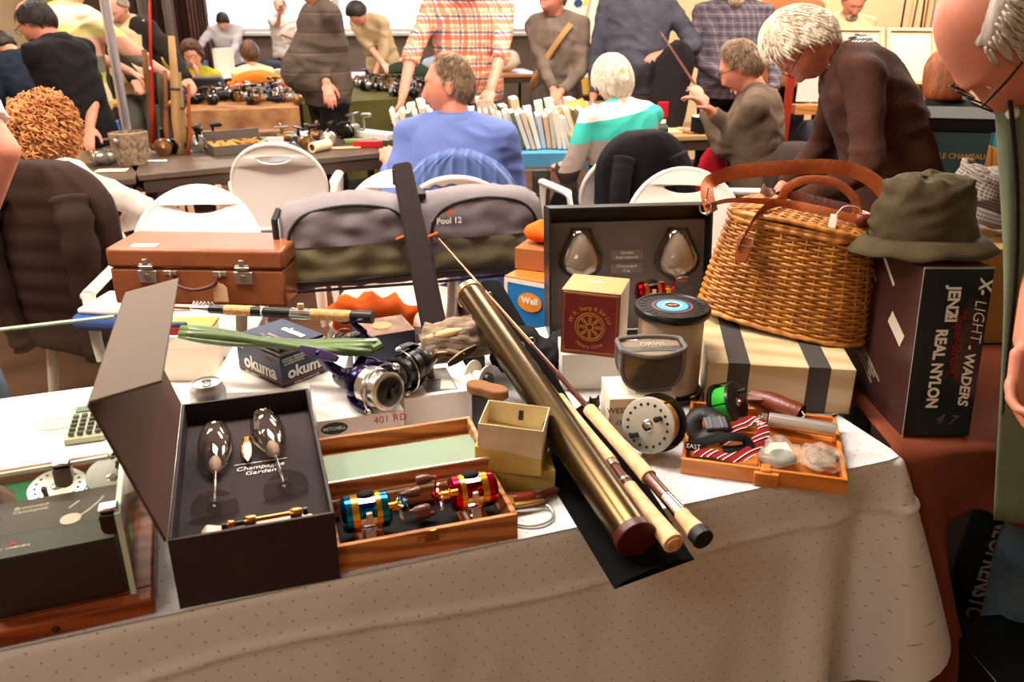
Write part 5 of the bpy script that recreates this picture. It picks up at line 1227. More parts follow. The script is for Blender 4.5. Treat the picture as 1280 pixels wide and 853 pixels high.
def hair_part(kind,M,m,parent,thick=.016,amp=.004,seed=0,par=None,strands=0):
    hl=HAIRLINE[kind]; nu,nv=72,60; rg=[]
    for i in range(nv+1):
        a=min(max(PI*i/nv,.03),PI-.03); ring=[]
        for j in range(nu):
            t=2*PI*j/nu; dx,dy,dz=math.sin(a)*math.cos(t),math.sin(a)*math.sin(t),-math.cos(a)
            az=abs(math.atan2(dx,dy)); z0=hl[-1][1]
            for (a0,v0),(a1,v1) in zip(hl,hl[1:]):
                if az<=a1: z0=v0+(v1-v0)*max(0,(az-a0))/(a1-a0); break
            k=sstep(z0-.05,z0+.14,dz+.05*noise.noise(Vector((dx*5,dy*5,dz*5+seed))))
            if kind=='fringe': k*=1-sstep(.55,.80,dz+.15*dy)
            p=head_pt(dx,dy*(1 if dy<0 else .99),dz); n=Vector((dx,dy,dz))
            st=noise.noise(Vector((dx*14,dy*14,dz*3+seed)))*amp+noise.noise(Vector((dx*34,dy*34,dz*5+seed)))*amp*.6
            ring.append(M@(p+n*(thick*k*(1+.25*max(0,dz))+st*k-.012*(1-k))))
        rg.append(ring)
    g=G(); g.rings(rg); rq=random.Random(seed)
    crown=Vector((.0,-.045,.112)); k=0; tries=0
    while k<strands and tries<strands*6:
        tries+=1; i=rq.randrange(4,nv-1); j=rq.randrange(nu); a=PI*i/nv; t=2*PI*j/nu; d=Vector((math.sin(a)*math.cos(t),math.sin(a)*math.sin(t),-math.cos(a)))
        az=abs(math.atan2(d.x,d.y)); z0=hl[-1][1]
        for (a0,v0),(a1,v1) in zip(hl,hl[1:]):
            if az<=a1: z0=v0+(v1-v0)*max(0,(az-a0))/(a1-a0); break
        if d.z<z0+.10 or (kind=='fringe' and d.z+.15*d.y>.55): continue
        p=head_pt(d.x,d.y,d.z)+d*(thick*(1+.25*max(0,d.z))+.001)
        fl=(p-crown); fl=fl-d*fl.dot(d); fl=(fl.normalized()+Vector((rq.uniform(-.35,.35),rq.uniform(-.35,.35),-.35))); fl=(fl-d*fl.dot(d)).normalized()
        L=rq.uniform(.018,.040); pts=[]
        for q in range(5): pts.append(M@(p+fl*L*(q/4)-d*(L*L*(q/4)**2*5.0)+d*.0015*math.sin(q)))
        g.tube(pts,[.0016,.0021,.0019,.0014,.0004],4); k+=1
    return part('hair',g,m,parent,ang=180)
class Fig: pass
def head_world(loc,yaw,H,pose,lean,side,head,fem,seat,neck_fwd):
    s=H/1.75; sit=pose=='sit'; dz=(seat+.10-.95*s) if sit else 0
    N=40; z0,z1=.86*s,1.50*s; p=Vector((0,0,z0+dz))
    for i in range(N):
        fr=i/N; a=R(lean)*(sstep(-.1,.75,fr) if not sit else sstep(-.3,.6,fr)); b=R(side)*fr; st=(z1-z0)/N
        p=p+Vector((math.sin(b)*st,math.sin(a)*st,math.cos(a)*st))
    p=p+Vector((0,-.10*math.sin(R(lean)) if not sit else 0,0)); m=Euler((-R(lean),R(side),0),'XYZ').to_matrix(); hm=m@Euler((R(-head[0]),R(head[2]),R(head[1])),'XYZ').to_matrix()
    q=p+hm@Vector((0,.020*s+neck_fwd,.106*s)); return Matrix.Translation(Vector(loc))@Matrix.Rotation(R(yaw),4,'Z')@q
def solve_head(hp,loc,yaw,H,pose,lean,side,head,fem,seat,neck_fwd):
    # slides the figure sideways and picks its height (or seat height) so that the head stands where the photo shows it
    x,y,z=loc
    for k in range(12):
        w=head_world((x,y,z),yaw,H,pose,lean,side,head,fem,seat,neck_fwd); tgt=Q(hp[0],hp[1],w.y)
        x+=tgt.x-w.x; dzz=tgt.z-w.z
        if pose=='sit': seat=min(.62,max(.28,seat+dzz))
        else: H=min(2.0,max(1.42,H+dzz*1.05))
    print('HEAD',[round(v,2) for v in (x,y,H,seat,dzz)]); return (x,y,z),H,seat
def person(name_label, loc, yaw, H=1.75, pose='stand', lean=0, side=0, head=(0,0,0), hands=(None,None), skin_k='light', fem=False, belly=.0,
           shirt=None, sleeve='long', collar=None, trousers=None, hair=None, hairk='short', glasses=None, vox=.006, hair_thick=.016, seed=1, elbows=(None,None),
           curls=(.5,.5), hand_rot=(None,None), shoes=True, shirt_hem=None, open_neck=True, beard=None, shirt_amp=.006, legs=True, seat=.46, wide=1.0, handscale=1.0, neck_fwd=0, extra=None, hp=None, moustache=None):
    if hp is not None:
        loc,H,seat=solve_head(hp,loc,yaw,H,pose,lean,side,head,fem,seat,neck_fwd)
    f=Fig(); s=H/1.75; W=Matrix.Translation(Vector(loc))@Matrix.Rotation(R(yaw),4,'Z'); Wi=W.inverted()
    sit = pose=='sit'; dz=(seat+.10-.95*s) if sit else 0
    # spine integration
    N=40; z0,z1=.86*s,1.50*s; pos=[];
    p=Vector((0,0,z0+dz)); aa=[];
    for i in range(N+1):
        fr=i/N; a=R(lean)*(sstep(-.1,.75,fr) if not sit else sstep(-.3,.6,fr)); b=R(side)*fr; aa.append((a,b)); pos.append(p.copy())
        st=(z1-z0)/N; p=p+Vector((math.sin(b)*st,math.sin(a)*st,math.cos(a)*st))
    # keep the pelvis over the feet when bending
    shift=Vector((0,-.10*math.sin(R(lean)) if not sit else 0,0)); pos=[q+shift for q in pos]
    def fr(z):
        k=min(N,max(0,(z-z0)/(z1-z0)*N)); i=min(N-1,int(k)); t=k-i; o=pos[i]+(pos[i+1]-pos[i])*t; a,b=aa[i]
        return o, Euler((-a,b,0),'XYZ').to_matrix()
    def sp(x,y,z):
        o,m=fr(z*s); ex=max(0,z*s-z1); ex+=min(0,z*s-z0); return o+m@Vector((x*s,y*s,ex))
    shw=(.180 if not fem else .158)*wide
    def torso(g,infl=0,zmin=.86,zmax=1.49):
        st=[(.84,.10,.09,.0),(.90,.150,.115,.0),(.95,.165,.125,.0),(1.02,.158,.118+belly*.7,belly*.5),(1.10,.150,.112+belly,belly*.7),(1.18,.156,.112+belly*.8,belly*.55),(1.26,.166,.118+belly*.3,belly*.2),(1.34,.172,.118,.0),(1.40,.165,.105,-.005),(1.44,.140,.088,-.010),(1.475,.085,.066,-.012),(1.495,.060,.058,-.010)]
        if fem: st=[(z,w*.93+(.008 if z<1 else 0),d+(.018 if 1.2<z<1.38 else 0),y+(.012 if 1.2<z<1.38 else 0)) for z,w,d,y in st]
        rg=[]
        for z,w,d,y in st:
            if z<zmin or z>zmax: continue
            o,m=fr(z*s)
            rg.append([o+m@Vector(((w*wide*s+infl)*math.copysign(abs(math.cos(t))**.85,math.cos(t)),y*s+(d*s+infl)*math.copysign(abs(math.sin(t))**.9,math.sin(t)),0)) for t in [2*PI*j/28 for j in range(28)]])
        g.rings(rg)
        if zmax>1.4:
          for q in (-1,1): g.caps2(sp(q*.04,-.01,1.455),sp(q*(shw-.01),-.01,1.415),.045*s+infl,.050*s+infl,14)
    neck0=sp(0,-.012,1.45); o,m=fr(1.49*s)
    hm=m@Euler((R(-head[0]),R(head[2]),R(head[1])),'XYZ').to_matrix()
    nk=sp(0,.000+neck_fwd*.5,1.50); hc=nk+hm@Vector((0,.020*s+neck_fwd,.106*s)); 
    HM=Matrix.Translation(hc)@hm.to_4x4()@Matrix.Scale(s*(1.0 if not fem else .95),4)
    f.HM=HM; f.W=W; f.sp=sp
    # arms
    arms=[]
    for k,q in enumerate((-1,1)):       # -1 left hand , +1 right hand
        S=sp(q*shw,-.008,1.41); tgt=hands[k]
        if tgt is None: Tt=S+Vector((q*.05,.04,-.53*s))
        elif tgt=='front': Tt=sp(q*.04,.22,1.05)
        elif tgt=='lap': Tt=sp(q*.09,.36,.98)
        else: Tt=Wi@Vector(tgt)
        l1,l2=.285*s,.255*s; dv=Tt-S; D=dv.length
        if D>(l1+l2)*.995: Tt=S+dv*((l1+l2)*.995/D); dv=Tt-S; D=dv.length
        u=dv/D; hint=Wi.to_3x3()@Vector(elbows[k]) if elbows[k] is not None else Vector((q*.5,-.6,-.5))
        hint=hint-u*hint.dot(u); hint.normalize(); c=(l1*l1-l2*l2+D*D)/(2*D); h=math.sqrt(max(0,l1*l1-c*c)); E=S+u*c+hint*h
        arms.append((S,E,Tt))
    f.arms=[(W@a,W@b,W@c) for a,b,c in arms]
    # legs
    lg=[]
    for q in (-1,1):
        hp=pos[0]+Vector((q*.09*s,0,.06*s))
        if sit: kn=Vector((q*.12*s,.44*s+shift.y,seat+.06)); an=Vector((q*.12*s,.46*s+shift.y,.09))
        else: kn=Vector((q*.10*s,hp.y*.5+.02,.49*s)); an=Vector((q*.11*s,-.02,.085*s))
        lg.append((hp,kn,an,q))
    # --- body
    g=G(); torso(g); g.caps2(neck0,hc-hm@Vector((0,.015*s,.04*s)),.058*s*(1 if not fem else .86),.054*s*(1 if not fem else .86),18); head_into(g,HM,fem)
    for k,(S,E,Tt) in enumerate(arms):
        g.caps2(S,E,.046*s,.038*s,14); g.caps2(E,Tt,.037*s,.026*s,14)
        q=-1 if k==0 else 1; d=(Tt-E).normalized()
        if hand_rot[k] is not None: d=(Wi.to_3x3()@Vector(hand_rot[k])).normalized()
        z=Vector((-q*1.0,.15,0.05)) if abs(d.z)>.8 else Vector((0,0,1)); 
        pal=-z; pal=pal-d*pal.dot(d); 
        zz=-(z*-1 - d*(z*-1).dot(d)); 
        zax=(z-d*z.dot(d)).normalized(); 
        if abs(d.z)>.8: zax=-( -zax)
        xax=d.cross(zax).normalized(); M=Matrix((xax,d,zax)).transposed().to_4x4(); M.translation=Tt
        # thumb should point inwards/upwards
        hand_into(g,M,q if True else -q,curls[k],s=s*handscale)
    if legs:
        for hp,kn,an,q in lg:
            g.caps2(hp,kn,.082*s,.052*s,16); g.caps2(kn,an,.052*s,.036*s,14)
            g.caps2(an+Vector((0,-.03,-.04)),an+Vector((0,.15*s,-.055)),.035,.028,12,sx=1.3,ref=(1,0,0))
    sk=skin(skin_k); me=remesh(g,vox,3,'person'); 
    o=part('person',me,[sk,mat('lip_'+skin_k,{'light':'#b8604e','red':'#a8503e','tan':'#94523c','pale':'#c06a5a'}[skin_k],.45)],ang=180); o.matrix_world=W
    HMi=HM.inverted(); nP=len(me.polygons); mi=[0]*nP
    for i,pl in enumerate(me.polygons):
        c=HMi@pl.center
        if c.y>.075 and abs(c.x)<.024 and -.080<c.z<-.057: mi[i]=1
    me.polygons.foreach_set('material_index',mi)
    f.o=o; tag(o,name_label,'person'); 
    # --- eyes and brows
    for q in (-1,1):
        g=G(HM); g.ball((q*.030,.0700,.011),.0108,16,12); e=part('eye',g,mat('eye_white','#efe6dc',.2),o)
        g=G(HM); g.ball((q*.030,.0762,.0105),.0056,12,8); part('iris',g,mat('iris_brown','#2b1c14',.15),e)
    # --- trousers
    if trousers is not None and legs:
        g=G(); rg=[]; torso(g,.008,.84,1.0)
        for hp,kn,an,q in lg: g.caps2(hp,kn,.094*s,.072*s,18,flat0=False); g.caps2(kn,an+Vector((0,0,.0)),.072*s,.066*s,16,flat1=True)
        me=remesh(g,.014,4,'trousers'); wrinkle(me,.010,(8,8,5),seed+1); part('trousers',me,trousers,o,ang=180)
    if shoes and legs:
        for hp,kn,an,q in lg:
            g=G(); g.caps2(an+Vector((0,-.04,-.035)),an+Vector((0,.16*s,-.05)),.046,.036,14,sx=1.1,ref=(1,0,0)); part('shoe',g,mat('dark_shoe','#241d1a',.5),o,ang=180)
    # --- shirt
    if shirt is not None:
        g=G(); torso(g,.019,(shirt_hem or .88)-.001,1.478)
        for S,E,Tt in arms:
            if sleeve=='long': g.caps2(S,E,.060*s,.052*s,16); g.caps2(E,E+(Tt-E)*.93,.052*s,.038*s,16,flat1=True)
            elif sleeve=='rolled': g.caps2(S,E,.060*s,.054*s,16); g.caps2(E,E+(Tt-E)*.25,.054*s,.050*s,16,flat1=True)
            elif sleeve=='short': g.caps2(S,S+(E-S)*.78,.062*s,.064*s,16,flat1=True)
            else: g.caps2(S,S+(E-S)*.12,.058*s,.058*s,16)
        me=remesh(g,.011 if vox<.008 else .013,5,'shirt'); wrinkle(me,shirt_amp*1.5,(7,7,11),seed); part('shirt',me,shirt,o,ang=180)
    if collar is not None:
        g=G(); o2,m2=fr(1.47*s)
        for sc_,zz in ((1,0),):
            rg=[]
            for z,r in ((-.012,.086),(.026,.074),(.036,.076),(.010,.094),(-.014,.102)):
                rg.append([o2+m2@Vector((r*s*math.cos(t),-.012+r*s*.92*math.sin(t)+.0,z*s+.010*math.cos(t*1)*0-.022*max(0,math.sin(t))**2)) for t in [2*PI*j/32 for j in range(32)]])
            g.rings(rg,caps=(False,False))
        part('collar',g,collar,o,ang=180)
    if hair is not None: hair_part(hairk,HM,hair,o,hair_thick,seed=seed,strands=1300 if vox<.0065 else (300 if vox<.0075 else 0))
    if beard is not None:
        g=G(HM); g.ball((0,.062,-.085),(.048,.034,.042),18,12); g.ball((0,.088,-.052),(.026,.010,.006),12,8); part('beard',g,beard,o,ang=180)
    if moustache is not None:
        g=G(HM); g.ball((0,.100,-.050),(.032,.012,.010),18,12); part('moustache',g,moustache,o,ang=180)
    if glasses is not None:
        g=G(HM)
        for q in (-1,1):
            g.tube([(q*.033+x,.103,.010+z) for x,z in rrect(.046,.032,.012,4)],.0016,6,closed=True); g.tube([(q*.056,.102,.016),(q*.073,.06,.014),(q*.080,-.005,.008),(q*.080,-.022,-.006)],.0017,6)
        g.tube([(-.010,.104,.014),(0,.108,.017),(.010,.104,.014)],.0016,6); part('glasses',g,glasses,o)
    return f
M_dkp=mat('trouser_black','#151314',.85,bump=.3,bscale=60); M_khaki=mat('trouser_khaki','#b79a78',.85,bump=.3,bscale=60); M_greyp=mat('trouser_grey','#5d5a55',.85,bump=.3,bscale=60); M_jean=mat('trouser_denim','#5f7284',.85,bump=.4,bscale=90,col2='#46586a',vscale=9)
M_frame=mat('spectacle_frame','#2a1a14',.3)
H_white=hairm('hair_white','#efe2cf','#cdbda6'); H_brown=hairm('hair_brown','#6a4228','#3a2214'); H_sandy=hairm('hair_sandy','#94775a','#6c5440'); H_dark=hairm('hair_dark','#2a1c16','#120c0a'); H_blond=hairm('hair_blond','#d8c090','#b89a68'); H_grey=hairm('hair_grey','#a89684','#7d6c5c'); H_gold=hairm('hair_gold','#c9963f','#8a5a20')
H_ging=hairm('hair_ginger','#98501f','#6e3412')
def knit(n,c,c2=None,sc=120): return mat(n,c,.9,bump=.5,bscale=sc,col2=c2,vscale=14,sheen=.4)
# seated man in the blue polo shirt
f=person('seated man in a light blue polo shirt, face turned left',(-.27,3.58,0),-8,1.84,'sit',lean=6,head=(4,96,0),elbows=((-.25,-.3,-1),(.25,-.3,-1)),hands=(Q(486,205,3.78),(-.02,3.95,.78)),skin_k='red',shirt=mat('shirt_blue','#6f80bd',.85,bump=.3,bscale=60,col2='#6677b4',vscale=5,sheen=.2),sleeve='long',collar=MATS.get('shirt_blue'),trousers=M_dkp,hair=H_sandy,hairk='thin',hp=(561,108),vox=.0045,seed=3,wide=1.10,seat=.50,hair_thick=.007)
# man in brown jumper, bent forward
f=person('white haired man in a brown jumper bending over to the left',(1.10,2.72,0),78,1.80,'stand',lean=38,head=(34,4,0),hands=(Q(985,262,2.45),(.92,2.85,.90)),elbows=((.3,-.5,-.6),(.5,.6,-.5)),skin_k='red',shirt=knit('jumper_brown','#4c2f25','#40271f'),sleeve='long',collar=plaid('check_collar','#f0ece4',[('#26242a',0,.5,.8)],.010),trousers=M_dkp,hair=H_white,hairk='swept',hair_thick=.022,glasses=mat('tortoise_frame','#6a2c1a',.3),hp=(1005,57),vox=.0045,seed=5,wide=1.12,belly=.02,shirt_amp=.005)
# seated woman, white hair, striped jumper
M_str=stripes('jumper_stripes',[(.115,'#a9988e'),(.077,'#e8ddd0'),(.096,'#3aa89a'),(.154,'#332826'),(.231,'#9a887e'),(.173,'#3fb5a6'),(.115,'#efe6da'),(.039,'#3fb5a6')],.52,off=-.53,rot=(0,R(9),0))
f=person('seated white haired woman in a turquoise and grey striped jumper',(.42,4.20,0),28,1.68,'sit',lean=12,head=(16,-4,0),hands=(Q(700,210,4.35),(.42,4.7,.78)),skin_k='light',fem=True,shirt=M_str,sleeve='long',trousers=M_dkp,hair=H_white,hairk='full',hair_thick=.032,hp=(766,104),vox=.006,seed=7,seat=.5,wide=1.22)
# seated man in grey fleece reading
f=person('seated man in a grey brown fleece holding up a rod section',(1.20,4.20,0),72,1.74,'sit',lean=8,head=(22,0,0),hands=(Q(880,133,4.35),Q(886,138,4.15)),skin_k='red',shirt=knit('fleece_taupe','#6a5848','#5c4c3f'),trousers=M_dkp,hair=H_sandy,hairk='receding',glasses=M_frame,hp=(926,84),vox=.005,seed=9,seat=.46,elbows=((0,0,-1),(.2,-.6,-1)),hair_thick=.012)
# curly woman
f=person('seated woman with curly ginger blond hair in a pale grey cardigan',(-1.70,3.32,0),-22,1.66,'sit',lean=6,head=(8,10,0),hands=((-1.95,3.6,.70),Q(150,285,3.45)),fem=True,skin_k='light',shirt=knit('cardigan_grey','#cabdb6','#bcaea8'),collar=mat('navy_collar','#3b3846',.8),trousers=M_dkp,hair=None,hp=(62,160),vox=.006,seed=11,seat=.44,wide=1.05,elbows=(None,(1,0,-.35)))
g=G(f.HM); rr=random.Random(4)
g.ball((0,-.03,.005),(.125,.130,.140),24,16); g.ball((0,-.06,-.085),(.135,.095,.100),24,16); me=g.mesh('h')
curl=G(f.HM)
for k in range(1000):
    a=rr.uniform(0,2*PI); el=math.asin(max(-1,min(1,rr.uniform(-.95,1.0))))
    d=Vector((math.cos(el)*math.cos(a),math.cos(el)*math.sin(a),math.sin(el)))
    if d.y>.55 and d.z<.5: continue
    lo=max(0,-d.z); c=Vector((d.x*(.140+.012*lo),d.y*(.135-.02*lo)-.03-.03*lo,d.z*(.150+.045*lo)-.005)); c*=rr.uniform(.93,1.10); dn=Vector((rr.uniform(-.5,.5),rr.uniform(-.5,.5),-1)); dn=(dn-d*dn.dot(d)*.8).normalized(); s1=d.cross(dn).normalized(); rad=rr.uniform(.007,.013); ln=rr.uniform(.05,.09); ph=rr.uniform(0,6)
    curl.tube([c+dn*(ln*(i/12-.3))+d*(rad*math.cos(ph+i*1.05))+s1*rad*math.sin(ph+i*1.05) for i in range(13)],[.0032]*12+[.001],5)
part('hair_base',me,hairm('hair_curl_base','#8a5228','#5a3016'),f.o,ang=180)
part('curls',curl,mat('hair_curls','#d9985a',.5,col2='#9a5426',vscale=28,sheen=.2),f.o,ang=180)
# plaid shirt man
f=person('man in a red and white checked short sleeved shirt leaning on the book boxes',(-.24,5.25,0),182,1.80,'stand',lean=12,head=(20,8,0),hands=(Q(612,122,4.82),(-.62,4.90,.98)),skin_k='red',shirt=plaid('shirt_plaid','#efd9c4',[('#c4502f',.0,.30,.72),('#2c3a66',.40,.16,.7),('#e0824c',.64,.22,.6)],.085),sleeve='rolled',collar=MATS['shirt_plaid'],trousers=M_jean,hair=H_brown,hairk='receding',hp=(585,-28),vox=.006,seed=13,elbows=((.8,.3,0),(-.8,.3,0)),belly=.03,wide=1.15,beard=None)
# grey sweater man with hand in pocket
f=person('stout man in a striped grey brown sweater with his hand in a pocket',(-1.03,5.35,0),122,1.76,'stand',lean=2,head=(10,20,0),hands=((-1.24,5.50,.80),Q(408,104,5.15)),skin_k='red',shirt=stripes('sweater_taupe',[(.80,'#54483e'),(.05,'#6e5650'),(.15,'#4c4138')],.11,bump=.4),trousers=M_dkp,hair=H_brown,hairk='short',belly=.085,hp=(388,-22),vox=.007,seed=15,wide=1.05,shirt_hem=.9,elbows=(None,(.3,-1,-.2)))
# v-neck sweater man
f=person('man in a blue grey v neck sweater holding a dark coat',(.80,5.70,0),176,1.80,'stand',lean=3,head=(8,-8,0),hands=(Q(832,66,5.45),(.52,5.62,.86)),skin_k='red',shirt=knit('sweater_slate','#4a4852','#413f49'),collar=mat('collar_white','#efe8e2',.8),trousers=M_greyp,hair=H_grey,hp=(800,-32),vox=.007,seed=17,wide=1.1,belly=.04,shirt_hem=.9,elbows=((1,.2,-.5),None))
# cardigan man w/ bag strap
f=person('man in a grey brown cardigan with a shoulder bag strap and clasped hands',(.22,5.85,0),160,1.76,'stand',lean=6,head=(14,-28,0),hands=(Q(700,116,5.58),Q(694,120,5.56)),skin_k='red',shirt=knit('cardigan_taupe','#75655a','#67584e'),collar=mat('collar_dark','#4a4440',.8),trousers=M_greyp,hair=H_grey,hp=(690,-3),vox=.007,seed=19,shirt_hem=.88)
g=G(); g.tube(smooth_path([f.sp(-.13,.10,1.44),f.sp(-.07,.145,1.36),f.sp(.03,.155,1.22),f.sp(.12,.15,1.08),f.sp(.17,.09,.98)]),.018,8,flat=.2,up=(0,1,0)); part('bag_strap',g,mat('canvas_strap','#b08552',.8),f.o)
# dark plaid man
f=person('man in a dark checked shirt looking down behind the reading man',(1.42,5.65,0),172,1.76,'stand',lean=6,head=(16,0,0),hands=((1.62,5.4,.95),Q(906,98,5.4)),skin_k='red',shirt=plaid('shirt_darkcheck','#5a5058',[('#8a7a80',.0,.14,.5),('#3a3440',.5,.2,.6)],.05),collar=MATS.get('shirt_darkcheck'),trousers=M_dkp,hair=H_blond,hairk='full',beard=hairm('beard_grey','#c9b49c','#8a7664'),hp=(922,-22),vox=.007,seed=21,belly=.04,wide=1.1)
# black polo bearded man
f=person('balding bearded man in a black polo shirt leaning to the left',(-2.10,4.35,0),72,1.78,'stand',lean=16,head=(20,12,0),hands=((-2.4,4.7,.80),Q(112,160,4.2)),skin_k='red',shirt=mat('polo_black','#171314',.85,bump=.2,bscale=90),sleeve='rolled',collar=MATS.get('polo_black'),trousers=M_khaki,hair=H_dark,hairk='fringe',beard=hairm('beard_dark','#2a1c18','#140d0b'),glasses=M_frame,hp=(45,28),vox=.006,seed=23,wide=1.0)
# striped polo man
f=person('man in a broad striped white yellow and grey rugby shirt seen from behind',(-2.30,5.1,0),-25,1.80,'stand',lean=4,head=(20,10,0),hands=((-2.2,5.5,.95),(-1.95,5.35,.95)),shirt=stripes('rugby_stripes',[(.24,'#f2d6b0'),(.14,'#b9bf52'),(.22,'#7c7a66'),(.24,'#d9a08a'),(.16,'#cfc37c')],.42,off=-.10),trousers=M_khaki,hair=H_grey,hp=(88,-16),vox=.008,seed=25,wide=1.15,sleeve='rolled')
# man with beige shirt and dark jacket
f=person('man in a beige shirt and open dark jacket beside the white pole',(-2.55,6.6,0),168,1.76,'stand',lean=10,head=(30,0,0),hands=((-2.3,6.3,.9),(-2.7,6.3,.9)),shirt=mat('shirt_beige','#dcc49a',.85),trousers=M_greyp,hair=H_grey,hairk='fringe',hp=(146,10),vox=.009,seed=27,belly=.07)
g=G(); 
for q in (-1,1): 
    g.caps2(f.sp(q*.10,0,1.42),f.sp(q*.15,.01,.92),.085,.10,14); 
g.caps2(f.sp(-.05,-.06,1.38),f.sp(.05,-.07,.95),.12,.14,14)
for S,E,Tt in f.arms:
    Wi=f.W.inverted(); g.caps2(Wi@S,Wi@E,.070,.062,14); g.caps2(Wi@E,Wi@(E+(Tt-E)*.9),.062,.050,14)
me=remesh(g,.014,5); wrinkle(me,.01,(6,6,8),5); part('jacket',me,mat('jacket_dark','#2a2622',.9),f.o,ang=180)
# far figures
person('seated woman with glasses and a lime green cardigan resting chin on hand',(-2.85,7.6,0),185,1.66,'sit',lean=6,head=(2,0,6),hands=((-2.92,7.32,1.02),Q(245,100,7.35)),fem=True,shirt=mat('cardigan_lime','#a9a030',.9),trousers=M_dkp,hair=H_brown,hairk='full',hair_thick=.03,glasses=M_frame,hp=(241,70),vox=.007,seed=29,seat=.45)
person('person in a pale grey shirt bent over a table by the window',(-3.30,9.9,0),190,1.72,'stand',lean=26,head=(35,0,0),hands=((-3.1,9.5,.78),(-3.55,9.5,.78)),shirt=mat('shirt_palegrey','#b9b3b8',.9),trousers=M_dkp,hair=H_dark,hp=(279,27),vox=.010,seed=31)
person('seated child with short brown hair in a cream top at the far table',(-2.45,7.9,0),20,1.60,'sit',lean=6,head=(5,25,0),hands=('lap','lap'),shirt=mat('top_cream','#dcd2a8',.9),trousers=M_jean,hair=H_brown,hairk='full',hp=(312,68),vox=.009,seed=33,seat=.44,fem=True,hair_thick=.022)
person('far man in a white tee shirt with a hand at his mouth by the window',(-2.95,11.0,0),172,1.70,'stand',lean=0,head=(5,0,0),hands=((-2.72,10.75,1.05),Q(350,14,10.7)),shirt=mat('tee_white','#d9cfc9',.9),sleeve='short',trousers=mat('trouser_brown','#6a4636',.9),hair=H_grey,hairk='fringe',hp=(350,8),vox=.010,seed=35)
person('man in a beige polo shirt bending down behind the sweatered man',(-1.38,8.2,0),150,1.76,'stand',lean=36,head=(30,0,0),hands=((-1.25,7.9,.80),Q(478,78,7.9)),shirt=mat('polo_beige','#b8a07c',.9),sleeve='rolled',trousers=M_dkp,hair=H_dark,hp=(447,17),vox=.009,seed=37)
person('bearded man in a cream coat and bright red scarf behind the display frames',(2.42,6.6,0),178,1.66,'stand',lean=6,head=(26,0,0),hands=(None,None),skin_k='red',shirt=mat('coat_cream','#dcc79a',.9),collar=mat('scarf_red','#b01a1c',.8),trousers=M_dkp,hair=H_grey,hairk='fringe',beard=MATS['beard_grey'],hp=(1067,3),vox=.008,seed=39)
f=person('seated woman with a straight auburn bob and black top',(1.86,3.72,0),14,1.60,'sit',lean=8,head=(6,0,0),hands=('lap','lap'),fem=True,shirt=mat('top_black','#0f0c0d',.9),trousers=M_dkp,hair=None,hp=(1176,97),vox=.007,seed=41,seat=.30)
g=G(f.HM); rg=[]
for z,rx_,ry_,cy in ((-.128,.078,.070,-.035),(-.11,.104,.095,-.03),(-.07,.108,.105,-.024),(-.02,.104,.108,-.018),(.04,.100,.108,-.012),(.085,.082,.092,-.010),(.12,.052,.062,-.010),(.137,.018,.02,-.01)):
    rg.append([Vector((rx_*math.cos(t)*(1+.02*noise.noise(Vector((math.cos(t)*6,math.sin(t)*6,0)))),cy+ry_*math.sin(t)*(1 if math.sin(t)<0 else .72),z)) for t in [2*PI*j/64 for j in range(64)]])
g.rings(rg); part('hair',g,H_ging,f.o,sub=1,ang=180)
# right edge man close to the camera
f=person('man in a sage green vest leaning over the table end at the right edge',(1.20,1.30,0),96,1.74,'stand',lean=40,head=(32,-14,0),hands=(Q(1290,425,1.20),Q(1330,450,1.30)),skin_k='red',shirt=mat('vest_sage','#76806a',.85,bump=.3,bscale=40,col2='#6a745e',vscale=6),sleeve='rolled',trousers=M_jean,hair=hairm('hair_silver','#d8cfc4','#a89c90'),hairk='fringe',hair_thick=.008,beard=None,moustache=hairm('moustache_white','#efe8e0','#cfc6bc'),glasses=mat('black_frame','#0c0b0c',.25),hp=(1275,38),vox=.0045,seed=43,belly=.05,wide=1.1,elbows=((-.2,.9,-.6),(.4,-.8,-.5)))
RM_=f
g=G(f.W.inverted()); rg=[]
for i in range(31):
    q=i/30; a=Q(1243+16*math.sin(q*3)*.6,105+545*q,1.30-.05*q); w=.050+.02*math.sin(q*2.4); rg.append([a+Vector((w+w*math.cos(t)*(1+.06*math.sin(t*3+q*5)),(.018+.008*math.sin(q*5))*math.sin(t)*(1+.2*math.sin(t*4+q*3)),0)) for t in [2*PI*k/36 for k in range(36)]])
g.rings(rg); part('vest_flap',g,MATS['vest_sage'],f.o,ang=180)
g=G(f.W.inverted()); g.tube([Q(1262+10*math.sin(k/9*2),118+22*k,1.262) for k in range(22)],.006,8,flat=.5); part('vest_strap',g,mat('strap_charcoal','#2c2c2a',.8),f.o,ang=180)
# left edge person
f=person('person in a white polo shirt cut off by the left edge of the photo',(-1.50,1.95,0),40,1.75,'stand',lean=4,head=(10,0,0),hands=(None,P(-30,300,.95)),skin_k='red',shirt=mat('polo_white','#e6e0dc',.85,bump=.2,bscale=50),sleeve='short',trousers=M_jean,hair=H_brown,vox=.006,seed=45,elbows=(None,(1,-.2,-.4)))
person('person in dark clothes bending at the far left behind the bearded man',(-3.2,5.6,0),60,1.72,'stand',lean=32,head=(25,0,0),hands=(None,None),skin_k='tan',shirt=mat('jacket_navy','#1c2230',.9),trousers=M_dkp,hair=H_dark,hp=(8,70),vox=.009,seed=47)
person('person with fair hair partly hidden behind the brown jumpered man',(1.95,6.3,0),185,1.76,'stand',lean=2,head=(10,0,0),hands=(None,None),skin_k='red',shirt=mat('shirt_rust','#a5683f',.9),trousers=M_dkp,hair=H_gold,hairk='full',vox=.009,seed=49)
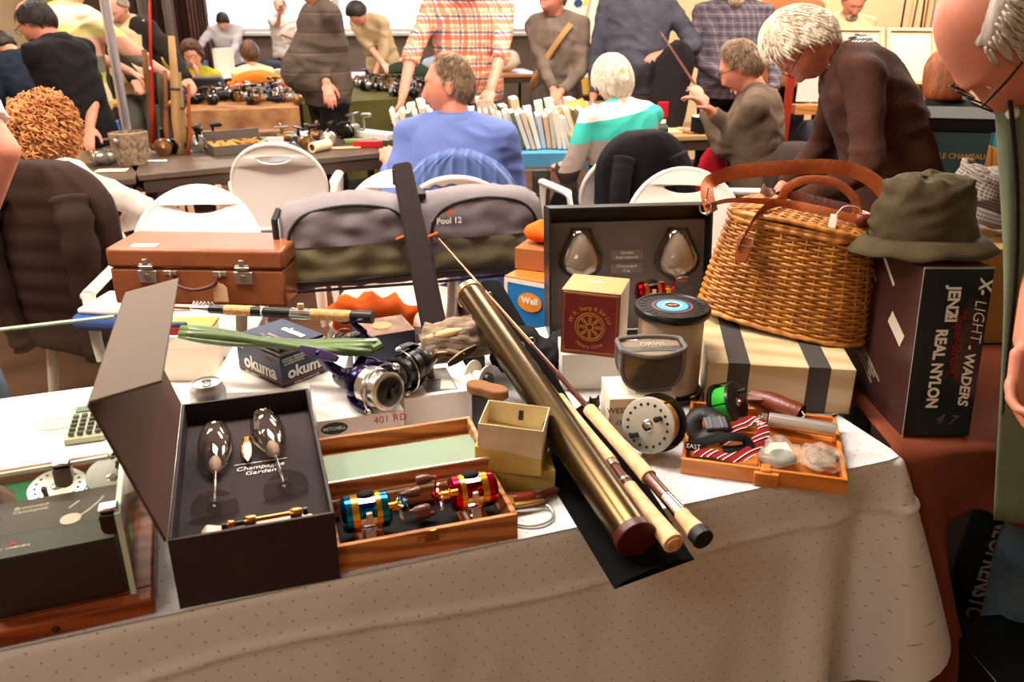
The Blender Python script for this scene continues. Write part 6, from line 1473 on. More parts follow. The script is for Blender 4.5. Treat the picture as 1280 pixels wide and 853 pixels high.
# ---------------------------------------------------------------- tables further back
M_tt=mat('table_taupe','#57473b',.4); M_te=mat('table_edge','#3c2a22',.6); M_leg=mat('leg_black','#191615',.5)
def bg_table(label,fl,fr,depth,m=M_tt,z=.74,cloth=None,legs=True,edge=M_te,cdrop=.6,name='folding_table'):
    a=Vector(fl) if len(fl)==3 else P(*fl,z); b=Vector(fr) if len(fr)==3 else P(*fr,z); yw=yaw_of(a,b); W=(b-a).length
    t=thing(name,label,'table',(a.x,a.y,0),yw)
    g=G(); g.bx(0,W,0,depth,z-.03,z); part('tabletop',g,m,t,bevel=.004)
    g=G(); g.bx(.02,W-.02,.01,depth-.01,z-.09,z-.031); part('apron',g,edge,t,smooth=False)
    for x in (.06,W-.06):
        for y in (.08,depth-.08):
            g=G(); g.cyl((x,y,0),(x,y,z-.06),.018,n=10); part('leg',g,M_leg,t)
    if cloth:
        lab,cm,nm=cloth; g=G(); n=60; rg=[]
        top=[(-.01,depth+.01),( -.01,-.01),(W+.01,-.01),(W+.01,depth+.01)]
        def pt(u,v):
            # front skirt then top
            if v<.5:
                d=cdrop*(1-v/.5); return (-.01+(W+.02)*u,-.012-.02*d-.03*d*(.5+.5*math.sin(u*W*22))-.02*d*noise.noise(Vector((u*8,v*4,1))),z+.004-d)
            f=(v-.5)/.5; return (-.01+(W+.02)*u,-.012+(depth+.02)*f,z+.004)
        g.grid(pt,n,24)
        for sx,xx in ((0,-.01),(1,W+.01)):
            g.grid(lambda u,v,xx=xx:(xx+(-1 if xx<0 else 1)*(.004+.03*(1-v)*cdrop),-.012+(depth+.02)*u,z+.004-cdrop*(1-v)),12,6)
        o=part('cloth',g,cm,ang=60); o.name=nm; o.location=(a.x,a.y,0); o.rotation_euler=(0,0,R(yw)); tag(o,lab,'tablecloth')
    return T((a.x,a.y,0),rz=yw),W,yw,t
MT,MW,MY,_=bg_table('long dark brown table of reels in front of the blue shirted man',(172,219),(482,190),.95)
M0,W0_,Y0,_=bg_table('short dark table at left beside the curly haired woman',Vector((-2.35,3.62,.74)),P(168,223),.48)
M_pelt=mat('pelt_cloth','#b98a5c',.9,bump=.5,bscale=12,col2='#7d4f35',vscale=5)
PT,PW,PY,_=bg_table('table hidden under the marbled brown pelt cloth',(232,140),(372,135),.62,cloth=('marbled tan and rust cloth covering a table of old reels',M_pelt,'marbled_tablecloth'))
M_gcl=mat('green_cloth','#57532a',.9,bump=.3,bscale=20,col2='#4a4724',vscale=4)
GT,GW,GY,_=bg_table('table hidden under the olive green cloth',(379,131),(524,122),.9,cloth=('olive green cloth covering the table behind the sweatered man',M_gcl,'green_tablecloth'))
M_bcl=mat('blue_cloth','#4f8fb4',.85,bump=.5,bscale=18)
BT,BWd,BY,_=bg_table('table under the books with a white front edge',Vector((-.62,4.40,.74)),Vector((.62,4.50,.74)),.62,edge=M_white,cloth=('bright blue cloth under the row of second hand books',M_bcl,'blue_tablecloth'),cdrop=.07)
RT,RW,RY,_=bg_table('narrow wooden table of papers and tubes beside the reading man',Vector((.60,4.98,.74)),Vector((1.28,5.12,.74)),.55,m=mat('table_oak','#a5855c',.5))
FT,FW,FY,_=bg_table('far white topped table near the window',Vector((-3.7,8.85,.74)),Vector((-1.75,9.1,.74)),.62,m=M_white)
F2,F2W,F2Y,_=bg_table('far wooden table behind the sweatered man at the window',Vector((-1.65,8.75,.74)),Vector((.3,9.25,.74)),.7,m=mat('table_pine','#b07a44',.5))
F3,F3W,F3Y,_=bg_table('orange topped table in front of the lime cardigan woman',Vector((-3.5,6.98,.70)),Vector((-2.1,7.12,.70)),.30,m=mat('table_orange','#d98a3a',.5),z=.70)
KT,KW,KY,_=bg_table('black topped table of newspapers at the right',Vector((1.42,3.02,.86)),Vector((1.98,2.78,.86)),.34,m=M_blackm,z=.90)
# things under the brown table
t=thing('storage_crate','dark green crate under the brown reel table','crate',tuple(MT@Vector((.40,.18,0))),MY)
g=G(); tray(g,.34,.3,.5,.02); part('crate_body',g,mat('crate_green','#24352c',.7),t,bevel=.004)
t=thing('storage_crate','reddish cardboard carton under the brown reel table','crate',tuple(MT@Vector((.18,.15,0))),MY)
g=G(); g.bx(0,.20,0,.3,0,.5); part('carton_body',g,mat('carton_rust','#6d3a26',.8),t,bevel=.004)
t=thing('folding_stool','folded pale wooden slatted stool under the brown table','stool',tuple(MT@Vector((.02,-.06,.0))),MY)
for i,x in enumerate((.0,.13,.20,.30)):
    g=G(); g.box((x,0,.36),(.028,.02,.62),M=T(ry=(-4,3,-5,4)[i])); part('slat',g,mat('slat_wood','#d0a080',.6),t,bevel=.003)
g=G(); g.bx(-.02,.32,.01,.025,.30,.33); part('cross_slat',g,MATS['slat_wood'],t,bevel=.002)
# ---- mini reels
def mini_reel(label,loc,rz,body,spool,group=None,s=1,rx=0):
    t=thing('small_reel',label,'fishing reel',loc,rz,group,rx); t.scale=(s,s,s)
    g=G(); g.caps2((0,.0,.030),(0,.05,.034),.028,.018,14); g.caps2((0,.03,.04),(0,.03,.085),.010,.006,10); g.box((0,.03,.092),(.012,.09,.006)); part('body',g,body,t)
    g=G(T((0,-.02,.03),rx=90)); g.lathe([(0,-.01),(.030,-.01),(.032,0),(.026,.006),(.024,.03),(.031,.034),(.030,.04),(.012,.044),(0,.05)],20); part('spool',g,spool,t)
    g=G(); g.tube([(.026,.03,.03),(.05,.03,.03),(.056,.02,.0+.065),(.056,.018,.09)],.005,8); g.caps2((.055,.018,.092),(.085,.018,.094),.009,.010,10); part('handle',g,body,t)
    g=G(); g.tube([(.036*math.cos(a),-.045-.012*math.sin(a),.03+.036*math.sin(a)) for a in [PI*k/10 for k in range(11)]],.002,6); part('bail_wire',g,M_chrome,t)
    return t
M_rd=mat('reel_dark','#1c1714',.3,.5); M_rb=mat('reel_bronze','#8a6440',.3,.7); M_rs=mat('reel_silver','#9c9890',.3,.8)
def onT(M,x,y,z=.7415): return tuple(M@Vector((x,y,z)))
def putpx(u,v,z=.7415): return tuple(P(u,v,z))
mini_reel('bronze faced black reel on the brown table left of its twin',putpx(206,192),20,M_rd,M_rb,s=1.35)
mini_reel('black reel with upright handle on the brown table',putpx(232,190),-30,M_rd,M_rd,s=1.3)
mini_reel('black reel with tall silver bail next to the shell tray',putpx(250,187),10,M_rd,M_rs,s=1.35)
mini_reel('grey silver reel lying on the small left table',putpx(140,206),-60,M_rs,MATS['reel_silver'],s=1.35)
mini_reel('dark reel behind the round backed white chair',putpx(378,184),40,M_rd,M_rb,s=1.1)
mini_reel('pale and black reel in front of the sweatered man',putpx(413,181),0,M_rd,M_silver,s=1.25)
mini_reel('grey reel with raised handle right of the sweatered man',putpx(438,172),-20,M_rs,M_rd,s=1.4)
mini_reel('brown reel lying beside the beige cylinder',putpx(398,176),90,M_rb,M_rd,s=1.0)
mini_reel('small maroon reel near the blue shirted man',putpx(497,165),30,mat('reel_maroon','#4a201c',.3,.5),M_rs,s=1.1)
mini_reel('reel with copper spool near the shell tray end',putpx(360,178),120,M_rb,M_rs,s=.95)
t=thing('spool_box','open wooden tray of amber coloured shells and line winders','tray',putpx(268,196),MY+2)
g=G(); tray(g,.30,.20,.05,.008); g.bx(0,.30,.20,.208,0,.10); part('tray_body',g,mat('slate_tray','#5a5048',.5),t,bevel=.002)
for i in range(14):
    x=.03+.04*(i%7); y=.05+.09*(i//7)+.01*math.sin(i*2)
    o=thing('amber_shell','amber horn coloured spool in the tray on the brown table','spool',tuple(T(putpx(268,196),rz=MY+2)@Vector((x,y,.022))),i*47,'amber spools in the slate tray',rx=30+20*math.sin(i*3))
    g=G(); g.lathe([(0,0),(.022,.002),(.024,.008),(.014,.010),(.014,.022),(.024,.024),(.022,.030),(0,.032)],16); part('spool_body',g,mat('amber_horn','#d9a040',.4,col2='#a86a24',vscale=30),o)
def prop(nm,label,cat,u,v,build,z=.7415,rz=0,s=1,**k):
    t=thing(nm,label,cat,putpx(u,v,z),rz,**k); t.scale=(s,s,s); build(t); return t
def b_box(sx,sy,sz,m,nm='body',bev=.003):
    def f(t): g=G(); g.bx(-sx/2,sx/2,-sy/2,sy/2,0,sz); part(nm,g,m,t,bevel=bev)
    return f
def b_cyl(r,l,m,m2,ax='y'):
    def f(t):
        g=G(T((0,0,r),ry=90)); g.lathe([(r*.6,-l/2),(r,-l/2),(r,l/2),(r*.6,l/2)],20,caps=(False,False)); part('tube_wall',g,m,t); g=G(T((0,0,r),ry=90)); g.lathe([(0,-l/2+.01),(r*.62,-l/2+.01),(r*.62,l/2-.01),(0,l/2-.01)],16); part('dark_core',g,m2,t)
    return f
prop('tackle_box','bright blue small box on the left table','box',142,176,b_box(.08,.06,.11,mat('bright_blue','#1d5fae',.5)),rz=10)
prop('paper_roll','cream cylinder roll lying in front of the sweatered man','roll',401,189,b_cyl(.028,.13,mat('roll_cream','#dfc9a0',.6),M_te),rz=60)
prop('red_case','red and black plastic case on the table end','case',460,184,b_box(.16,.05,.035,mat('case_red','#c01a20',.4)),rz=8)
prop('lure_box','flat green lure box on the brown table','box',448,178,b_box(.16,.05,.02,mat('lure_green','#6f8a4a',.5)),rz=20)
prop('white_carton','long white carton at the right end of the brown table','box',468,172,b_box(.10,.30,.035,M_white),rz=55)
prop('price_card','white price card propped behind the white chair','card',345,183,b_box(.09,.01,.05,M_white),rz=10)
prop('price_card','small pale price card in front of the bronze reel','card',196,202,b_box(.10,.03,.006,M_white),rz=8)
prop('price_card','cream card under the silver reel on the left table','card',140,214,b_box(.14,.06,.006,mat('card_cream','#ead9b0',.7)),rz=8)
prop('wood_plank','pale wooden strip lying on the brown table','plank',425,186,b_box(.22,.04,.008,mat('plank_pale','#dcb98a',.6)),rz=12)
prop('wood_plank','short driftwood slab behind the shell tray','plank',300,168,b_box(.5,.12,.02,mat('plank_brown','#8a6440',.7,var=.3,vscale=20)),rz=10)
# standing rods in a wicker bag
t=thing('wicker_bag','grey woven bag holding a bundle of upright rods','bag',tuple(MT@Vector((.02,.30,.7415))),MY); t.scale=(.68,.68,.9)
g=G(); g.rings([[Vector((w*math.cos(a),d*math.sin(a),z)) for a in [2*PI*k/24 for k in range(24)]] for z,w,d in ((0,.10,.07),(.08,.125,.09),(.17,.135,.10),(.175,.12,.085),(.10,.11,.08))],caps=(True,True)); part('bag_body',g,mat('woven_grey','#a08a70',.8,bump=1,bscale=60,col2='#6a5644',vscale=40),t)
ROD=[(176,198,.013,'#5a3020','slim dark brown upright rod bag at the left of the bundle',176),(187,187,.008,'#b02a1a','bright red upright rod in the bundle',0),(180,190,.018,'#6e4428','wide brown upright rod bag beside the red rod',62),(199,204,.016,'#4a4228','olive brown upright rod bag in the bundle',92),(206,207,.012,'#7a4a2c','rust coloured upright rod right of the olive bag',88),(214,222,.022,'#b08a5c','tall tan cloth rod bag with a folded top',45),(222,226,.022,'#8a7448','khaki upright rod bag in front of the tan one',90),(229,214,.020,'#2a3050','navy blue upright rod bag in the bundle',112),(236,231,.010,'#9a4a22','orange brown rod standing at the right of the bundle',105)]
for i,(u,ub,r,c,lab,vt_) in enumerate(ROD):
    y=4.42+.03*(i%4); b=Q(ub,168,y); b.z=.7415+(.02 if i<4 else 0); a=Q(u,vt_,y+.05)
    t=thing('upright_rod' if r<.014 else 'rod_bag',lab,'fishing rod' if r<.014 else 'rod bag',(0,0,0))
    g=G(); g.tube([b,along(b,a,.3)+Vector((.01*math.sin(i),0,0)),along(b,a,.7),a],[r,r*1.05,r*.9,r*.75],12); part('rod_cover',g,mat('rodcover%d'%i,c,.7,bump=.3,bscale=50,var=.2,vscale=12),t,ang=180)
    g=G(); g.cyl(along(b,a,.55),along(b,a,.57),r*1.12,n=12); part('tie_band',g,M_white if i==1 else M_te,t)
    if r>.025: g=G(); g.ball(a,(r*1.15,r,r*1.2),12,8); part('folded_top',g,MATS['rodcover%d'%i],t)
t=thing('metal_pole','bright chrome pole standing behind the curly haired woman','pole',(-2.18,4.85,0),0)
g=G(); g.cyl((0,0,0),(0,0,2.4),.026,n=20); part('pole_tube',g,mat('white_chrome','#c8c8d4',.15,.7),t)
g=G(); g.lathe([(0,0),(.11,0),(.12,.01),(.03,.03),(.03,.05)],24); part('pole_foot',g,M_te,t)
# piles on the pelt and green tables
random_=random.Random(5)
proto=None
for i in range(34):
    u=238+ (i%17)*8.4+random_.uniform(-2,2); v=128-(i//17)*11+random_.uniform(-3,3)
    mt=[(M_rd,M_rb),(M_rd,M_rd),(M_rb,M_rs),(M_rs,M_rd)][i%4]
    if i<4: 
        o=mini_reel('small old reel in the row on the marbled cloth',putpx(u,v,.7455),random_.uniform(0,360),*mt,s=1.15,group='old reels on the marbled cloth'); (protos:=globals().setdefault('protos',[])).append(o)
    else: dup(protos[i%4],putpx(u,v,.7455),random_.uniform(0,360),scale=random_.uniform(.9,1.3))
for i in range(30):
    u=(455+(i%10)*7) if i>5 else 384+i*7; v=121-(i//10)*9+random_.uniform(-3,3)
    dup(protos[i%4],putpx(u,v,.7455),random_.uniform(0,360),scale=random_.uniform(.9,1.5),label='small old reel in the heap on the olive green cloth',group='old reels on the olive green cloth')
for i,(u,v,m,lab,sx,sz) in enumerate(((300,116,'#e8622a','orange red tin left on the marbled cloth table',.16,.06),(350,114,'#e05a24','orange red tin right on the marbled cloth table',.20,.07),(356,103,'#b8a888','beige box with reels on top above the orange tin',.16,.12),(372,112,'#f0e8dc','white paper sheet beside the sweatered man',.26,.01),(262,122,'#1a1a1a','black heap of netting left on the marbled cloth',.24,.16))):
    prop('tin_box' if i<3 else ('paper_sheet' if i==3 else 'net_heap'),lab,'box' if i<3 else ('paper' if i==3 else 'netting'),u,v,b_box(sx,.12,sz,mat('bgp%d'%i,m,.6,bump=.3,bscale=40),bev=.02 if i==4 else .004),z=.746,rz=8)
t=thing('bentwood_chair','orange curved wooden chair back behind the marbled table','chair',tuple(Q(325,135,7.45).xy)+(0,),5)
g=G(); pts=[(.34*math.cos(R(a)),.0,.45+.42*math.sin(R(a))) for a in range(0,181,12)]; g.tube(pts,.06,10,flat=.4,up=(0,1,0)); part('back_hoop',g,mat('orange_wood','#e08a24',.4),t)
g=G(); g.bx(-.3,.3,-.02,.35,.42,.46); part('seat',g,MATS['orange_wood'],t,bevel=.01)
for x in (-.3,.3):
    g=G(); g.cyl((x,0,0),(x,0,.45),.02,n=8); part('leg',g,MATS['orange_wood'],t)
t=thing('green_tent_bag','dark green domed bag behind the heap of reels','bag',tuple(P(510,108,.7455)),0)
g=G(); g.ball((0,0,.10),(.22,.10,.12),20,12); part('bag_body',g,mat('bag_forest','#2a3524',.8),t)
# far table items
for i,(TT_,x,y,z,c,lab,sx,sy,sz) in enumerate(((FT,1.2,.30,.7415,'#23252c','long dark bag on the far white table',.8,.3,.12),(FT,.4,.40,.7415,'#3a5a8a','blue box on the far white table',.25,.2,.12),(FT,1.5,.10,.7415,'#dfe6ee','pale blue papers on the far white table',.6,.18,.02),(F2,.55,.3,.7415,'#d9d2c8','pile of white bags on the far wooden table',.5,.3,.15),(F2,1.0,.4,.7415,'#9aa8b8','grey blue bag pile on the far wooden table',.4,.3,.16),(F2,1.35,.35,.7415,'#c87a4a','terracotta jar on the far wooden table',.12,.12,.2),(F2,1.72,.4,.7415,'#e8e4dc','white crumpled parcel at the end of the far wooden table',.4,.3,.22),(FT,.75,.2,.7415,'#e6dccf','cream standing sign on the far white table',.22,.05,.26),(F3,.75,.16,.7015,'#f0ece6','white plastic bottle on the orange topped table',.07,.07,.26))):
    p=TT_@Vector((x,y,z)); t=thing('far_parcel',lab,'parcel',tuple(p),8*i)
    g=G(); 
    if i in(5,8): g.lathe([(0,0),(sx/2,0),(sx/2,sz*.6),(sx/4,sz*.8),(sx/4,sz)],16)
    elif i in (0,3,4,6): g.ball((0,0,sz/2),(sx/2,sy/2,sz/2),20,12)
    else: g.bx(-sx/2,sx/2,-sy/2,sy/2,0,sz)
    me=g.mesh('p'); 
    if i in (0,3,4,6): wrinkle(me,.03,(8,8,10),i)
    part('parcel_body',me,mat('far%d'%i,c,.7),t,ang=60)
# ---------------------------------------------------------------- books on the blue cloth
bk=['#efe2cc','#e9d8c0','#c9d2dc','#f2d9b8','#5f6b4a','#e6dccf','#d8c2ae','#f0e8da','#b8c4d4','#e0b890','#cdbfae','#efe0c6']
x=.04; i=0
while x<1.16 and i<48:
    th=random_.uniform(.012,.026); h=random_.uniform(.165,.225); d=random_.uniform(.15,.19); lean_=-14-6*math.sin(i*.7)
    row=0 if x<.93 else 0
    nm=('magazine' if th<.016 else 'paperback')
    col=bk[i%len(bk)]
    t=thing('book','pale spined book in the leaning row on the blue cloth','book',tuple(BT@Vector((x,.10+.02*math.sin(i),.7465))),BY+2*math.sin(i*1.7),'books leaning in a row on the blue cloth',ry=lean_)
    g=G(); g.bx(0,th,0,d,0,h); part('cover',g,mat('bookc%d'%(i%len(bk)),col,.6),t,bevel=.001)
    g=G(); g.bx(.002,th-.002,-.0005+.003,d-.002,h,h+.001); part('page_block',g,mat('pages','#f0e6d2',.8),t,smooth=False)
    x+=th+.005; i+=1
for i in range(16):
    x=.10+.065*i; h=.20+.03*math.sin(i*2.3)
    t=thing('book','flat paperback in the back row of the book table','book',tuple(BT@Vector((x,.40,.7465))),BY+5*math.sin(i),'paperbacks in the back row of the book table',ry=-10)
    g=G(); g.bx(0,.045,0,.15,0,h); part('cover',g,MATS['bookc%d'%((i*5)%len(bk))],t,bevel=.001); g=G(); g.bx(.003,.042,.003,.148,h,h+.001); part('page_block',g,MATS['pages'],t,smooth=False)
t=thing('magazine','colourful magazine with a yellow fish cover on the blue cloth','magazine',tuple(BT@Vector((.96,.05,.78))),BY+20,rx=35,ry=-15)
g=G(); g.bx(0,.21,0,.27,0,.006); part('cover',g,mat('mag_cover','#d9a020',.4,col2='#8a2a18',vscale=9),t,bevel=.001)
# chair covers and coats -----------------------------------------
def draped(label,loc,rz,m,W=.5,top=.92,bot=.40,th=.10,name='coat',quilt=False,seed=0,sleeves=True,flare=.04,cat='coat'):
    t=thing(name,label,cat,(loc[0],loc[1],0),rz); g=G(); rg=[]; nz=46; n=56
    for i in range(nz+1):
        f=i/nz; z=bot+(top-bot)*f; w=(W/2)*(1+flare*(1-f)); 
        e=max(0,(f-.72)/.28); w*=math.sqrt(max(.02,1-(e*.93)**2.4)); tt=th/2*(1-.35*e**3)
        ring=[]
        for j in range(n):
            a=2*PI*j/n; cx,sx=math.cos(a),math.sin(a)
            fold=.016*noise.noise(Vector((cx*3.2*(W/.5),sx*2,f*1.4+seed)))+.012*math.sin(a*7+seed+f*2)*(1-e)
            q=.006*abs(math.sin(f*PI*9+1.2*noise.noise(Vector((cx*2,sx,seed))))) if quilt else 0
            ring.append(Vector((w*math.copysign(abs(cx)**.7,cx)*(1+.04*noise.noise(Vector((f*5,cx*3,seed)))),(tt+fold+q)*math.copysign(abs(sx)**.8,sx),z+(-.05*math.cos(a*2+seed)*(1-f)*.6))))
        rg.append(ring)
    g.rings(rg); part('coat_body',g,m,t,ang=180)
    if sleeves:
        for sgn in (-1,1):
            g=G(); p=[(sgn*W*.30,-th*.5,top-.10),(sgn*W*.38,-th*.75,top-.24),(sgn*W*.36,-th*.7,bot+.12),(sgn*W*.33,-th*.6,bot+.0)]
            pp=smooth_path(p,8); g.tube(pp,[.062-.012*k/len(pp)+(.006*math.sin(k*1.6) if quilt else .003*math.sin(k*2.3)) for k in range(len(pp))],16,flat=.75); part('sleeve',g,m,t,ang=180)
    return t
cx=Q(72,200,2.98)
white_chair('white plastic chair of the curly haired woman under the brown jacket',cx.x+.0,3.02,166)
draped('dark brown quilted jacket hanging over the curly haired woman\'s chair',(cx.x-.03,2.93),-14,mat('jacket_brown','#2f1d16',.75,bump=.3,bscale=30,col2='#26160f',vscale=6),W=.50,top=.98,bot=.30,th=.15,quilt=True,seed=2)
cx=Q(574,200,3.30)
white_chair('white plastic chair of the blue shirted man',cx.x,3.275,178)
t=thing('chair_cover','blue striped fabric cover fitted over the blue shirted man\'s chair','chair cover',(cx.x,3.245,0),-2)
g=G(); rg=[]
for i in range(31):
    f=i/30; z=.40+.56*f; e=max(0,(f-.55)/.45); w=.245*math.sqrt(max(.01,1-(e*.97)**2.3))
    rg.append([Vector((w*math.copysign(abs(math.cos(a))**.8,math.cos(a))*(1+.02*math.sin(9*a)),(.085+.004*math.sin(a*26))*math.sin(a)+.005,z)) for a in [2*PI*j/160 for j in range(160)]])
g.rings(rg); part('cover_fabric',g,stripes('cover_stripes',[(.5,'#55689c'),(.2,'#6274a6'),(.3,'#4b5d90')],.055,axis='X',bump=.2),t,ang=180)
g=G(); g.tube([Vector((.235*math.sqrt(max(.01,1-(max(0,(f-.55)/.45)*.97)**2.3))*s,-.03,.40+.55*f)) for s,fs in ((-1,[k/16 for k in range(17)]),(1,[1-k/16 for k in range(17)])) for f in fs],.008,8); part('cover_piping',g,mat('piping_blue','#8796c0',.8),t)
cx=Q(803,190,3.85)
white_chair('white plastic armchair of the striped jumper woman',cx.x-.08,3.92,202)
draped('black jacket hanging over the striped jumper woman\'s chair',(cx.x,3.84),24,mat('jacket_black','#1d191c',.8,bump=.3,bscale=30),W=.46,top=.95,bot=.38,th=.14,seed=7)
cx=Q(975,190,4.05)
white_chair('white plastic armchair of the reading man',1.42,4.12,258)
draped('dark navy jacket on the back of the reading man\'s chair',(1.46,4.12),78,mat('jacket_ink','#15151c',.8,bump=.3,bscale=30),W=.50,top=.95,bot=.40,th=.16,seed=11)
draped('dark brown coat folded between the reading man and the brown jumper',(1.12,3.30),60,mat('coat_brown','#2c1f1b',.85,bump=.3,bscale=30),W=.40,top=.98,bot=.40,th=.20,seed=17,sleeves=False,flare=.5)
t=thing('coat_stand','low steel clothes stand holding the folded brown coat','stand',(1.12,3.30,0)); g=G(); g.cyl((0,0,0),(0,0,.9),.015,n=10); part('stand_pole',g,M_steel,t); g=G(); g.lathe([(0,0),(.15,0),(.14,.02),(0,.03)],20); part('stand_foot',g,M_leg,t)
# coat and rod held by the v-neck man
p=Q(842,85,5.38)
t=thing('held_coat','dark grey coat with red lining carried by the slate sweatered man','coat',(p.x,p.y,0)); g=G(); rg=[]
for i in range(25):
    f=i/24; z=.66+.60*f; w=.13*(1-.45*abs(f-.45)+.08*math.sin(f*9))*math.sqrt(max(.03,1-(max(0,f-.7)/.3*.98)**2)); rg.append([Vector((w*math.cos(a)*(1+.1*math.sin(a*5+f*3))-.08*(1-f)+.02,.07*math.sin(a)*(1+.15*math.sin(a*4)),z)) for a in [2*PI*j/32 for j in range(32)]])
g.rings(rg); part('coat_body',g,mat('coat_charcoal','#231d1e',.85),t,ang=180)
g=G(); g.box((-.06,-.07,.86),(.07,.02,.10)); part('red_lining',g,mat('lining_red','#a01420',.7),t,bevel=.01)
t=thing('held_rod','thin dark red rod held between the two men at the paper table','fishing rod',(0,0,0)); g=G(); g.cyl(Q(826,40,5.2),Q(888,136,4.30),.005,.009,10); g.cyl(Q(888,136,4.30),Q(905,165,4.2),.011,.010,10); part('rod_blank',g,mat('rod_maroon','#5a2018',.3,coat=.4),t)
t=thing('red_bag','bright red cloth bag hanging below the reading man\'s hands','bag',tuple(Q(893,180,4.35)),0); g=G(); g.ball((0,0,0),(.09,.06,.17),18,12); me=g.mesh('b'); wrinkle(me,.02,(12,12,8),3); part('bag_body',me,mat('bag_red','#a01022',.8),t,ang=180)
t.location.z=.62+.0
# paper table items
for i,(x,y,sx,sy,sz,c,lab) in enumerate(((.12,.25,.22,.30,.012,'#b07848','stack of brown booklets on the paper table'),(.33,.20,.20,.28,.014,'#d9b98a','cream booklets in the middle of the paper table'),(.30,.42,.28,.20,.010,'#c89a6a','tan map sheet at the back of the paper table'),(.50,.18,.14,.24,.010,'#a8603a','rust coloured folder on the paper table'))):
    t=thing('booklet',lab,'booklet',tuple(RT@Vector((x,y,.7415))),RY+9*i); g=G(); g.bx(-sx/2,sx/2,-sy/2,sy/2,0,sz); part('cover',g,mat('bookl%d'%i,c,.6),t,bevel=.001); g=G(); g.bx(-sx/2+.02,sx/2-.02,-sy/2+.03,sy/2-.03,sz,sz+.001); part('printed_panel',g,mat('panel%d'%i,'#e0c8a0',.6,col2=c,vscale=20),t,smooth=False)
t=thing('tape_roll','cream tape roll on the paper table','roll',tuple(RT@Vector((.40,.30,.753)))); g=G(); g.lathe([(.02,0),(.05,0),(.05,.05),(.02,.05)],24); part('roll',g,mat('tape_cream','#e8dcc6',.6),t)
t=thing('round_tin','black round tin at the corner of the paper table','tin',tuple(RT@Vector((.56,.08,.753)))); g=G(); g.lathe([(0,0),(.055,0),(.055,.085),(0,.085)],24); part('tin_body',g,M_blackm,t); g=G(); g.lathe([(0,.086),(.05,.086),(.05,.090),(0,.090)],24); part('tin_lid',g,M_white,t)
t=thing('chart_tube','dark green cardboard tube end on the paper table','tube',tuple(RT@Vector((.20,.02,.7415))),20); b_cyl(.035,.25,mat('tube_green','#2a3a2c',.6),M_te)(t)
# poster stand
t=thing('poster_board','white board pinned with yellow and green lure cards','display board',(.42,8.1,0),-4)
g=G(); g.bx(0,.62,0,.03,.75,1.9); part('board',g,mat('board_white','#ece2cf',.7),t,bevel=.003)
cols=['#e0c832','#2f8f7a','#2a5a9a','#d9b020','#d9612a','#3a7a3a','#e8d050','#203a6a']
for i in range(26):
    xx=.05+.105*(i%6)+.02*math.sin(i*3); zz=1.62-.16*(i//6)+.02*math.cos(i*5); g=G(T((xx,-.003,zz),rx=90,rz=0)@T(rz=30*math.sin(i*2.2))); n=(3,4,5,6)[i%4]; g.prism([(.042*math.cos(2*PI*k/n),.036*math.sin(2*PI*k/n)) for k in range(n)],0,.003); part('lure_card',g,mat('lc%d'%(i%8),cols[i%8],.6),t,smooth=False)
for x in (.05,.57): g=G(); g.cyl((x,.05,0),(x,.03,.9),.015,n=8); part('leg',g,M_steel,t)
t=thing('tripod_pole','slanted pale tripod pole in front of the poster board','pole',(0,0,0)); g=G(); g.cyl(Q(722,68,7.8),Q(742,-20,7.9),.012,n=8); a_=Q(722,68,7.8); g.cyl((a_.x-.25,a_.y,0),a_,.012,n=8); part('pole_tube',g,mat('pole_beige','#b09a78',.5),t)
t=thing('display_trolley','dark trolley with yellow and green tackle behind the striped woman','trolley',(.50,7.0,0),0)
g=G(); g.bx(0,.45,0,.35,.72,.76); g.bx(0,.45,0,.35,.98,1.01)
for x in (.01,.44): g.bx(x-.01,x+.01,0,.02,0,1.0); g.bx(x-.01,x+.01,.33,.35,0,1.0)
part('trolley_frame',g,M_leg,t)
for i,(x,c,sz) in enumerate(((.08,'#e0b050',.12),(.20,'#c0d030',.07),(.32,'#e8d020',.09),(.40,'#d0682a',.12))):
    o=thing('tackle_pot',('amber tackle pot','lime tackle pot','yellow tackle pot','orange tackle pot')[i]+' on the dark trolley','pot',(.50+x,7.12,.762)); g=G(); g.lathe([(0,0),(.045,0),(.05,sz),(.035,sz+.01),(0,sz+.01)],16); part('pot_body',g,mat('pot%d'%i,c,.5),o)
t=thing('black_bag','open black bag on top of the dark trolley','bag',(.70,7.15,1.011)); g=G(); g.ball((0,0,.06),(.18,.12,.07),20,12); part('bag_body',g,M_blackm,t)
# ---------------------------------------------------------------- right: frames, rods, shelves
M_fw=wood('frame_oak','#c98a48','#b0723a',18,.4)
t=thing('glazed_stand','two pale sloping glazed panels in orange wooden frames','display stand',(1.60,4.35,0),-12)
for i,x in enumerate((0,.24)):
    M_=T((x,0,1.10),rx=52); g=G(M_)
    for a in ((0,.23,0,.02),(0,.23,.30,.32),(0,.02,.02,.30),(.21,.23,.02,.30)): g.bx(a[0],a[1],a[2],a[3],0,.02)
    part('panel_frame',g,M_fw,t,bevel=.002); g=G(M_); g.bx(.02,.21,.02,.30,.004,.010); part('cream_panel',g,mat('panel_cream','#d6bb84',.4),t,smooth=False)
g=G()
for x in (.01,.24,.47): g.bx(x-.012,x+.012,0,.03,0,1.12); g.bx(x-.012,x+.012,.24,.27,0,1.3)
g.bx(0,.48,0,.02,.95,.98); g.bx(0,.48,0,.02,.5,.53); part('stand_frame',g,M_fw,t)
t=thing('rod_rack','wooden rack standing behind the sloping frames','rack',(2.12,4.95,0),0)
g=G(); g.bx(0,.48,0,.04,.10,.14); g.bx(0,.48,0,.04,1.0,1.03); g.bx(0,.03,0,.06,0,1.1); g.bx(.45,.48,0,.06,0,1.1); part('rack_frame',g,M_fw,t)
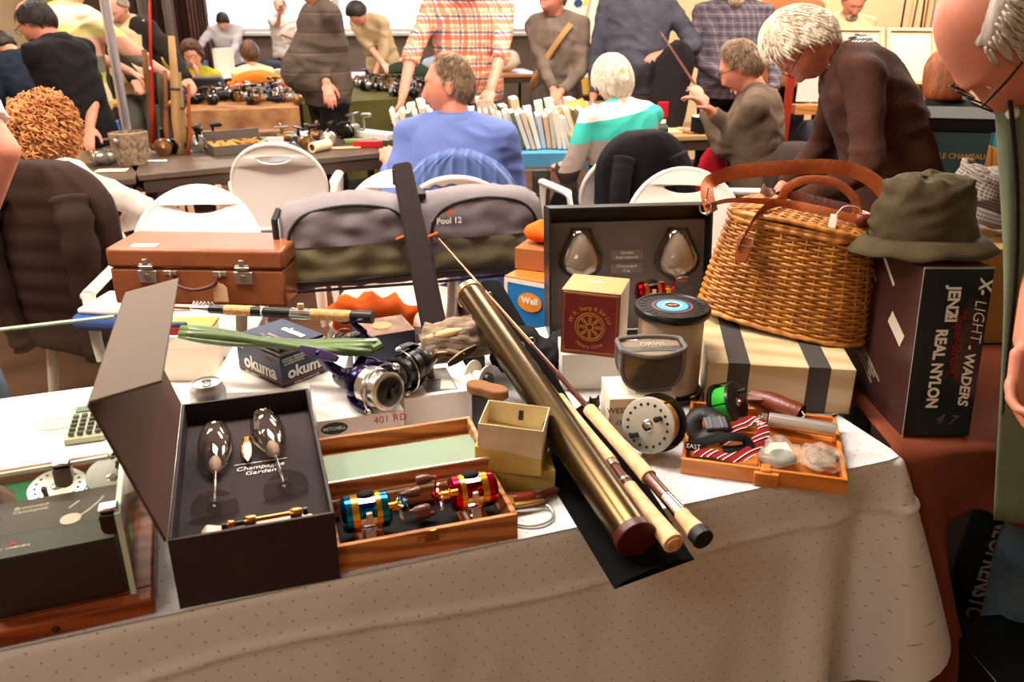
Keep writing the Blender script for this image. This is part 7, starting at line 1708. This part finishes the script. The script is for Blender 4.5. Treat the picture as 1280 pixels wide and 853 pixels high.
rc=['#2a2422','#c9a06a','#5a5048','#e0c890','#1c1a1a','#a04a2a','#8a7a68','#d8cdb8']
for i in range(16):
    x=2.14+.028*i; t=thing('rack_rod','slim upright rod standing in the wooden rack','fishing rod',(x,4.93,.0),0,'rods standing in the wooden rack'); g=G(); g.tube([(0,0,.02),(.01*math.sin(i*2),0,.9),(.02*math.sin(i),0,1.75)],[.011,.008,.004],8); part('rod_blank',g,mat('rackrod%d'%(i%8),rc[i%8],.4),t); g=G(); g.cyl((0,0,.3),(0,0,.55),.014,n=10); part('cork_grip',g,M_cork,t)
t=thing('orange_post','upright orange lacquered post right of the rod rack','post',(2.36,4.55,0)); g=G(); g.bx(-.018,.018,-.018,.018,0,1.6); part('post',g,mat('post_orange','#d9662a',.4),t,bevel=.003)
t=thing('book_shelf','small wooden shelf full of books behind the auburn woman','shelf',(2.00,4.45,0),-6)
g=G()
for x in (0,.62): g.bx(x,x+.025,0,.22,0,1.14)
for z in (.30,.72,1.12): g.bx(.025,.62,0,.22,z,z+.022)
part('shelf_frame',g,M_fw,t,bevel=.002)
SM=T((2.00,4.45,0),rz=-6); bc=['#e8dcc4','#c9a878','#2f9aa8','#efe6d6','#b82a22','#2f7a52','#c8c0b0','#e8e0d0','#a08a6a','#3a5a7a']
for sh,z in enumerate((.742,1.142)):
    x=.04; i=0
    while x<.58:
        w_=.022+.012*abs(math.sin(i*2.1+sh)); h=.17+.05*math.sin(i*1.3+sh)
        o=thing('shelf_book','upright book on the wooden shelf behind the auburn woman','book',tuple(SM@Vector((x,.03,z))),-6,('books on the lower shelf','books on the top shelf')[sh]); g=G(); g.bx(0,w_,0,.15,0,h); part('cover',g,mat('sbk%d'%((i*3+sh)%10),bc[(i*3+sh)%10],.6),o,bevel=.001)
        o['label']=('book on the middle board of the wooden shelf behind the auburn woman','book on the top board of the wooden shelf behind the auburn woman')[sh]
        x+=w_+.004; i+=1
for i,(x,y,rz) in enumerate(((2.28,3.60,64),(2.38,3.68,66))):
    t=thing('picture_frame',('front grey framed picture leaning at the far right','rear beige framed picture leaning at the far right')[i],'picture frame',(x,y,.55),rz,rx=-14); g=G()
    for a in ((0,.5,0,.03),(0,.5,.67,.70),(0,.03,.03,.67),(.47,.5,.03,.67)): g.bx(a[0],a[1],-.015,.0,a[2],a[3])
    part('frame',g,mat('frame_grey%d'%i,('#8a857c','#a8906a')[i],.5),t,bevel=.002); g=G(); g.bx(.03,.47,-.010,-.004,.03,.67); part('picture',g,mat('picture_tan','#b8986a',.6,col2='#8a6a48',vscale=6),t,smooth=False)
t=thing('side_bench','low bench carrying the leaning picture frames','bench',(2.22,3.56,0),64); g=G(); g.bx(-.05,.6,-.05,.30,.50,.549); 
part('bench_top',g,M_te,t)
for x in (0,.55):
    g=G(); g.bx(x-.02,x+.02,.0,.22,0,.5); part('leg',g,M_te,t)
# auburn woman's chair
t=thing('wooden_chair','round backed light wooden chair of the auburn haired woman','chair',(1.80,3.30,0),8)
me=shape([(.22*math.cos(R(a)),.20+.22*math.sin(R(a))) for a in range(-20,201,10)],(),.02,.004,fn=lambda c:Vector((c.x,.04*(1-(c.x/.22)**2)+c.z,c.y)))
o=part('backrest',me,stripes('slat_orange',[(.75,'#d9924e'),(.25,'#b06a30')],.045,axis='X',bump=.1),t); o.location=(0,0,.56)
g=G(); g.bx(-.22,.22,.02,.44,.42,.45); part('seat',g,M_fw,t,bevel=.01)
for x in (-.19,.19):
    for y in (.04,.40): g=G(); g.cyl((x,y,0),(x,y,.42),.016,n=10); part('leg',g,M_fw,t)
    g=G(); g.cyl((x*.9,.03,.42),(x*.9,.01,.62),.014,n=10); part('back_post',g,M_fw,t)
# teal box + newspapers
a=Q(1133,223,2.72)
t=thing('boot_box','teal green boot box with a black top standing in front of the newspapers','box',(1.225,2.60,.79),-10)
g=G(); g.bx(0,.215,0,.16,0,.345); part('body',g,mat('box_teal','#2c4a50',.5,col2='#24403f',vscale=4),t,bevel=.002)
g=G(); g.bx(-.003,.40,-.003,.30,.346,.385); part('lid',g,M_blackm,t,bevel=.002)
text('LE CHAMEAU',FRONT(.145,-.0008,.272),.022,M_txtg,t,bold=.02)
t=thing('low_cabinet','dark low cabinet carrying the teal boot box','cabinet',(1.22,2.58,0),-10); g=G(); g.bx(0,.60,0,.34,0,.788); part('carcass',g,M_te,t,bevel=.003)
g=G(); g.bx(.02,.29,-.012,0,.04,.57); part('door',g,M_tt,t,bevel=.003); g=G(); g.bx(.31,.58,-.012,0,.04,.57); part('door',g,M_tt,t,bevel=.003)
for i,(x,y,c) in enumerate(((.12,.12,'#b8b0a0'),(.32,.14,'#8a7a68'),(.46,.18,'#5a5048'))):
    t=thing('newspaper',('folded white newspaper','brown folded newspaper','dark grey newspaper')[i]+' on the black topped table','newspaper',tuple(KT@Vector((x,y,.9015))),KY+15*i); g=G(); g.grid(lambda u,v:(-.10+.22*u,-.08+.26*v,.006+.008*math.sin(u*5+i)*math.sin(v*4)),14,10); part('sheet',g,mat('news%d'%i,c,.7,col2='#3a3430',vscale=30),t,solid=.006,ang=180)
t=thing('hand_tool','black screwdriver with a turquoise grip by the teal box','screwdriver',tuple(Q(1215,212,2.55)),-10); g=G(); g.caps2((0,0,0),(.075,0,0),.016,.014,12); part('grip',g,mat('turquoise_grip','#2a9a8a',.4),t); g=G(); g.cyl((.08,0,0),(.16,0,-.004),.010,.012,12); part('shaft',g,M_black,t)
t.location.z=1.006-.0; t.location=(1.40,2.50,.92)
t=thing('white_notice','white notice sheet on a red post left of the brown jumpered man','notice',(1.62,4.95,0),0); g=G(); g.bx(0,.14,0,.008,.95,1.12); part('sheet',g,M_white,t); g=G(); g.bx(-.06,-.02,0,.03,0,1.25); part('red_post',g,mat('post_red','#9a2a18',.5),t)
g=G(); g.bx(0,.16,-.02,.08,.88,.93); part('wood_ledge',g,M_fw,t)
t=thing('calculator','grey desk calculator with dark keys behind the glass case','calculator',tuple(P(112,536,.7415)),108); t.scale=(.85,.85,.85)
g=G(); g.rings([[Vector((x,y,0)),Vector((x,-y,0)),Vector((x,-y,h)),Vector((x,y,h))] for x,y,h in ((-.07,.042,.014),(.03,.042,.020),(.07,.042,.028))]); part('case',g,mat('calc_beige','#cfc4ae',.5),t,bevel=.003)
g=G()
for i in range(5):
    for j in range(4): g.box((-.055+.020*i,-.027+.018*j,.020+.0008*i),(.012,.012,.006))
part('keypad',g,mat('calc_keys','#3a3e3c',.5),t,bevel=.001); g=G(); g.box((.053,0,.026),(.020,.060,.003),M=T(ry=-8)); part('display',g,mat('calc_display','#6a7a70',.3),t)
# reels and bottle in the glass case
CM=T((-.484,.913,.7535),rz=20.7)
M_clearpl=mat('clear_plastic','#d8d0c8',.2,alpha=.5)
fly_reel('silver fly reel lying flat inside the glass case',tuple(CM@Vector((-.135,.275,.045))),rx=-78,rz=20,r=.042,w=.03,plate=M_silver,back=M_silver,line=mat('clear_line','#e0dcd0',.4))
fly_reel('white enamel reel inside the glass case by its right side',tuple(CM@Vector((-.062,.285,.040))),rx=-60,rz=50,r=.038,w=.036,plate=mat('enamel_grey','#c9c4bb',.4),back=M_silver,line=MATS['clear_line'],holes=0,handles=1)
t=thing('scent_bottle','squat mauve glass bottle in the left of the glass case','bottle',tuple(CM@Vector((-.235,.30,0))),0); g=G(); g.lathe([(0,0),(.032,0),(.036,.01),(.034,.04),(.014,.062),(.011,.085),(0,.087)],24); part('bottle_glass',g,mat('mauve_glass','#9a6a72',.15,alpha=.75),t)
t=thing('bobbin','small amber bobbin inside the glass case','bobbin',tuple(CM@Vector((-.16,.21,0))),0); g=G(); g.cyl((0,0,0),(0,0,.03),.008,n=14); part('bobbin_body',g,mat('amber_plastic','#d99a2a',.3),t)
t=thing('line_coil','coil of thin clear line on the white cloth behind the case','line',tuple(P(75,535,.7415)),10)
for k in range(3):
    g=G(); g.tube([(.035*math.cos(a)*(1+.2*k),.018*math.sin(a)*(1+.15*k),.003+.002*k+.004*abs(math.sin(a*1.5))) for a in [2*PI*j/30 for j in range(30)]],.0008,5,closed=True,) ; part('loop',g,mat('line_cream','#d8c8b0',.4),t)
t=thing('pamphlet','folded blue and white leaflet at the left edge of the glass case','leaflet',tuple(CM@Vector((-.285,.14,0))),0,rx=55); g=G(); g.bx(0,.05,0,.09,0,.003); part('sheet',g,mat('leaflet','#d8dce6',.5,col2='#3a4a7a',vscale=30),t)
# ---------------------------------------------------------------- room
M_floor=mat('floor_carpet','#5a3a28',.9,bump=.3,bscale=60,col2='#4a2f21',vscale=3)
g=G(); g.box((0,5,-.03),(12,15,.06)); struct('floor',g,M_floor)
M_ceil=mat('ceiling_paint','#efe6d8',.9)
g=G(); g.box((0,5,2.93),(12,15,.06)); struct('ceiling',g,M_ceil)
M_wall=mat('wall_cream','#e4c79a',.85,var=.04,vscale=2); M_wall2=mat('wall_grey_panel','#7a6a60',.8)
g=G(); g.box((-6,5,1.45),(.1,15,2.9)); struct('wall_left',g,M_wall)
g=G(); g.box((6,5,1.45),(.1,15,2.9)); struct('wall_right',g,M_wall)
g=G(); g.box((0,-2.5,1.45),(12,.1,2.9)); struct('wall_front',g,M_wall)
WY=12.0
g=G(); g.bx(-6,.75,WY,WY+.15,0,1.02); g.bx(-6,.75,WY,WY+.15,2.6,2.9); g.bx(-6,-4.4,WY,WY+.15,1.02,2.6); struct('wall_back',g,M_wall2,smooth=False)
g=G(); g.bx(.75,6,WY-3.6,WY-3.5,0,2.9); g.bx(.70,.75,WY-3.6,WY,0,2.9); struct('wall_partition',g,M_wall,smooth=False)
g=G(); g.bx(-4.4,.75,WY-.12,WY,1.0,1.04); struct('trim_1',g,mat('sill_white','#d9cdc0',.6),bevel=.005)
M_day=mat('daylight_haze','#dff0f2',1,emit=0)
k=0
for x0,x1 in ((-4.4,-2.35),(-2.35,-.72),(-.66,.75)):
    k+=1
    w=thing('window_%d'%k,'tall bright window pane %d of the back wall'%k,'window',(x0,WY+.05,1.04)); 
    for key in('category','label'): del w[key]
    w['kind']='structure'
    g=G(); W_=x1-x0
    for a in ((0,.05,0,1.56),(W_-.05,W_,0,1.56),(.05,W_-.05,0,.05),(.05,W_-.05,1.51,1.56)): g.bx(a[0],a[1],-.03,.03,a[2],a[3])
    part('window_frame',g,mat('frame_white','#cfc8c0',.5),w)
    g=G(); g.bx(.05,W_-.05,-.004,.004,.05,1.51); part('window_pane',g,M_glass,w,smooth=False)
g=G(); g.bx(-.72,-.62,WY-.2,WY-.05,.2,2.9); struct('trim_2',g,mat('post_dark','#2a2422',.6))
# outside: pale paving and a bright hedge line far away
g=G(); g.box((-2,40,-.1),(80,50,.1)); o=struct('ground',g,mat('pale_paving','#cfc8bc',.9))
# roller shade, pinkish
# curtains
M_cur=mat('curtain_maroon','#7d5a52',.9,col2='#5a3c38',vscale=3); M_cur2=mat('curtain_grey','#a89490',.9); M_cur3=mat('curtain_brown','#4a2c26',.9)
def curtain(label,x0,x1,y,m,seed):
    t=thing('curtain',label,'curtain',(x0,y,0),0,'curtains beside the back window')
    g=G(); n=40; rg=[]
    pts=[(( x1-x0)*i/n,.05*math.sin(i*.95+seed)+.02*math.sin(i*2.1)) for i in range(n+1)]
    g.add([Vector((x,yy,z)) for z in (.25,2.85) for x,yy in pts],[(i,i+1,n+2+i,n+1+i) for i in range(n)]); part('curtain_fabric',g,m,t,ang=180,solid=.006)
for i,(u0,u1,m,nm) in enumerate(((150,166,M_cur3,'brown curtain fold leftmost beside the window'),(163,182,M_cur,'mauve curtain second from the left'),(180,197,M_cur2,'grey curtain third from the left'),(195,214,M_cur3,'dark brown curtain fourth from the left'),(212,230,M_cur2,'pale grey curtain fifth from the left'),(228,244,M_cur3,'dark curtain sixth from the left'),(242,266,M_cur,'mauve curtain next to the bright window'))):
    a=Q(u0,40,11.6); b=Q(u1,40,11.6); o=curtain(nm,a.x,b.x,11.6-.02*i,m,i)
for o in bpy.data.objects:
    if o.name.startswith('curtain') and o.get('group'): del o['group']
# ceiling lamps: give off the room's light, plus one added front fill panel
def lamp(x,y,sx=1.2,sy=.6,e=60):
    t=thing('ceiling_light','flat square ceiling light panel','ceiling light',(x,y,2.87),0,'ceiling light panels')
    g=G(); g.bx(-sx/2,sx/2,-sy/2,sy/2,0,.03); part('frame',g,mat('lamp_frame','#d8d8d8',.5),t)
    L=bpy.data.lights.new('panel_light','AREA'); L.shape='RECTANGLE'; L.size=sx*.95; L.size_y=sy*.95; L.energy=e; L.color=(1,.89,.77)
    o=bpy.data.objects.new('panel_light',L); C.objects.link(o); o.parent=t; o.location=(0,0,-.01)
LAMPS=[(-2.4,1.9,105),(-.5,2.0,75),(2.0,3.9,46),(-2.8,4.8,66),(0,4.6,70),(2.6,4.8,78),(-3,7.8,62),(0,7.4,62),(3,7.2,66),(-2.5,10.4,45),(-1.6,-.9,22)]  # last entry is an added fill light behind the camera
for x,y,e in LAMPS: lamp(x,y,e=e)
# daylight through the back windows
w=bpy.data.worlds.new('world'); bpy.context.scene.world=w; w.use_nodes=True
nt=w.node_tree; bg=nt.nodes['Background']; sk=nt.nodes.new('ShaderNodeTexSky'); sk.sky_type='NISHITA'; sk.sun_elevation=R(38); sk.sun_rotation=R(200); sk.sun_disc=False
sk.air_density=1; sk.dust_density=3
nt.links.new(sk.outputs[0],bg.inputs[0]); bg.inputs[1].default_value=2.2
# camera
cam=bpy.data.cameras.new('camera'); co=bpy.data.objects.new('camera',cam); C.objects.link(co); co.location=(0,0,CAMH); co.rotation_euler=(PI/2-PITCH,0,0)
cam.sensor_width=36; cam.lens=FOC/1280*36; cam.clip_start=.02; cam.dof.use_dof=True; cam.dof.focus_distance=1.75; cam.dof.aperture_fstop=6.3
sc=bpy.context.scene; sc.camera=co
sc.view_settings.view_transform='Standard'; sc.view_settings.look='None'; sc.view_settings.gamma=1; sc.view_settings.use_curve_mapping=False; sc.view_settings.exposure=.30
